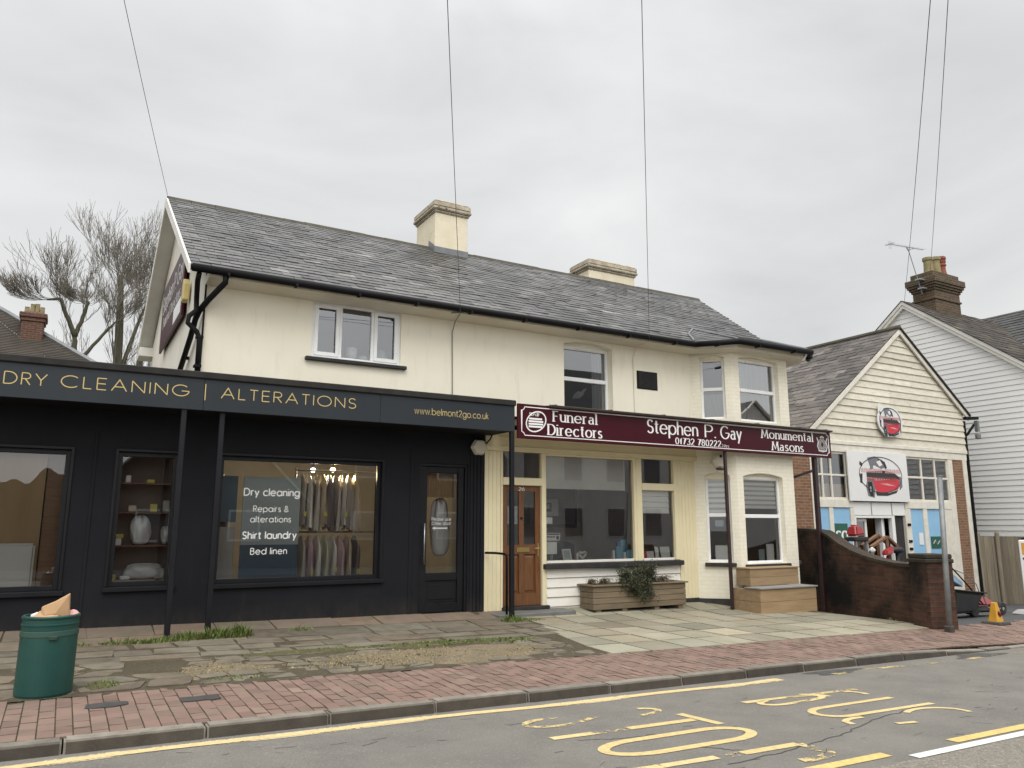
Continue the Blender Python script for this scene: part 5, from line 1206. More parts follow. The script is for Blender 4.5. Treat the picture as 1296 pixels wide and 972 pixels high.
mb = MB(); hp = [(.085 * 16 * math.sin(t) ** 3 / 16, .075 * (13 * math.cos(t) - 5 * math.cos(2 * t) - 2 * math.cos(3 * t) - math.cos(4 * t)) / 16) for t in [2 * math.pi * i / 28 for i in range(29)]]
for k in (1, .62): mb.tube([(8.10 + a * k, YS + .1 + .01 * k, -.515 + b * k) for a, b in hp], .009, 6, cap=False)
tag(mb.build('heart_ornament', 'white_wood', smooth=True), 'white wire heart ornament on the undertaker window board', 'ornament')
mb = MB(); mb.lathe([(.02, 0), (.022, .1), (.006, .12), (.001, .14)], (7.98, YS + .1, -.6), 12); tag(mb.build('candle', 'paper', smooth=True), 'thin white candle beside the wire heart', 'candle')
mb = MB(); mb.lathe([(.05, 0), (.03, .03), (.035, .1), (.001, .16)], (7.45, YS + .13, -.6), 12); tag(mb.build('figurine', 'curtain', smooth=True), 'small grey figurine below the white notices', 'figurine')
for x0, x1, h, m, lb, yy in ((8.84, 8.96, .22, 'aqua', 'turquoise carton at the end of the window board', .08), (8.93, 9.01, .3, 'aqua_dark', 'dark blue carton behind the turquoise ones', .16), (9.0, 9.14, .34, 'aqua', 'tallest turquoise carton on the window board', .17), (9.08, 9.17, .16, 'aqua', 'squat pale blue carton nearest the mullion', .06), (8.99, 9.05, .12, 'paper', 'little white carton among the turquoise ones', .06), (8.78, 8.82, .15, 'blind_bright', 'thin cream box beside the turquoise cartons', .1)):
    mb = MB(); mb.box(x0, x1, YS + yy, YS + yy + .06, -.6, -.6 + h); tag(mb.build('carton', m, bevel=.004), lb, 'carton')
for x0, x1, h, lb, ln in ((9.56, 9.73, .125, 'low white card beside the pink ornament', .03), (9.76, 9.85, .20, 'tall narrow white card in the small shop window', .03), (9.90, 10.13, .20, 'broad white card in the small shop window', .04)):
    flat('greeting_card', 'paper', lb, 'card', x0, x1, -.6, -.6 + h, YS + .08, .004, ln)
mb = MB(); mb.lathe([(.04, 0), (.055, .04), (.055, .08), (.03, .13), (.001, .14)], (9.50, YS + .1, -.6), 14); tag(mb.build('pink_ornament', 'hot_pink', smooth=True), 'round bright pink ornament in the small shop window', 'ornament')
pf = thing('wall_picture', 'large dark framed picture on the undertaker back wall', 'picture', (9.6, 15.1, .0))
mb = MB(); mb.box(9.45, 10.45, 15.1, 15.17, -.05, .95); mb.build('frame', 'picture', pf, bevel=.01); mb = MB(); mb.box(9.53, 10.37, 15.09, 15.099, .03, .87); mb.build('canvas', 'wood_brown', pf)
si = thing('hanging_board', 'pale hanging board with dark badge inside the undertaker window', 'sign', (7.95, 12.6, .3))
mb = MB(); mb.box(7.68, 8.28, 12.6, 12.62, .18, .5); mb.build('board', 'curtain', si); mb = MB(); mb.box(7.86, 8.12, 12.59, 12.598, .26, .43); mb.build('badge', 'picture', si); mb = MB(); write(mb, 'SAIF', 7.89, 8.09, .32, .07, 12.588, 'sans', .22, .25); mb.build('lettering', 'grey_vinyl', si)
mb = MB(); mb.box(8.2, 8.45, 13.4, 13.42, -.35, .05); tag(mb.build('wall_notice', 'curtain'), 'pale paper notice deep inside the undertaker room', 'notice')
ch = thing('office_chair', 'black low armchair behind the undertaker window board', 'chair', (8.55, 12.6, -1.28))
mb = MB(); mb.sheet(lambda u, v: (8.25 + .6 * u, 12.9 - .15 * math.sin(u * 3.14), -.8 + .5 * v * (1 - .3 * abs(u - .5))), 12, 6); mb.build('backrest', 'black_plastic', ch, smooth=True); mb = MB(); mb.box(8.25, 8.85, 12.4, 12.9, -.9, -.78); mb.build('seat', 'black_plastic', ch, bevel=.04); mb = MB(); mb.tube([(8.55, 12.65, -1.28), (8.55, 12.65, -.9)], .03, 8); mb.build('stem', 'steel', ch)
mb = MB(TL); mb.box(.36, .52, .14, .143, -.02, .1); tag(mb.build('notice', 'board_pale'), 'small pale notice in the slim lower bay window', 'notice')
for u0, u1, h, T, lb in ((.34, .58, .30, TL, 'white card standing in the slim lower bay window'), (.64, .8, .22, TB, 'pale blue card standing in the wide lower bay window'), (.86, 1.07, .32, TB, 'white card standing in the wide lower bay window')):
    mb = MB(T); mb.box(u0, u1, .15, .154, -.68, -.68 + h); tag(mb.build('card', 'board_pale' if 'blue' in lb else 'paper'), lb, 'card')
# ================================================================== NEIGHBOURS
YM = 13.0
ms_ = thing('machinery_shop', 'gabled garden machinery shop with cream weatherboards and sky blue panels', 'shop', (19.8, YM, gz(19.8, 13)))
XA, ZA = 20.12, 5.47                                     # apex of the gable
TAN = .760
zl = lambda x: ZA - abs(x - XA) * TAN
r = random.Random(21)
# weatherboards, each its own tilted board
mb = MB(); z = 2.17; i = 0
XL_, XR2 = 16.0, 22.93
while z < ZA - .12:
    h = .188; z1 = min(z + h, ZA - .05)
    wl_ = lambda zz: max(XL_, XA - (ZA - zz) / TAN); wr = lambda zz: min(XR2, XA + (ZA - zz) / TAN)
    cuts = [0, 1] if r.random() < .5 else [0, r.uniform(.3, .7), 1]
    for k in range(len(cuts) - 1):
        a0, b0 = lerp(wl_(z), wr(z), cuts[k]), lerp(wl_(z), wr(z), cuts[k + 1]); a1, b1 = lerp(wl_(z1), wr(z1), cuts[k]), lerp(wl_(z1), wr(z1), cuts[k + 1])
        if k: a0 += .006; a1 += .006
        t = r.gauss(1, .06); d0 = -.040 + r.uniform(-.006, .006); dz = r.uniform(-.008, .008)
        mb.hexa([(a0, YM + d0, z + dz), (b0, YM + d0, z + dz + r.uniform(-.006, .006)), (b0, YM + .02, z), (a0, YM + .02, z)], [(a1, YM - .012, z1), (b1, YM - .012, z1), (b1, YM + .02, z1), (a1, YM + .02, z1)], (t, t, t * .97))
    z += h
mb.build('gable_cladding', 'weather', ms_)
mb = MB(); mb.box(15.9, 22.93, YM - .06, YM + .02, 2.06, 2.165); mb.build('drip_board', 'frame_cream', ms_, bevel=.012)
mb = MB(); mb.box(15.9, 22.90, YM - .035, YM + .05, 1.87, 2.058); mb.build('lintel_beam', 'frame_cream', ms_, bevel=.006)
mb = MB(); mb.box(15.3, 16.05, YM - .02, YM + .25, -2.3, 1.868); mb.build('brick_pier', 'brick_red', ms_)
mb = MB(); mb.box(22.16, 22.66, YM - .02, YM + .25, -2.4, 1.868); mb.build('brick_pier', 'brick_red', ms_)
mb = MB(); mb.box(22.665, 22.86, YM - .04, YM + .2, -2.4, 1.868); mb.box(21.93, 22.155, YM - .03, YM + .1, -2.4, 1.868); mb.box(16.052, 16.12, YM - .03, YM + .1, -2.3, 1.868); mb.each('corner_board', 'frame_cream', ms_, bevel=.008)
mb = MB(); mb.box(22.84, 22.9, YM + .2, 24, -2.4, 3.2); mb.box(15.3, 15.4, YM + .25, 24, -2.3, 2.2); mb.build('side_wall', 'brick_dark', ms_)
TM = frame((0, YM, 0), 0)
f1 = window(ms_, TM, 16.12, 17.47, .66, 1.86, .0, .045, (16.52, 16.86), (1.27,), mt='frame_cream', depth=.06, bw=.05)
f2 = window(ms_, TM, 19.9, 21.93, .66, 1.86, .0, .045, (20.68, 21.32), (1.31,), mt='frame_cream', depth=.06, bw=.055)
mb = MB(); mb.box(16.12, 17.6, YM - .03, YM + .1, .45, .655); mb.box(19.75, 21.93, YM - .03, YM + .1, .45, .655); mb.box(17.47, 17.62, YM - .025, YM + .1, -2.3, .448); mb.box(17.472, 19.898, YM - .02, YM + .1, 1.3, 1.865)
mb.box(16.66, 16.81, YM - .022, YM + .1, -2.3, .448); mb.box(19.74, 19.98, YM - .025, YM + .1, -2.3, .448); mb.box(20.55, 20.74, YM - .022, YM + .1, -2.3, .448); mb.box(21.36, 21.93, YM - .022, YM + .1, -2.3, .448)
mb.build('timber_frame', 'frame_cream', ms_, bevel=.006)
for a, b in ((16.12, 16.66), (16.81, 17.47), (19.98, 20.55), (20.74, 21.36)):
    mb = MB(); mb.box(a + .002, b - .002, YM + .01, YM + .06, -2.3, .447); mb.build('blue_panel', 'blue_panel', ms_)
mb = MB(); mb.box(17.62, 19.74, YM - .01, YM + .08, .26, .60)
mb.build('transom_board', 'door_white', ms_, bevel=.004)
mb = MB()
for x in (18.33, 19.18): mb.box(x - .012, x + .012, YM - .018, YM - .0105, .27, .59)
mb.each('board_joint', 'galv', ms_)
# entrance: white sliding frame, half open
en = MB(); en.box(17.62, 17.70, YM + .0, YM + .1, -2.25, .255); en.box(19.16, 19.30, YM + .0, YM + .1, -2.25, .255); en.box(17.70, 19.16, YM, YM + .1, .19, .255); en.box(18.86, 18.93, YM + .1, YM + .3, -2.25, .25); en.box(19.0, 19.06, YM + .16, YM + .36, -2.25, .25)
ent = en.build('entrance_frame', 'door_white', ms_, bevel=.006)
window(ms_, TM, 17.70, 18.26, -2.2, .18, .11, .075, (), (), mt='door_white', depth=.05, name='sliding_door')
mb = MB(); mb.box(19.30, 19.74, YM + .06, YM + .1, -2.25, .255); mb.build('side_light', 'plinth', ms_)
mb = MB()
for z in (.02, -.42, -.62): mb.box(19.78, 19.92, YM - .05, YM - .026, z - .035, z + .035)
mb.each('door_hardware', 'black_metal', ms_, bevel=.006)
# room behind
mb = MB(); mb.quad((16, 17, -2.2), (22.8, 17, -2.2), (22.8, 17, 1.9), (16, 17, 1.9)); mb.quad((16, YM + .11, -2.2), (22.8, YM + .11, -2.2), (22.8, 17, -2.2), (16, 17, -2.2)); mb.quad((16, YM + .11, 1.88), (22.8, YM + .11, 1.88), (22.8, 17, 1.88), (16, 17, 1.88)); mb.quad((15.9, 13.2, -2.2), (15.9, 17, -2.2), (15.9, 17, 1.9), (15.9, 13.2, 1.9)); mb.quad((22.8, 13.2, -2.2), (22.8, 17, -2.2), (22.8, 17, 1.9), (22.8, 13.2, 1.9)); mb.build('inner_wall', 'interior_dark', ms_)
mb = MB(); mb.quad((18.3, 14.3, -2.2), (20.2, 14.3, -2.2), (20.2, 14.3, 1.2), (18.3, 14.3, 1.2)); mb.build('inner_partition', mat('ochre partition', (.34, .2, .07), .8), ms_)
mb = MB(); mb.box(18.62, 18.98, 13.9, 13.95, -.62, -.02); tag(mb.build('wall_cabinet', 'paper', bevel=.01), 'white cabinet seen through the open machinery shop door', 'cabinet')
# blinds behind the upper windows
mb = MB(); mb.quad((16.15, YM + .12, .68), (17.45, YM + .12, .68), (17.45, YM + .12, 1.05), (16.15, YM + .12, 1.05)); tag(mb.build('window_screen', 'interior_tan'), 'beige screen low behind the machinery shop window', 'screen')
# roof
mb = MB(); s1 = Vector((1, 0, TAN)).normalized(); n1 = Vector((-TAN, 0, 1)).normalized()
xe = 15.75; L1 = (XA - xe) * math.hypot(1, TAN)
y_near, y_far = YM - .10, 25
mb.T = None
slates(mb, (xe, 0, zl(xe) + .05), (0, -1, 0), s1, n1, L1, .20, .33, lambda d: -y_far, lambda d: -y_near, seed=8, t=.014, dark=lambda x, d: .9 + .22 * math.sin(x * 1.3 + d))
mb.quad((xe, y_near, zl(xe) + .03), (xe, y_far, zl(xe) + .03), (XA, y_far, ZA + .03), (XA, y_near, ZA + .03), (.5, .5, .5)); mb.quad((XA, y_near, ZA + .05), (XA, y_far, ZA + .05), (23.12, y_far, zl(23.12) + .05), (23.12, y_near, zl(23.12) + .05), (.7, .7, .7))
rf2 = mb.build('roof', 'slate_brown', ms_)
mb = MB(); mb.tube([(XA, y_near - .02, ZA + .06), (XA, y_far, ZA + .06)], .08, 8); mb.build('ridge_tile', 'ridge', rf2)
mb = MB(); d_ = (0, .05, 0)
mb.prism([(xe, YM - .11, zl(xe) + .03), (XA, YM - .11, ZA + .03), (XA, YM - .11, ZA - .12), (xe, YM - .11, zl(xe) - .12)], d_); mb.prism([(XA, YM - .11, ZA + .03), (23.12, YM - .11, zl(23.12) + .03), (23.12, YM - .11, zl(23.12) - .12), (XA, YM - .11, ZA - .12)], d_); mb.build('barge_board', 'frame_cream', ms_)
mb = MB(); mb.beam((XA, YM - .125, ZA + .05), (23.16, YM - .125, zl(23.16) + .05), .05, .05); mb.build('verge_trim', 'felt', ms_)
mb = MB(); mb.tube([(22.97, YM - .02, 3.05), (22.97, YM - .02, 2.4), (22.95, YM - .05, -2.2)], .045, 8); mb.beam((22.9, YM - .1, 3.12), (23.55, YM - .1, 3.17), .1, .09); mb.beam((22.95, YM - .08, 2.62), (23.4, YM - .08, 2.98), .05, .05); mb.build('rain_pipe', 'black_metal', ms_)
lp = MB(); lp.box(23.36, 23.46, YM - .2, YM - .1, 2.75, 3.08); lp.lathe([(.001, -.1), (.075, -.08), (.08, .05), (.03, .1)], (23.41, YM - .15, 2.62), 10); tag(lp.build('floodlight', 'galv', bevel=.005), 'small grey floodlight on the corner of the machinery shop eaves', 'light')
# signs of the machinery shop
def mower_art(parent, cx, cz, w, h, y):
    """oval rim, printed mower and illegible two-line lettering"""
    P = lambda u, v, l: (cx + u * w, y - l, cz + v * h)
    def blob(name, m, pts, l): mb = MB(); mb.poly([P(a, b, l) for a, b in pts]); return mb.build(name, m, parent)
    blob('print', 'ink_grey', [(-.30, -.42), (-.17, -.46), (-.13, -.20), (-.15, -.05), (-.28, -.04), (-.33, -.2)], .004)
    blob('print', 'ink', [(-.30, .10), (.05, .14), (.28, .10), (.40, 0), (.42, -.06), (-.30, -.02)], .0042)
    blob('print', 'red_print', [(-.18, -.10), (.36, -.03), (.40, -.12), (.34, -.26), (.12, -.34), (-.12, -.34)], .0046)
    blob('print', 'pink_print', [(-.04, -.15), (.12, -.14), (.30, -.19), (.14, -.185)], .0049)
    blob('print', 'rubber', [(-.285, -.12), (-.20, -.12), (-.185, -.30), (-.19, -.43), (-.25, -.43), (-.29, -.3)], .0045)
    blob('print', 'curtain', [(-.255, -.22), (-.225, -.22), (-.222, -.32), (-.25, -.33)], .0051)
    blob('print', 'ink_grey', [(-.20, .40), (-.12, .42), (-.16, .16), (-.22, .14)], .0043)
    blob('print', 'ink', [(-.05, .40), (.10, .33), (.14, .2), (.10, .17), (.06, .28), (-.03, .34)], .0047)
    blob('print', 'ink', [(-.14, -.34), (.14, -.345), (.34, -.27), (.30, -.34), (.1, -.41), (-.12, -.41)], .005)
    blob('print', 'ink_grey', [(.40, .04), (.44, -.02), (.44, -.2), (.38, -.28), (.37, -.12)], .0052)
    blob('print', 'ink_grey', [(-.26, .40), (-.10, .44), (.06, .36), (.12, .22), (.02, .17), (-.12, .24), (-.22, .22)], .004)
    blob('print', 'sign_white', [(-.08, .32), (.0, .36), (.05, .26), (-.02, .22)], .0048)
    blob('print', 'ink', [(-.42, .32), (-.36, .26), (-.38, .2), (-.43, .24)], .004); blob('print', 'ink', [(-.43, .05), (-.38, .05), (-.40, -.16), (-.44, -.14)], .004)
    mb = MB(); rr = random.Random(3)
    for k in range(17):
        if k == 9: continue
        x = -.40 + k * .049
        for q in ((x, rr.uniform(.05, .075)), (x + .022, rr.uniform(.05, .075))): mb.quad(P(q[0], .08, .0056), P(q[0] + .012, .08, .0056), P(q[0] + .012, .08 + q[1] * 1.4, .0056), P(q[0], .08 + q[1] * 1.4, .0056))
        mb.quad(P(x, .15, .0058), P(x + .034, .15, .0058), P(x + .034, .163, .0058), P(x, .163, .0058))
    mb.build('worn_lettering', 'pink_print', parent)
    mb = MB()
    for k in range(12):
        x = -.30 + k * .052
        for q in (0, .024): mb.quad(P(x + q, -.10, .006), P(x + q + .014, -.10, .006), P(x + q + .014, -.01, .006), P(x + q, -.01, .006))
        mb.quad(P(x, -.06, .0062), P(x + .038, -.06, .0062), P(x + .038, -.045, .0062), P(x, -.045, .0062))
    mb.build('worn_lettering', 'red', parent)
    mb = MB(); stroke(mb, A(0, 0, .445 * w, .385 * h, 0, 360, 48), lambda u, v, l: (cx + u, y - l, cz + .04 * h + v), lambda dx, dy: .022, .007); mb.build('oval_rim', 'ink', parent)
b_ = thing('square_sign', 'large square white board printed with a red mower in an oval', 'sign', (18.65, YM - .1, .62))
mb = MB(); mb.box(17.40, 19.89, YM - .10, YM - .06, .62, 1.92); mb.build('board', 'sign_white', b_, bevel=.005); mower_art(b_, 18.72, 1.27, 1.78 / .89, 1.22, YM - .10)
b_ = thing('oval_sign', 'small oval mower sign on the cream weatherboards', 'sign', (19.28, YM - .13, 2.35))
mb = MB(); mb.prism([(19.28 + a, YM - .13, 2.78 + b) for a, b in A(0, 0, .53, .42, 0, 360, 32)[:-1]], (0, .03, 0)); mb.prism([(18.80, YM - .128, 3.02), (19.05, YM - .128, 3.17), (18.86, YM - .128, 3.27)], (0, .02, 0)); mb.prism([(18.95, YM - .128, 2.42), (19.15, YM - .128, 2.36), (19.6, YM - .128, 2.40), (19.4, YM - .128, 2.5)], (0, .02, 0)); mb.build('board', 'sign_white', b_)
mower_art(b_, 19.28, 2.755, 1.02, .92, YM - .13)
b_ = thing('green_sign', 'dark green sign with white letters on a blue panel above the wall', 'sign', (17.1, YM - .02, -.8))
mb = MB(); mb.box(16.84, 17.32, YM - .012, YM + .008, -.9, .05); mb.build('board', 'green_panel', b_); mb = MB(); write(mb, 'co', 16.86, 17.29, -.38, .34, YM - .012, 'sans', .22, .2); mb.build('lettering', 'white_vinyl', b_)
b_ = thing('green_notice', 'small dark green notice on the blue panel beside the steel post', 'sign', (21.05, YM, -.6))
mb = MB(); mb.box(20.83, 21.28, YM - .008, YM + .008, -.62, -.30); mb.build('board', 'green_panel', b_); mb = MB(); mb.tube([(20.9, YM - .01, -.5), (21.0, YM - .01, -.4), (21.08, YM - .01, -.52), (21.2, YM - .01, -.42)], .02, 5); mb.build('emblem', 'curtain', b_)
mb = MB(); mb.box(20.3, 20.48, YM - .004, YM + .008, -.52, -.2); tag(mb.build('paper_notice', 'paper'), 'pinned pale paper notice on the blue panel beside the door', 'notice')

# white clad house
XW = 24.3
wh = thing('clad_house', 'tall pale grey clad house with white barge boards and big brick chimney', 'house', (28, 12, gz(24, 12)))
YA, ZAw, tw = 15.3, 7.30, .775
zw = lambda y: ZAw - abs(y - YA) * tw
mb = MB(); z = -2.3; r = random.Random(2)
while z < ZAw - .05:
    z1 = min(z + .165, ZAw)
    ya = lambda q: max(9.9, YA - (ZAw - q) / tw); yb = lambda q: min(20.7, YA + (ZAw - q) / tw)
    a0, b0, a1, b1 = ya(z), yb(z), ya(z1), yb(z1)
    mb.hexa([(XW - .022, a0, z + .004), (XW - .022, b0, z + .004), (XW + .02, b0, z + .004), (XW + .02, a0, z + .004)], [(XW - .006, a1, z1), (XW - .006, b1, z1), (XW + .02, b1, z1), (XW + .02, a1, z1)])
    if r.random() < .3 and b0 - a0 > 2:
        y = r.uniform(a0 + .5, b0 - .5); mb.box(XW - .024, XW - .010, y - .006, y + .006, z + .01, z1 - .01)
    z += .165
mb.build('cladding', 'clad_white', wh)
mb = MB(); mb.box(XW + .03, 38, 9.9, 20.7, -2.5, 3.0); mb.build('wall', 'clad_white', wh)
mb = MB(); mb.prism([(XW - .14, 9.6, zw(9.6) - .02), (XW - .14, YA, ZAw - .02), (XW - .14, YA, ZAw + .22), (XW - .14, 9.6, zw(9.6) + .22)], (.12, 0, 0)); mb.prism([(XW - .14, YA, ZAw - .02), (XW - .14, 21, zw(21) - .02), (XW - .14, 21, zw(21) + .22), (XW - .14, YA, ZAw + .22)], (.12, 0, 0))
mb.prism([(XW - .17, 9.6, zw(9.6) + .10), (XW - .17, YA, ZAw + .10), (XW - .17, YA, ZAw + .22), (XW - .17, 9.6, zw(9.6) + .22)], (.028, 0, 0)); mb.prism([(XW - .17, YA, ZAw + .10), (XW - .17, 21, zw(21) + .10), (XW - .17, 21, zw(21) + .22), (XW - .17, YA, ZAw + .22)], (.028, 0, 0)); mb.build('barge_board', 'white_trim', wh)
sW = Vector((0, 1, tw)).normalized(); nW = Vector((0, -tw, 1)).normalized()
mb = MB(); slates(mb, (0, 9.5, zw(9.5) + .24), (1, 0, 0), sW, nW, (YA - 9.5) * math.hypot(1, tw), .28, .34, lambda d: XW - .2, lambda d: 40, seed=31, t=.02, dark=lambda x, d: .9)
mb.quad((XW - .2, YA, ZAw + .24), (40, YA, ZAw + .24), (40, 21, zw(21) + .24), (XW - .2, 21, zw(21) + .24))
# cross gable to the front
XC, half, up_ = 30.9, 4.6, .75
sC = Vector((1, 0, .60)).normalized(); nC = Vector((-.60, 0, 1)).normalized()
rfw = mb.build('roof', 'tile_bg', wh)
mb = MB(); slates(mb, (XC - half, 0, ZAw + up_ - half * .6), (0, -1, 0), sC, nC, half * math.hypot(1, .6), .3, .34, lambda d: -17.5, lambda d: -8.6, seed=9, t=.03)
mb.quad((XC, 8.6, ZAw + up_), (XC, 17.5, ZAw + up_), (XC + half, 17.5, ZAw + up_ - half * .6), (XC + half, 8.6, ZAw + up_ - half * .6)); mb.build('cross_gable_roof', 'tile_dark', wh)
# roof window frame
mb = MB(); q = lambda x, y: Vector((x, y, ZAw + up_ - (XC - x) * .6)) + nC * .06
mb.poly([q(29.3, 11.3), q(29.9, 11.3), q(29.9, 11.9), q(29.3, 11.9)]); mb.build('roof_light', 'upvc', wh)
mb = MB(); x0, x1, y0, y1 = 25.45, 26.95, 14.9, 15.7
mb.box(x0, x1, y0, y1, 6.6, 7.72); mb.box(x0 - .04, x1 + .04, y0 - .04, y1 + .04, 7.722, 7.79); mb.box(x0, x1, y0, y1, 7.792, 8.06)
for k in range(3): o_ = .035 + .045 * k; mb.box(x0 - o_, x1 + o_, y0 - o_, y1 + o_, 8.062 + k * .082, 8.14 + k * .082)
mb.box(x0 - .16, x1 + .16, y0 - .16, y1 + .16, 8.31, 8.53); mb.box(x0 - .02, x1 + .02, y0 - .02, y1 + .02, 8.532, 8.74)
cw = mb.build('chimney', 'brick_dark', wh, bevel=.012)
for x, y, m, h, rr in ((25.66, 15.15, 'pot_buff', .55, .16), (26.04, 15.15, 'pot_buff', .62, .19), (26.46, 15.15, 'pot_red', .74, .155), (26.76, 15.35, 'pot_red', .64, .14)):
    mb = MB()
    pr = [(rr * 1.05, 0), (rr, .1), (rr * .92, h - .12), (rr * 1.12, h - .1), (rr * 1.12, h), (rr * .7, h), (rr * .7, h - .3)] if m == 'pot_buff' else [(rr * 1.1, 0), (rr * .85, .2), (rr * .8, h * .5), (rr, h * .52), (rr, h * .6), (rr * .85, h * .62), (rr * .85, h * .68), (rr, h * .7), (rr, h * .78), (rr * .85, h * .8), (rr * 1.08, h * .86), (rr * 1.05, h * .96), (rr * .8, h), (rr * .6, h), (rr * .6, h * .7)]
    mb.lathe(pr, (x, y, 8.74), 18); mb.build('chimney_pot', m, cw, smooth=False)
ae = thing('tv_aerial', 'long television aerial on a leaning mast strapped to the brick chimney', 'aerial', (25.5, 15.3, 8.2))
mb = MB(); mb.tube([(25.30, 15.25, 7.95), (24.62, 15.2, 9.52)], .016, 6); mb.box(25.14, 25.46, 15.1, 15.3, 8.1, 8.15); mb.box(25.02, 25.46, 15.1, 15.3, 8.40, 8.45); mb.build('mast', 'aerial', ae)
mb = MB(); a, b = Vector((23.25, 15.0, 9.32)), Vector((25.55, 15.2, 9.60)); mb.tube([a, b], .012, 5)
for k in range(16):
    p = a.lerp(b, .12 + k / 17); mb.tube([p + Vector((0, -.12, 0)), p + Vector((0, .12, 0))], .003, 4)
for k in (0, .03, .06):
    p = a.lerp(b, k); mb.tube([p + Vector((0, 0, -.16)), p + Vector((0, 0, .12))], .006, 4); mb.tube([p + Vector((0, -.16, 0)), p + Vector((0, .16, 0))], .006, 4)
mb.tube([a.lerp(b, .48) + Vector((0, 0, 0)), (24.62, 15.2, 9.40), a.lerp(b, .72)], .010, 5); mb.build('boom', 'aerial', ae)

# timber fence beside the clad house
mb = MB(); r = random.Random(6)
fn_ = thing('timber_fence', 'weathered close-boarded timber fence below the pale grey cladding', 'fence', (23.8, 12, gz(23.8, 12)))
def boards(x0, y0, x1, y1, top):
    n = max(1, int(math.hypot(x1 - x0, y1 - y0) / .15)); d = Vector((x1 - x0, y1 - y0, 0)).normalized(); nn = Vector((d.y, -d.x, 0))
    for i in range(n):
        a = Vector((lerp(x0, x1, i / n), lerp(y0, y1, i / n), 0)); b = a + d * (math.hypot(x1 - x0, y1 - y0) / n - .006); o = nn * r.uniform(-.006, .012); t = r.gauss(1, .13); h = top + r.uniform(-.015, .015); zb = gz(a.x, a.y) - .05
        q = lambda p, z: [tuple(p[0] + Vector((0, 0, z))), tuple(p[1] + Vector((0, 0, z)))]
        lo = q((a + o, b + o), zb) + q((b + o + nn * -.02, a + o + nn * -.02), zb); hi = q((a + o, b + o), h) + q((b + o + nn * -.02, a + o + nn * -.02), h)
        mb.hexa(lo, hi, (t, t, t))
boards(22.98, 13.0, 23.85, 12.92, -.32); boards(23.88, 12.9, 23.88, 9.0, -.32); mb.build('boarding', 'fence', fn_)
mb = MB()
for (x, y) in ((23.0, 12.95), (23.82, 12.85), (23.84, 11.2)): mb.lathe([(.06, -2.3), (.06, -.22), (.03, -.17), (.001, -.16)], (x, y, 0), 10)
mb.each('post', 'fence', fn_)
mb = MB(); mb.box(23.82, 23.845, 12.02, 12.18, -1.0, -.68); tag(mb.build('fence_notice', 'paper', bevel=.003), 'white paper notice pinned to the weathered fence', 'notice')
mb = MB(); mb.box(23.82, 23.845, 12.06, 12.20, -.62, -.35); tag(mb.build('fence_plaque', 'plaque', bevel=.003), 'small dark plaque above the paper on the fence', 'plaque')
bn = thing('banner_stand', 'tall white advertising panel on a rubber foot in front of the fence', 'sign', (17.75, 8.97, gz(17.7, 8.97)))
zb = gz(17.7, 8.97)
mb = MB(); mb.box(17.42, 18.1, 8.95, 8.99, zb + .08, -.3); mb.build('panel', 'sign_white', bn, bevel=.02); mb = MB(); mb.box(17.46, 18.06, 8.944, 8.949, -.60, -.36); mb.build('yellow_heading', 'cone_yellow', bn); mb = MB(); mb.box(17.46, 18.06, 8.944, 8.949, -.70, -.66); mb.box(17.5, 17.9, 8.944, 8.949, -1.25, -.95); mb.build('print', 'ink', bn); mb = MB(); mb.box(17.46, 17.7, 8.944, 8.949, -1.45, -1.36); mb.build('red_print', 'red_print', bn)
mb = MB(); mb.hexa([(17.15, 8.78, zb), (18.2, 8.78, zb - .02), (18.2, 9.16, zb - .02), (17.15, 9.16, zb)], [(17.25, 8.86, zb + .09), (18.1, 8.86, zb + .07), (18.1, 9.08, zb + .07), (17.25, 9.08, zb + .09)]); mb.build('foot', 'curtain', bn, bevel=.02)

# garden wall with the swept top
gw = thing('garden_wall', 'dark sooty brick garden wall with swept down top and capped end pier', 'wall', (13, 9.4, gz(13, 9.4)))
prof = [(13.82, 11.64, -.06), (13.62, 11.15, -.07), (13.46, 10.75, -.10), (13.34, 10.45, -.20), (13.22, 10.14, -.34), (13.08, 9.8, -.45), (12.92, 9.4, -.54), (12.76, 9.0, -.60), (12.58, 8.55, -.635), (12.34, 7.95, -.64)]
dirv = Vector((13.82 - 12.34, 11.64 - 7.95, 0)).normalized(); nrm = Vector((dirv.y, -dirv.x, 0)) * .22
for nm, m, off, dz0, dz1 in (('brickwork', 'brick_wall', 0, None, -.055), ('coping', 'brick_cope', .02, -.054, 0)):
    mb = MB()
    for i in range(len(prof) - 1):
        a, b = prof[i], prof[i + 1]; q = nrm.normalized()
        lo = lambda p: (gz(min(p[0], 12.5), p[1]) - .45) if dz0 is None else p[2] + dz0
        A0 = Vector((a[0], a[1], 0)) - q * off; B0 = Vector((b[0], b[1], 0)) - q * off; w = nrm + q * off * 2
        mb.hexa([(*A0.xy, lo(a)), (*B0.xy, lo(b)), (*(B0 + w).xy, lo(b)), (*(A0 + w).xy, lo(a))], [(*A0.xy, a[2] + dz1), (*B0.xy, b[2] + dz1), (*(B0 + w).xy, b[2] + dz1), (*(A0 + w).xy, a[2] + dz1)])
    mb.build(nm, m, gw)
def obox(mb, c, w, z0, z1):
    d, n_ = dirv, Vector((dirv.y, -dirv.x, 0)); q = [c + d * (sx * w) + n_ * (sy * w) for sx, sy in ((-1, -1), (1, -1), (1, 1), (-1, 1))]
    mb.hexa([(p.x, p.y, z0) for p in q], [(p.x, p.y, z1) for p in q])
pc = Vector((12.37, 7.78, 0))
mb = MB(); obox(mb, pc, .225, -2.1, -.60); mb.build('pier', 'brick_wall', gw)
mb = MB(); obox(mb, pc, .25, -.598, -.53); obox(mb, pc, .235, -.528, -.455); mb.build('pier_cap', 'brick_cope', gw, bevel=.015)

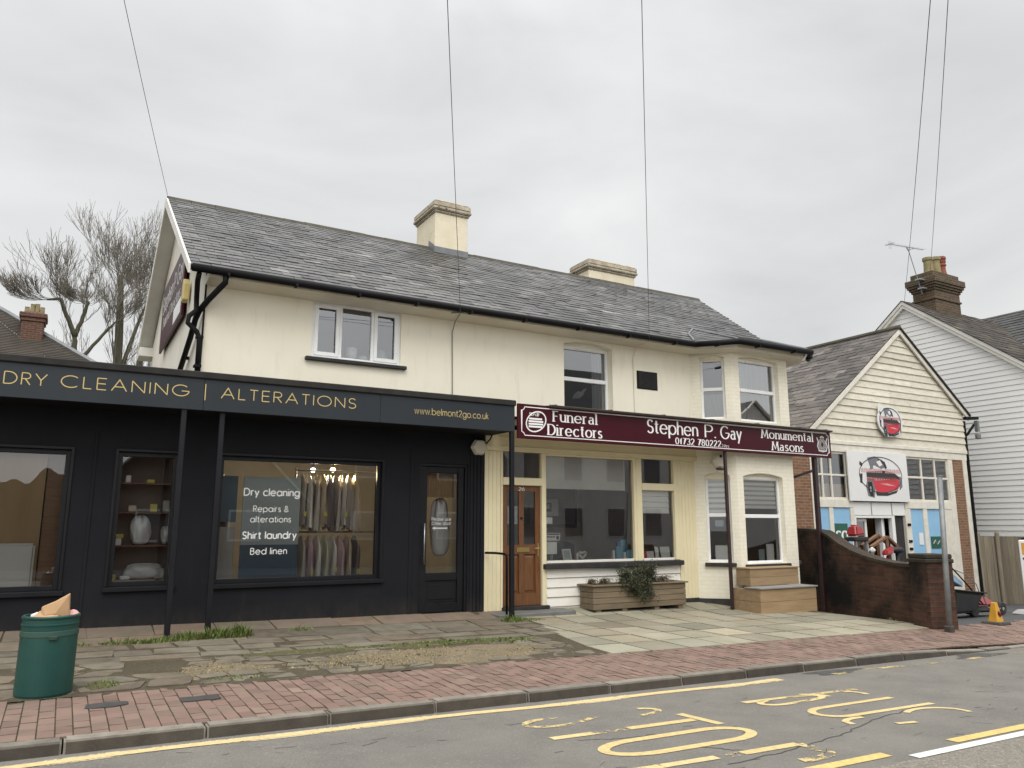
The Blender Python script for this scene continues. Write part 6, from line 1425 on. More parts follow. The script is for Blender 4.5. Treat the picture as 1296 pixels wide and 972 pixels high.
# ================================================================== STREET THINGS
# steel post without a sign
sp = thing('steel_post', 'leaning galvanised steel post with no sign beside the brick pier', 'post', (12.11, 7.40, gz(12.1, 7.4)))
mb = MB(); mb.tube([(12.105, 7.40, -1.7), (12.165, 7.40, -.7), (12.28, 7.42, .78)], [.043, .041, .039], 12); mb.build('shaft', 'galv', sp, smooth=True)
mb = MB(); mb.tube([(12.28, 7.42, .775), (12.282, 7.42, .80)], .043, 12); mb.build('cap', 'galv', sp); mb = MB(); mb.box(12.045, 12.165, 7.34, 7.46, -1.66, -1.53); mb.build('base_sleeve', 'cone_base', sp, bevel=.02)
# litter bin
BX, BY = -.015, 7.98; bz = gz(BX, BY)
bn = thing('litter_bin', 'round dark green litter bin overflowing with brown paper', 'bin', (BX, BY, bz))
ln = (.008, 0)
mb = MB(); mb.lathe([(.222, 0), (.228, .02), (.226, .50), (.222, .512)], (BX, BY, bz), 40, lean=ln); mb.build('body', 'bin', bn, smooth=False)
mb = MB(); mb.lathe([(.229, .506), (.231, .512), (.229, .552), (.224, .556)], (BX, BY, bz), 40, lean=ln); mb.build('band', 'bin_band', bn)
mb = MB(); mb.lathe([(.222, .556), (.224, .60), (.230, .604), (.230, .614), (.223, .618), (.222, .655), (.230, .66), (.233, .675), (.226, .684), (.205, .684), (.20, .62), (.20, .50)], (BX, BY, bz), 40, lean=ln); mb.build('rim', 'bin', bn)
for nm in ('body', 'band', 'rim'): pass
mb = MB(); mb.lathe([(.001, -.035), (.035, -.028), (.045, 0), (.02, .004)], (BX + .035, BY - .228, bz + .515), 14, sy=.45); mb.build('latch', 'bin_band', bn)
mb = MB(); mb.lathe([(.199, .54), (.001, .56)], (BX, BY, bz), 24, lean=ln); mb.build('liner', 'rubber', bn)
bn.scale = (.96, .96, .955)
# rubbish standing out of the bin
z_ = bz
mb = MB(); q = lambda x, y, z: (x * .9, y + .36, bz + z * .95)
mb.add([q(-.11, 7.54, .64), q(.14, 7.52, .64), q(.145, 7.68, .64), q(-.10, 7.70, .64), q(-.10, 7.55, .765), q(.0, 7.535, .80), q(.115, 7.52, .86), q(.13, 7.62, .872), q(.01, 7.66, .80), q(-.085, 7.66, .75), q(.02, 7.50, .70), q(-.06, 7.51, .69)],
       [(0, 11, 4), (0, 1, 10, 11), (11, 10, 5, 4), (10, 1, 6, 5), (1, 2, 7, 6), (2, 3, 9, 8, 7), (3, 0, 4, 9), (4, 5, 8, 9), (5, 6, 7, 8)]); tag(mb.build('paper_bag', 'card', bevel=.006), 'crumpled brown paper bag standing out of the green bin', 'bag')
mb = MB(); mb.add([(-.17, 7.860, z_ + 0.630), (-.03, 7.830, z_ + 0.644), (.05, 7.820, z_ + 0.630), (.02, 7.910, z_ + 0.678), (-.10, 7.920, z_ + 0.692), (-.17, 7.860, z_ + 0.573), (.05, 7.820, z_ + 0.573)], [(0, 1, 3, 4), (1, 2, 3), (5, 6, 2, 1, 0)]); tag(mb.build('paper_wrapper', 'card'), 'flattened tan wrapper lying on the front rim of the bin', 'litter')
mb = MB(); mb.lathe([(.001, 0), (.05, .02), (.055, .06), (.03, .09), (.001, .1)], (.15, 7.980, z_ + 0.587), 8); tag(mb.build('pink_wrapper', 'pink_paper'), 'pink wrapper beside the brown bag in the bin', 'litter')
mb = MB(); mb.lathe([(.001, 0), (.06, .02), (.05, .06), (.001, .08)], (-.12, 8.040, z_ + 0.592), 7); tag(mb.build('crumpled_paper', 'paper'), 'pale crumpled paper at the back of the green bin', 'litter')
# planter with shrubs
px0, px1, py0, py1 = 7.9, 9.97, 10.97, 11.37; pzb = gz(8.9, 11.1) + .015; pzt = -1.0
pl = thing('planter', 'long weathered timber planter under the undertaker window', 'planter', (8.93, 11.17, pzb))
mb = MB(); r = random.Random(9)
for i in range(4):
    h = (pzt - .03 - pzb - .03) / 4; z0 = pzb + .03 + i * h; t = r.gauss(1, .09)
    mb.box(px0, px1, py0, py0 + .03, z0 + .003, z0 + h - .003, (t, t, t)); mb.box(px0, px1, py1 - .03, py1, z0 + .003, z0 + h - .003, (t, t, t)); t = r.gauss(.9, .07)
    mb.box(px0, px0 + .03, py0 + .032, py1 - .032, z0 + .003, z0 + h - .003, (t, t, t)); mb.box(px1 - .03, px1, py0 + .032, py1 - .032, z0 + .003, z0 + h - .003, (t, t, t))
mb.build('side_boards', 'planter', pl, bevel=.005)
mb = MB(); mb.box(px0 - .04, px1 + .04, py0 - .035, py0 + .06, pzt - .027, pzt); mb.box(px0 - .04, px1 + .04, py1 - .06, py1 + .035, pzt - .027, pzt); mb.box(px0 - .04, px0 + .06, py0 + .062, py1 - .062, pzt - .027, pzt); mb.box(px1 - .06, px1 + .04, py0 + .062, py1 - .062, pzt - .027, pzt); mb.build('rim', 'planter', pl, bevel=.005)
mb = MB()
for x in (px0 + .12, 8.58, 9.3, px1 - .12): mb.box(x - .05, x + .05, py0 + .02, py1 - .02, pzb - .06, pzb + .03)
mb.each('foot', 'planter', pl); mb = MB(); mb.box(px0 + .03, px1 - .03, py0 + .03, py1 - .03, pzt - .12, pzt - .045); mb.build('soil', 'soil', pl)
def shrub(label, cx, cy, cz, rx, ry, rz_, n, seed, grp=None, leaf=.034, droop=0, col=(1, 1, 1)):
    r = random.Random(seed); mb = MB(); st = MB()
    for k in range(40):
        a, b = r.uniform(0, 6.28), r.uniform(.2, 1); e = Vector((cx + rx * b * math.cos(a), cy + ry * b * math.sin(a), cz + rz_ * r.uniform(-.7, 1)))
        s = Vector((cx + r.uniform(-.06, .06), cy + .12, cz - rz_ * .2)); m_ = s.lerp(e, .5) + Vector((0, 0, .05)); st.tube([s, m_, e], [.006, .004, .002], 4, cap=False)
        for q in range(n // 40):
            t = r.uniform(.35, 1.12); p = s.lerp(e, t) + Vector((r.gauss(0, .035), r.gauss(0, .03), r.gauss(0, .035)))
            d = Vector((r.gauss(0, 1), r.gauss(0, 1), r.gauss(0, 1) - droop)).normalized(); u = d.cross(Vector((r.gauss(0, 1), r.gauss(0, 1), r.gauss(0, 1)))).normalized()
            L = leaf * r.uniform(.6, 1.4); g = r.uniform(.45, 1.5) * (1.35 if r.random() < .12 else 1)
            mb.poly([p, p + d * L * .5 + u * L * .22, p + d * L, p + d * L * .5 - u * L * .22], (g * col[0], g * col[1], g * col[2]))
    t = thing('shrub', label, 'shrub', (cx, cy, pzt - .05), grp); mb.build('foliage', 'bush', t); st.build('stem', 'twig', t)
shrub('rounded dark shrub spilling lowest over the planter front', 8.74, 10.98, -1.03, .25, .19, .27, 9500, 1, droop=.6)
shrub('bushy shrub standing highest in the middle of the planter', 9.12, 11.10, -.94, .26, .17, .26, 8000, 2)
shrub('trailing shrub hanging over the planter between the two bigger ones', 9.05, 10.97, -1.1, .2, .14, .22, 4500, 3, droop=.8)
for k, (x, w, s) in enumerate(((8.28, .2, 4), (9.62, .22, 5), (8.02, .07, 6), (9.4, .12, 7))):
    shrub(('straggly low heather at the planter end nearest the oak door', 'straggly low heather at the planter end nearest the bay', 'tiny brown sprig in the planter corner by the oak door', 'thin reddish sprig beside the tallest planter shrub')[k], x, 11.12, -.98, w, .13, .07, 620, s, leaf=.02, col=(1.5, 1.0, .8))
# timber steps in front of the bay
st_ = thing('timber_steps', 'two-tier pale timber box steps in front of the bay', 'steps', (11.8, 10.5, gz(11.8, 10.3)))
zb = gz(11.6, 10.2) - .01
def tier(x0, x1, y0, y1, z0, z1, n, nm):
    mb = MB(); r = random.Random(int(x1 * 100)); h = (z1 - z0) / n
    for i in range(n):
        t = r.gauss(1, .07); mb.box(x0, x1, y0, y0 + .03, z0 + i * h + .002, z0 + (i + 1) * h - .002, (t, t, t)); t = r.gauss(.95, .05); mb.box(x0, x0 + .03, y0 + .032, y1, z0 + i * h + .002, z0 + (i + 1) * h - .002, (t, t, t)); mb.box(x1 - .03, x1, y0 + .032, y1, z0 + i * h + .002, z0 + (i + 1) * h - .002, (t, t, t))
    return mb.build(nm, 'step_wood', st_, bevel=.004)
tier(10.94, 12.42, 10.10, 10.80, zb, -1.135, 2, 'lower_box'); tier(11.10, 12.40, 10.47, 10.82, -1.105, -.80, 2, 'upper_box')
mb = MB()
for k in range(3): mb.box(10.92, 12.44, 10.07 + k * .135, 10.07 + k * .135 + .13, -1.133, -1.107)
mb.build('tread', 'deck_grey', st_, bevel=.004)
mb = MB(); mb.box(11.08, 12.42, 10.45, 10.82, -.798, -.775); mb.build('tread', 'step_wood', st_, bevel=.004)
# handrail
mb = MB(); mb.tube([(6.03, 11.36, -.44), (6.12, 11.2, -.44), (6.2, 11.02, -.45), (6.215, 10.98, -.475), (6.217, 10.975, -.52), (6.217, 10.975, -1.5)], .019, 10); tag(mb.build('handrail', 'black_metal', smooth=True), 'black bent metal handrail beside the oak door step', 'handrail')
# alarm boxes
def hexbox(label, x, y, z, s, m='alarm'):
    t = thing('alarm_box', label, 'alarm', (x, y, z)); mb = MB(); o = A(0, 0, s, s * .95, 0, 360, 6)[:-1]; mb.hexa([(0, 0, 0)] * 4, [(0, 0, 0)] * 4) if 0 else None
    P0 = [(x + a, y, z + b) for a, b in o]; P1 = [(x + a * .82, y - .07, z + b * .82) for a, b in o]
    mb.add(P0 + P1, [tuple(range(6, 12))] + [(i, (i + 1) % 6, 6 + (i + 1) % 6, 6 + i) for i in range(6)]); mb.build('cover', m, t, bevel=.008, seg=2); return t
t = hexbox('ivory hexagonal alarm box under the dark canopy corner', 5.90, 11.37, 1.28, .155); 
mb = MB(); mb.tube([(6.03, 11.37, 1.34), (6.08, 11.3, 1.42), (6.06, 11.2, 1.48)], .012, 6); mb.build('cable', 'black_metal', t)
t = hexbox('ivory hexagonal alarm box with a dark lens beside the slim bay window', 10.95, 10.98, 1.235, .165); mb = MB(); mb.lathe([(.001, 0), (.03, .004), (.03, .012)], (0, 0, 0), 12); mb.v = [(10.94 + p[0], 10.91 - p[2], 1.32 + p[1]) for p in mb.v]; mb.build('lens', 'plaque', t); mb = MB(); mb.box(10.93, 10.97, 10.98, 11.25, 1.2, 1.26); mb.build('bracket', 'alarm', t); mb = MB(); mb.box(10.86, 11.04, 10.91, 10.98, 1.055, 1.09); mb.build('strobe', 'plaque', t, bevel=.01)
mb = MB(); mb.prism([(1.44, 12.95, 3.58), (1.44, 13.2, 3.58), (1.44, 13.2, 3.84), (1.44, 13.08, 3.96), (1.44, 12.95, 3.84)], (-.09, 0, 0)); tag(mb.build('yellow_alarm', 'alarm_yellow', bevel=.01), 'yellowed alarm box high on the pale gable wall', 'alarm')
# gable sign
gs = thing('gable_sign', 'maroon undertaker sign with white script on the pale gable wall', 'sign', (1.42, 15, 3.6))
mb = MB(); cor = [(1.42, 13.35, 3.42), (1.42, 16.75, 3.42), (1.42, 16.75, 4.72), (1.42, 13.35, 4.72)]; mb.prism(cor, (-.04, 0, 0)); mb.build('sign_panel', 'burgundy', gs)
putg = lambda u, v, l: (1.38 - l, 16.6 - u, v)
mb = MB(); write(mb, 'Stephen P. Gay', 0, 3.05, 4.15, .34, 0, 'deco', .13, .2, put=lambda u, v, l: (1.38 - l, 16.55 - u, 4.17 + v)); mb.build('lettering', 'white_vinyl', gs)
mb = MB(); write(mb, 'Funeral Directors', 0, 2.6, 0, .2, 0, 'serif', .17, .24, put=lambda u, v, l: (1.38 - l, 16.3 - u, 3.83 + v)); mb.build('lettering', 'white_vinyl', gs)
mb = MB(); mb.box(1.374, 1.378, 13.5, 14.5, 3.5, 3.78); mb.build('white_panel', 'white_vinyl', gs)
# traffic cone
cx, cy = 13.88, 7.66; cz = gz(cx, cy)
cn = thing('traffic_cone', 'yellow no-waiting cone with a round dark red emblem on the driveway', 'cone', (cx, cy, cz))
mb = MB(); mb.hexa([(cx - .22, cy - .2, cz - .005), (cx + .22, cy - .2, cz - .012), (cx + .22, cy + .2, cz - .012), (cx - .22, cy + .2, cz - .005)], [(cx - .20, cy - .18, cz + .055), (cx + .20, cy - .18, cz + .05), (cx + .20, cy + .18, cz + .05), (cx - .20, cy + .18, cz + .055)]); mb.build('base', 'cone_base', cn, bevel=.012)
mb = MB()
vs = []; fs = []
for k, (h, w) in enumerate(((.05, .115), (.12, .10), (.30, .068), (.42, .048), (.43, .035))):
    for a, b in ((-1, -.75), (-.75, -1), (.75, -1), (1, -.75), (1, .75), (.75, 1), (-.75, 1), (-1, .75)): vs.append((cx + a * w, cy + b * w, cz + h))
for k in range(4): fs += [(k * 8 + i, k * 8 + (i + 1) % 8, k * 8 + 8 + (i + 1) % 8, k * 8 + 8 + i) for i in range(8)]
fs.append(tuple(range(32, 40))); mb.add(vs, fs); mb.build('body', 'cone_yellow', cn)
mb = MB(); e = [(cx + a, cy - .095 + (b + .06) * .28 * .75, cz + .205 + b) for a, b in A(0, 0, .058, .062, 0, 360, 20)[:-1]]; mb.prism(e, (0, -.006, 0)); mb.build('emblem', mat('maroon emblem', (.10, .015, .02), .5), cn)
mb = MB(); mb.beam((cx - .04, cy - .093, cz + .24), (cx + .04, cy - .105, cz + .17), .02, .004); mb.build('emblem_bar', 'red_print', cn)
cn.scale = (.82, .82, .82)
# lawn mower on the driveway
mx, my = 15.9, 9.35; mz = gz(mx, my)
mw = thing('lawn_mower', 'red and black petrol lawn mower with big black grass bag on the driveway', 'mower', (mx, my, mz))
mb = MB(); mb.hexa([(15.35, 9.05, mz + .10), (16.3, 9.05, mz + .08), (16.3, 9.62, mz + .08), (15.35, 9.62, mz + .10)], [(15.4, 9.1, mz + .24), (16.22, 9.12, mz + .21), (16.22, 9.56, mz + .21), (15.4, 9.56, mz + .24)]); mb.build('deck', 'black_plastic', mw, bevel=.04, seg=2)
mb = MB(); mb.hexa([(15.45, 9.06, mz + .22), (16.27, 9.08, mz + .17), (16.27, 9.55, mz + .17), (15.45, 9.58, mz + .22)], [(15.55, 9.14, mz + .46), (16.0, 9.16, mz + .36), (16.0, 9.46, mz + .36), (15.55, 9.48, mz + .46)]); mb.build('engine_cover', 'red', mw, bevel=.05, seg=3)
mb = MB(); mb.box(15.72, 15.9, 9.24, 9.42, mz + .39, mz + .435); mb.build('fuel_cap', 'red', mw, bevel=.02, seg=2)
for x, y, rr, hm in ((16.12, 9.0, .125, 'curtain'), (16.12, 9.66, .125, 'curtain'), (15.25, 9.06, .15, 'rubber'), (15.25, 9.62, .15, 'rubber')):
    z = gz(x, y) + rr
    def wheel(prof):
        m_ = MB(); m_.lathe(prof, (0, 0, 0), 22); m_.v = [(x + p[0], y + p[2], z + p[1]) for p in m_.v]; return m_
    w = wheel([(rr * .6, -.045), (rr * .93, -.045), (rr, -.03), (rr, .03), (rr * .93, .045), (rr * .6, .045)]).build('wheel', 'rubber', mw); wheel([(.001, -.05), (.03, -.05), (.035, -.035), (rr * .55, -.03), (rr * .66, -.046), (rr * .66, .046), (rr * .55, .03), (.001, .03)]).build('hub', hm, w)
mb = MB(); mb.hexa([(14.5, 8.98, mz + .12), (15.2, 8.98, mz + .12), (15.2, 9.62, mz + .12), (14.5, 9.62, mz + .12)], [(14.5, 8.94, mz + .58), (15.52, 8.94, mz + .48), (15.52, 9.64, mz + .48), (14.5, 9.64, mz + .58)]); mb.build('grass_bag', 'black_plastic', mw, bevel=.05, seg=2)
mb = MB(); mb.box(14.6, 15.56, 8.92, 9.66, mz + .565, mz + .59); mb.v = [(x, y, z - (x - 14.6) * .10) for x, y, z in mb.v]; mb.build('bag_lid', 'rubber', mw, bevel=.01)
mb = MB()
for y in (9.06, 9.6): mb.tube([(15.6, y, mz + .26), (15.2, y, mz + .60), (14.85, y, mz + .86), (14.68, y, mz + .98)], .014, 8)
mb.tube([(14.68, 9.06, mz + .98), (14.66, 9.33, mz + .99), (14.68, 9.6, mz + .98)], .018, 8); mb.build('handle', 'black_metal', mw, smooth=True)
mb = MB(); mb.hexa([(14.76, 9.1, mz + .72), (15.06, 9.1, mz + .60), (15.06, 9.5, mz + .60), (14.76, 9.5, mz + .72)], [(14.76, 9.1, mz + .88), (15.06, 9.1, mz + .70), (15.06, 9.5, mz + .70), (14.76, 9.5, mz + .88)]); mb.build('control_panel', 'blue_plastic', mw, bevel=.015)
mb = MB(); mb.tube([(14.72, 9.05, mz + .95), (15.0, 9.0, mz + .86), (15.3, 8.98, mz + .66), (15.62, 9.1, mz + .42)], .009, 6); mb.tube([(15.5, 8.98, mz + .44), (15.56, 8.95, mz + .2), (16.0, 8.95, mz + .16)], .016, 6); mb.build('cable', 'galv', mw)
mw.location.x += .42
# machines and timber stacked by the shop entrance
gy = 11.2
m2 = thing('mower', 'red mower engine hood standing behind the swept wall by the shop entrance', 'mower', (15.3, gy, gz(15.3, gy)))
g0 = gz(15.3, gy)
mb = MB(); mb.hexa([(14.93, 11.0, -.24), (15.33, 11.0, -.20), (15.33, 11.3, -.20), (14.93, 11.3, -.24)], [(15.0, 11.05, .02), (15.22, 11.05, .0), (15.22, 11.25, .0), (15.0, 11.25, .02)]); mb.build('hood', 'red', m2, bevel=.05, seg=3)
mb = MB(); mb.box(14.9, 15.36, 11.0, 11.3, -.34, -.245); mb.build('deck', 'black_plastic', m2, bevel=.02); mb = MB()
for x, y in ((14.95, 11.04), (15.3, 11.04), (14.95, 11.26), (15.3, 11.26)): mb.beam((x, y, g0 - .03), (x, y, -.34), .05, .05)
mb.each('trolley_leg', 'galv', m2)
tb = thing('timber_trestle', 'brown timber bench with a sloping slatted top by the shop entrance', 'bench', (16.2, 11.1, g0))
mb = MB(); mb.beam((15.25, 10.9, -.46), (15.88, 10.95, -.25), .08, .045); mb.beam((15.9, 10.95, -.25), (16.3, 11.0, -.46), .09, .05); mb.beam((15.35, 11.2, -.45), (16.0, 11.25, -.22), .08, .045); mb.beam((16.02, 11.25, -.22), (16.42, 11.3, -.40), .09, .05); mb.each('sloping_rail', 'wood_brown', tb); mb = MB()
for a, b in (((15.3, 10.9, -.46), (15.22, 10.85, g0)), ((15.88, 10.95, -.27), (15.98, 10.9, g0)), ((16.0, 11.25, -.25), (16.1, 11.3, g0)), ((15.4, 11.2, -.46), (15.3, 11.25, g0))): mb.beam(a, b, .06, .06)
mb.each('leg', 'wood_brown', tb)
mb = MB(); mb.hexa([(15.55, 10.75, -.64), (15.85, 10.75, -.62), (15.85, 10.9, -.62), (15.55, 10.9, -.64)], [(15.62, 10.78, -.52), (15.92, 10.78, -.44), (15.92, 10.88, -.44), (15.62, 10.88, -.52)]); mb.beam((15.7, 10.83, -.63), (15.72, 10.85, g0), .06, .06); tag(mb.build('strimmer_guard', 'red', bevel=.03, seg=2), 'red machine guard propped under the brown timber bench', 'machine')
mb = MB(); mb.lathe([(.001, -.09), (.13, -.06), (.17, 0), (.13, .05), (.001, .07)], (16.08, 10.85, -.53), 16, sx=1.2, sy=.7); mb.beam((16.08, 10.85, -.58), (16.08, 10.85, g0), .06, .06); tag(mb.build('seat_pad', 'black_plastic', smooth=True), 'black rounded machine seat under the timber bench', 'seat')
mb = MB(); mb.hexa([(15.02, 10.7, -.56), (15.18, 10.7, -.56), (15.18, 10.82, -.56), (15.02, 10.82, -.56)], [(15.04, 10.72, -.45), (15.15, 10.72, -.46), (15.15, 10.8, -.46), (15.04, 10.8, -.45)]); mb.beam((15.1, 10.76, -.56), (15.1, 10.78, g0), .06, .06); tag(mb.build('cream_canister', 'paper', bevel=.03, seg=2), 'cream canister on a stand before the red mower hood', 'canister')
# access covers in the brick pavement
for x, y, lb in ((.44, 7.33, 'grey access cover in the brick pavement nearest the litter bin'), (1.14, 7.27, 'grey access cover in the brick pavement towards the gravel patch')):
    z = gz(x, y); mb = MB(); rr = random.Random(int(x * 100)); mb.prism([(x + .155 * max(-1, min(1, 1.25 * math.cos(i * .349))) * rr.uniform(.88, 1.08), y + .095 * max(-1, min(1, 1.25 * math.sin(i * .349))) * rr.uniform(.82, 1.1), z - .02) for i in range(18)], (0, 0, .0265)); tag(mb.build('access_cover', 'iron'), lb, 'cover')
# ================================================================== GRASS AND WEEDS
def blades(name, m, spots, label, cat, seed):
    r = random.Random(seed); mb = MB()
    for (cx, cy, rx, ry, n, h) in spots:
        for _ in range(n):
            a, q = r.uniform(0, 6.28), math.sqrt(r.random()); x, y = cx + rx * q * math.cos(a), cy + ry * q * math.sin(a); z = gz(x, y)
            L = h * r.uniform(.4, 1.2) * (1.2 - .7 * q); b = r.uniform(0, 6.28); lx, ly = L * r.uniform(.1, .8) * math.cos(b), L * r.uniform(.1, .8) * math.sin(b); w = r.uniform(.003, .007) * (3 if r.random() < .18 else 1); g = r.uniform(.55, 1.5)
            c, s = math.cos(b + 1.57) * w, math.sin(b + 1.57) * w
            mb.add([(x - c, y - s, z), (x + c, y + s, z), (x + lx * .4 + c * .7, y + ly * .4 + s * .7, z + L * .6), (x + lx * .4 - c * .7, y + ly * .4 - s * .7, z + L * .6), (x + lx, y + ly, z + L * .95)], [(0, 1, 2, 3), (3, 2, 4)], (g, g, g * .9))
    o = mb.build(name, m); return tag(o, label, cat, kind='stuff')
blades('weeds', 'weed', [(1.45, 10.56, .26, .09, 420, .13), (1.86, 10.58, .34, .10, 700, .17), (2.1, 10.6, .16, .08, 260, .2), (.75, 10.5, .3, .08, 220, .09), (1.1, 10.5, .25, .07, 260, .09), (.35, 10.5, .2, .06, 120, .06), (6.15, 10.66, .2, .12, 380, .14), (6.45, 10.7, .3, .09, 260, .06), (2.9, 10.75, .2, .06, 90, .09), (.45, 8.12, .14, .17, 200, .05), (-.7, 8.2, .2, .2, 160, .05), (13.25, 10.45, .12, .15, 120, .1), (12.6, 8.4, .05, .4, 90, .06)], 'tufts of green weeds along the foot of the shops', 'weeds', 3)
blades('moss_grass', 'weed', [(4.3, 9.2, 1.25, .14, 1500, .045), (2.7, 9.22, .9, .1, 600, .035), (5.2, 9.1, .5, .2, 400, .04), (1.6, 8.0, .35, .1, 160, .03)], 'short mossy grass in the old flagstones', 'grass', 5)
blades('dry_grass', 'dead_grass', [(3.75, 8.45, 1.7, .5, 3600, .035), (1.55, 8.5, .45, .4, 420, .028)], 'dry straw coloured grass on the bare gravel', 'grass', 6)

# ================================================================== TREES AND HOUSE BEHIND
def bare_tree(label, stems, seed, twig=1.0, lv0=4):
    """stems: list of (points, base radius, number of limbs, limb length); limbs fork again and again into twigs"""
    r = random.Random(seed); tr, cr_ = MB(), MB()
    def grow(p, d, L, rad, lv):
        n = 4; pts, rs = [p], [rad]; q = p; dd = d.copy()
        for i in range(n):
            dd = (dd + Vector((r.gauss(0, .075), r.gauss(0, .075), r.gauss(.06, .05)))).normalized(); q = q + dd * L / n; pts.append(q); rs.append(max(.0062 * twig, rad * (1 - .45 * (i + 1) / n)))
        cr_.tube(pts, rs, 6 if lv > 2 else (4 if lv > 1 else 3), cap=False)
        if lv == 0: return
        for j in range(r.choice((3, 3, 4)) if lv > 1 else r.choice((2, 2, 3))):
            i = n if j == 0 else r.randint(1, n); a = r.uniform(0, 6.28); side = Vector((math.cos(a), math.sin(a), r.uniform(-.2, .3)))
            t = (pts[i] - pts[i - 1]).normalized(); nd = (t + (side - t * side.dot(t)) * (r.uniform(.3, .75) if j else .12)); nd.z += .16
            grow(pts[i], nd.normalized(), L * r.uniform(.62, .88), max(.0062 * twig, rs[i] * (.62 if j else .88)), lv - 1)
    for pts, r0, nl, ll in stems:
        P = [Vector(p) for p in pts]; K = 14; path, rad = [], []
        for i in range(K + 1):
            t = i / K * (len(P) - 1); k = min(int(t), len(P) - 2); path.append(P[k].lerp(P[k + 1], t - k) + Vector((r.gauss(0, .012), r.gauss(0, .012), 0)) * (0 < i < K)); rad.append(r0 * (1 - .62 * i / K))
        tr.tube(path, rad, 8)
        for j in range(nl):
            t = r.uniform(.30, 1) if j > 3 else 1.0; k = min(K, int(t * K)); a = r.uniform(0, 6.28); q = (path[k] - path[k - 1]).normalized()
            side = Vector((math.cos(a), math.sin(a), 0)); nd = (q * r.uniform(.6, 1.0) + side * (r.uniform(.3, .72) if j > 3 else r.uniform(.25, .6))).normalized()
            grow(path[k], nd, ll * (1.3 - .6 * t) * r.uniform(.75, 1.2), rad[k] * r.uniform(.14, .27), lv0)
    b_ = stems[0][0][0]; t = thing('bare_tree', label, 'tree', b_); tr.build('trunk', 'bark', t, smooth=True); cr_.build('crown', 'twig', t)
bare_tree('tall bare tree with a straight mossy trunk behind the dark shop', [([(1.50, 36, -1.5), (1.46, 36, 5), (1.32, 36, 9), (1.22, 36, 10.6)], .25, 17, 1.5), ([(1.5, 36, 6.2), (2.05, 36.2, 8.6), (2.3, 36.4, 9.5)], .10, 8, 1.15)], 4)
bare_tree('lower wide forked bare tree beside the distant brick chimney', [([(-.22, 35, -1.5), (-.22, 35, 6.6), (-.26, 35, 7.6)], .20, 3, 1.5), ([(-.25, 35, 7.5), (-.9, 35, 9.0), (-1.35, 35, 8.9)], .10, 11, .92), ([(-.25, 35, 7.5), (.1, 35, 9.0), (.1, 35, 9.0)], .09, 9, .9), ([(-.22, 35, 6.2), (.9, 35.2, 8.0), (1.2, 35.3, 8.4)], .08, 7, .9)], 12)
bare_tree('slim bare tree next to the pale gable', [([(2.35, 39, -1.5), (2.4, 39, 7), (2.75, 39, 11), (2.7, 39, 11)], .18, 14, 1.25)], 23)
bare_tree('small bare tree low behind the pale gable', [([(3.3, 44, -1.5), (3.4, 44, 7), (3.9, 44, 9)], .2, 10, 1.8)], 31, 1.1)
bh = thing('distant_house', 'distant brown tiled house with a square red brick chimney', 'house', (-4, 32, -1.5))
mb = MB(); mb.box(-12, .6, 29.5, 36, -2, 4.7); mb.build('wall', 'brick_bg', bh)
mb = MB(); ea, rd = 4.9, 9.0; x1 = 1.35
P0, P1, P2, P3 = (-13, 29.0, ea), (x1, 29.0, ea), (x1, 36.5, ea), (-13, 36.5, ea); Q0, Q1 = (-13, 32.7, 8.9), (-4.8, 32.7, 8.9)
def tiles(a, b, c, d, n):
    for i in range(n):
        t0, t1 = i / n, (i + 1) / n; L = lambda p, q, t, h: (lerp(p[0], q[0], t), lerp(p[1], q[1], t), lerp(p[2], q[2], t) + h)
        mb.quad(L(a, d, t0, .016), L(b, c, t0, .016), L(b, c, t1, 0), L(a, d, t1, 0))
tiles(P0, P1, Q1, Q0, 60); tiles(P1, P2, (Q1[0] + .01, Q1[1], Q1[2]), Q1, 60); mb.quad(P2, P3, Q0, Q1)
rb_ = mb.build('roof', 'tile_bg', bh)
mb = MB(); mb.tube([P1, Q1], .09, 6); mb.build('hip_tile', 'lead', rb_)
mb = MB(); mb.box(-1.83, -1.17, 30.2, 31.0, 4.8, 6.85); mb.box(-1.87, -1.13, 30.16, 31.04, 6.852, 6.98); mb.box(-1.91, -1.09, 30.12, 31.08, 6.982, 7.15); mb.hexa([(-1.82, 30.2, 7.152), (-1.18, 30.2, 7.152), (-1.18, 31, 7.152), (-1.82, 31, 7.152)], [(-1.7, 30.35, 7.24), (-1.3, 30.35, 7.24), (-1.3, 30.9, 7.24), (-1.7, 30.9, 7.24)])
c = mb.build('chimney', 'brick_bg', rb_, bevel=.02)
# (its pots are a few pixels wide)
mb = MB()
for x, h in ((-1.72, .2), (-1.56, .32), (-1.42, .34), (-1.27, .24)): mb.lathe([(.08, 0), (.068, h - .02), (.078, h), (.05, h)], (x, 30.5, 7.2), 8)
pots = mb.each('chimney_pot', 'pot_buff', c)

# ================================================================== WIRES
def wire(label, dx, b, sag, rad=.0042, n=24):
    a, b = Vector((dx, -3.05, 7.15)), Vector(b); mb = MB()
    mb.tube([a.lerp(b, i / n) - Vector((0, 0, sag * 4 * (i / n) * (1 - i / n))) for i in range(n + 1)], rad, 5)
    return tag(mb.build('overhead_wire', 'wire', smooth=True), label, 'wire', 'overhead service wires')
PT = (-2.05, -3.05, 7.15)
wire('overhead wire running down to the slate roof gable end', -2.39, (1.2, 15.6, 6.36), .25)
wire('overhead wire passing the tall chimney to the cream house eaves', -1.94, (5.36, 11.02, 3.42), .12)
wire('overhead wire ending at the eaves between the arched window and vent', -2.48, (9.33, 11.0, 3.44), .10)
wire('overhead wire reaching the apex of the clad house', -2.58, (24.3, 15.3, 7.55), .3, .0062)
wire('overhead wire reaching the brick chimney with four pots', -2.97, (25.6, 15.1, 8.6), .3, .0062)
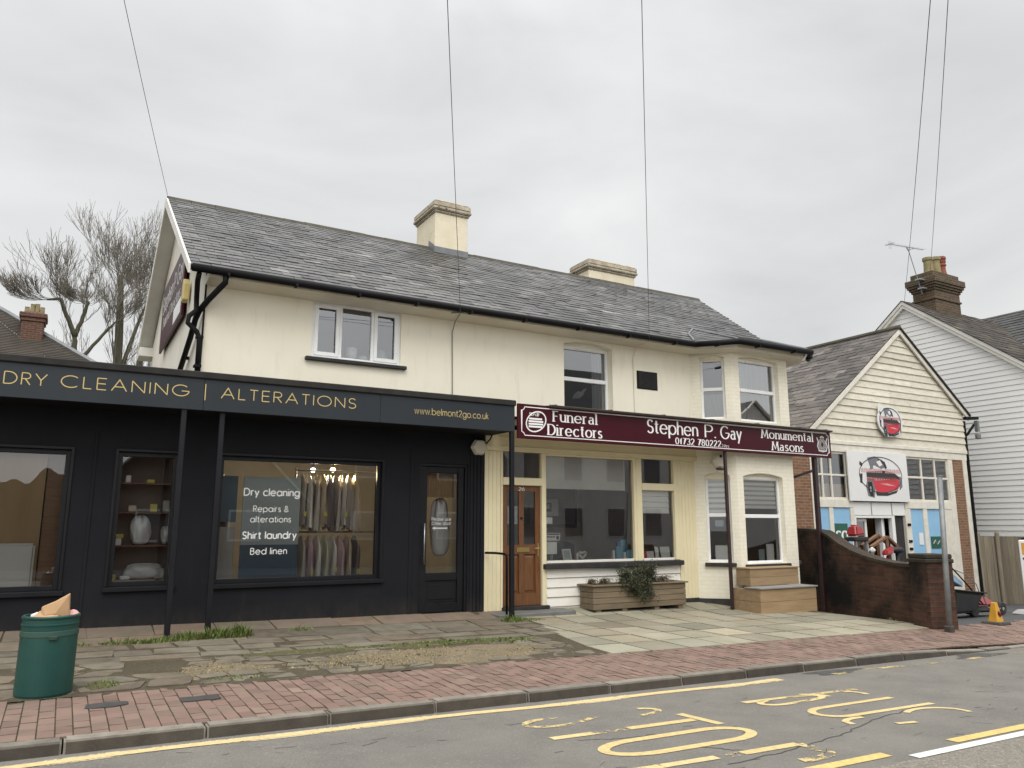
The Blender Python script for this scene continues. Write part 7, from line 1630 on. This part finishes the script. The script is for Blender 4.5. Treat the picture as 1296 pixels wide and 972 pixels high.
mb = MB(); mb.tube([(5.36, 11.04, 3.42), (5.40, 11.30, 3.36), (5.40, 11.405, 3.2), (5.42, 11.405, 2.0)], .009, 6); mb.beam((5.2, 11.03, 3.42), (5.42, 11.03, 3.46), .02, .02); tag(mb.build('wall_cable', 'galv'), 'thin cable clipped down the cream wall beneath the tall chimney', 'cable')
mb = MB(); mb.tube([(9.33, 11.02, 3.44), (9.26, 11.30, 3.38), (9.25, 11.405, 3.2), (9.26, 11.405, 2.0)], .008, 6); tag(mb.build('wall_cable', 'soffit'), 'pale cable running down the wall beside the black vent', 'cable')
# pole the wires come from and the houses across the street (they show in the window glass)
mb = MB(); mb.tube([(-2.4, -3.6, -1.6), (-2.4, -3.3, 3), (-2.4, -3.05, 7.4)], [.15, .13, .10], 12); mb.box(-3.05, -1.85, -3.1, -3.0, 7.05, 7.15); tag(mb.build('telegraph_pole', 'bark', smooth=True), 'wooden telegraph pole across the street carrying the wires', 'pole')
def opposite(label, x0, x1, y0, ze_, zr, m):
    t = thing('opposite_house', label, 'house', ((x0 + x1) / 2, y0, -1.6)); xm = (x0 + x1) / 2
    mb = MB(); mb.box(x0, x1, y0 - 8, y0, -2, ze_); mb.poly([(x0, y0, ze_), (x1, y0, ze_), (xm, y0, zr)]); mb.build('wall', m, t)
    mb = MB()
    for sx in (x0 - .4, x1 + .4): mb.quad((sx, y0 + .3, ze_ - .3), (xm, y0 + .3, zr + .1), (xm, y0 - 8, zr + .1), (sx, y0 - 8, ze_ - .3))
    mb.build('roof', 'tile_dark', t); mb = MB()
    for sx in (x0 - .4, x1 + .4): mb.beam((sx, y0 + .28, ze_ - .3), (xm, y0 + .28, zr + .1), .2, .06)
    mb.build('barge_board', 'white_trim', t)
    for i in range(2):
        for z in ((-.6, 2.0) if ze_ > 3 else (-.6,)):
            mb = MB(); u = lerp(x0, x1, .28 + .44 * i); mb.box(u - .6, u + .6, y0 + .002, y0 + .03, z, z + 1.2); w = mb.build('window', 'upvc', t); mb = MB(); mb.box(u - .52, u + .52, y0 + .031, y0 + .04, z + .08, z + 1.12); mb.build('pane', 'ink_grey', w)
opposite('low brown house with a dark gabled roof across the street', .8, 8.2, -8.6, 1.2, 4.9, 'brick_bg')
opposite('dark brick house with a gabled roof across the street', 8.8, 17.5, -9, 3.4, 7.4, 'brick_bg')
t = thing('opposite_house', 'long white rendered house with its dark roof slope facing the street', 'house', (22.5, -9, -1.6))
mb = MB(); mb.box(17.9, 28, -16, -8.6, -2, 5.0); mb.build('wall', 'mirror_house', t)
mb = MB(); mb.quad((17.6, -8.2, 4.75), (28.3, -8.2, 4.75), (28.3, -12.3, 8.7), (17.6, -12.3, 8.7)); mb.quad((17.6, -16.4, 4.75), (28.3, -16.4, 4.75), (28.3, -12.3, 8.7), (17.6, -12.3, 8.7)); mb.build('roof', 'tile_dark', t)
for u in (19.3, 21.6, 24.2, 26.6):
    for z in (-.6, 2.1):
        mb = MB(); mb.box(u - .6, u + .6, -8.598, -8.57, z, z + 1.5); w = mb.build('window', 'upvc', t); mb = MB(); mb.box(u - .52, u + .52, -8.569, -8.56, z + .08, z + 1.42); mb.build('pane', 'ink_grey', w)
opposite('pale gabled house at the far end across the street', 28.5, 38, -8.6, 3.4, 6.8, 'mirror_house')

mb = MB(); mb.sheet(lambda u, v: (-8 + 8.6 * u, -8.3 - 1.2 * v + .12 * math.sin(u * 37) * math.sin(v * 9), (-1.6 + 6.6 * v) if v < .5 else 1.7 + .25 * math.sin(u * 23) + .15 * math.sin(u * 61)), 60, 6)  # unseen backdrop added to darken the lower reflection in the first window
tag(mb.build('opposite_backdrop', mat('winter hedge', (.10, .08, .045), .95, (.06, .055, .03), 5, .35, .7, 1, 12, .05), smooth=True), 'unseen brown hedge across the street', 'backdrop')
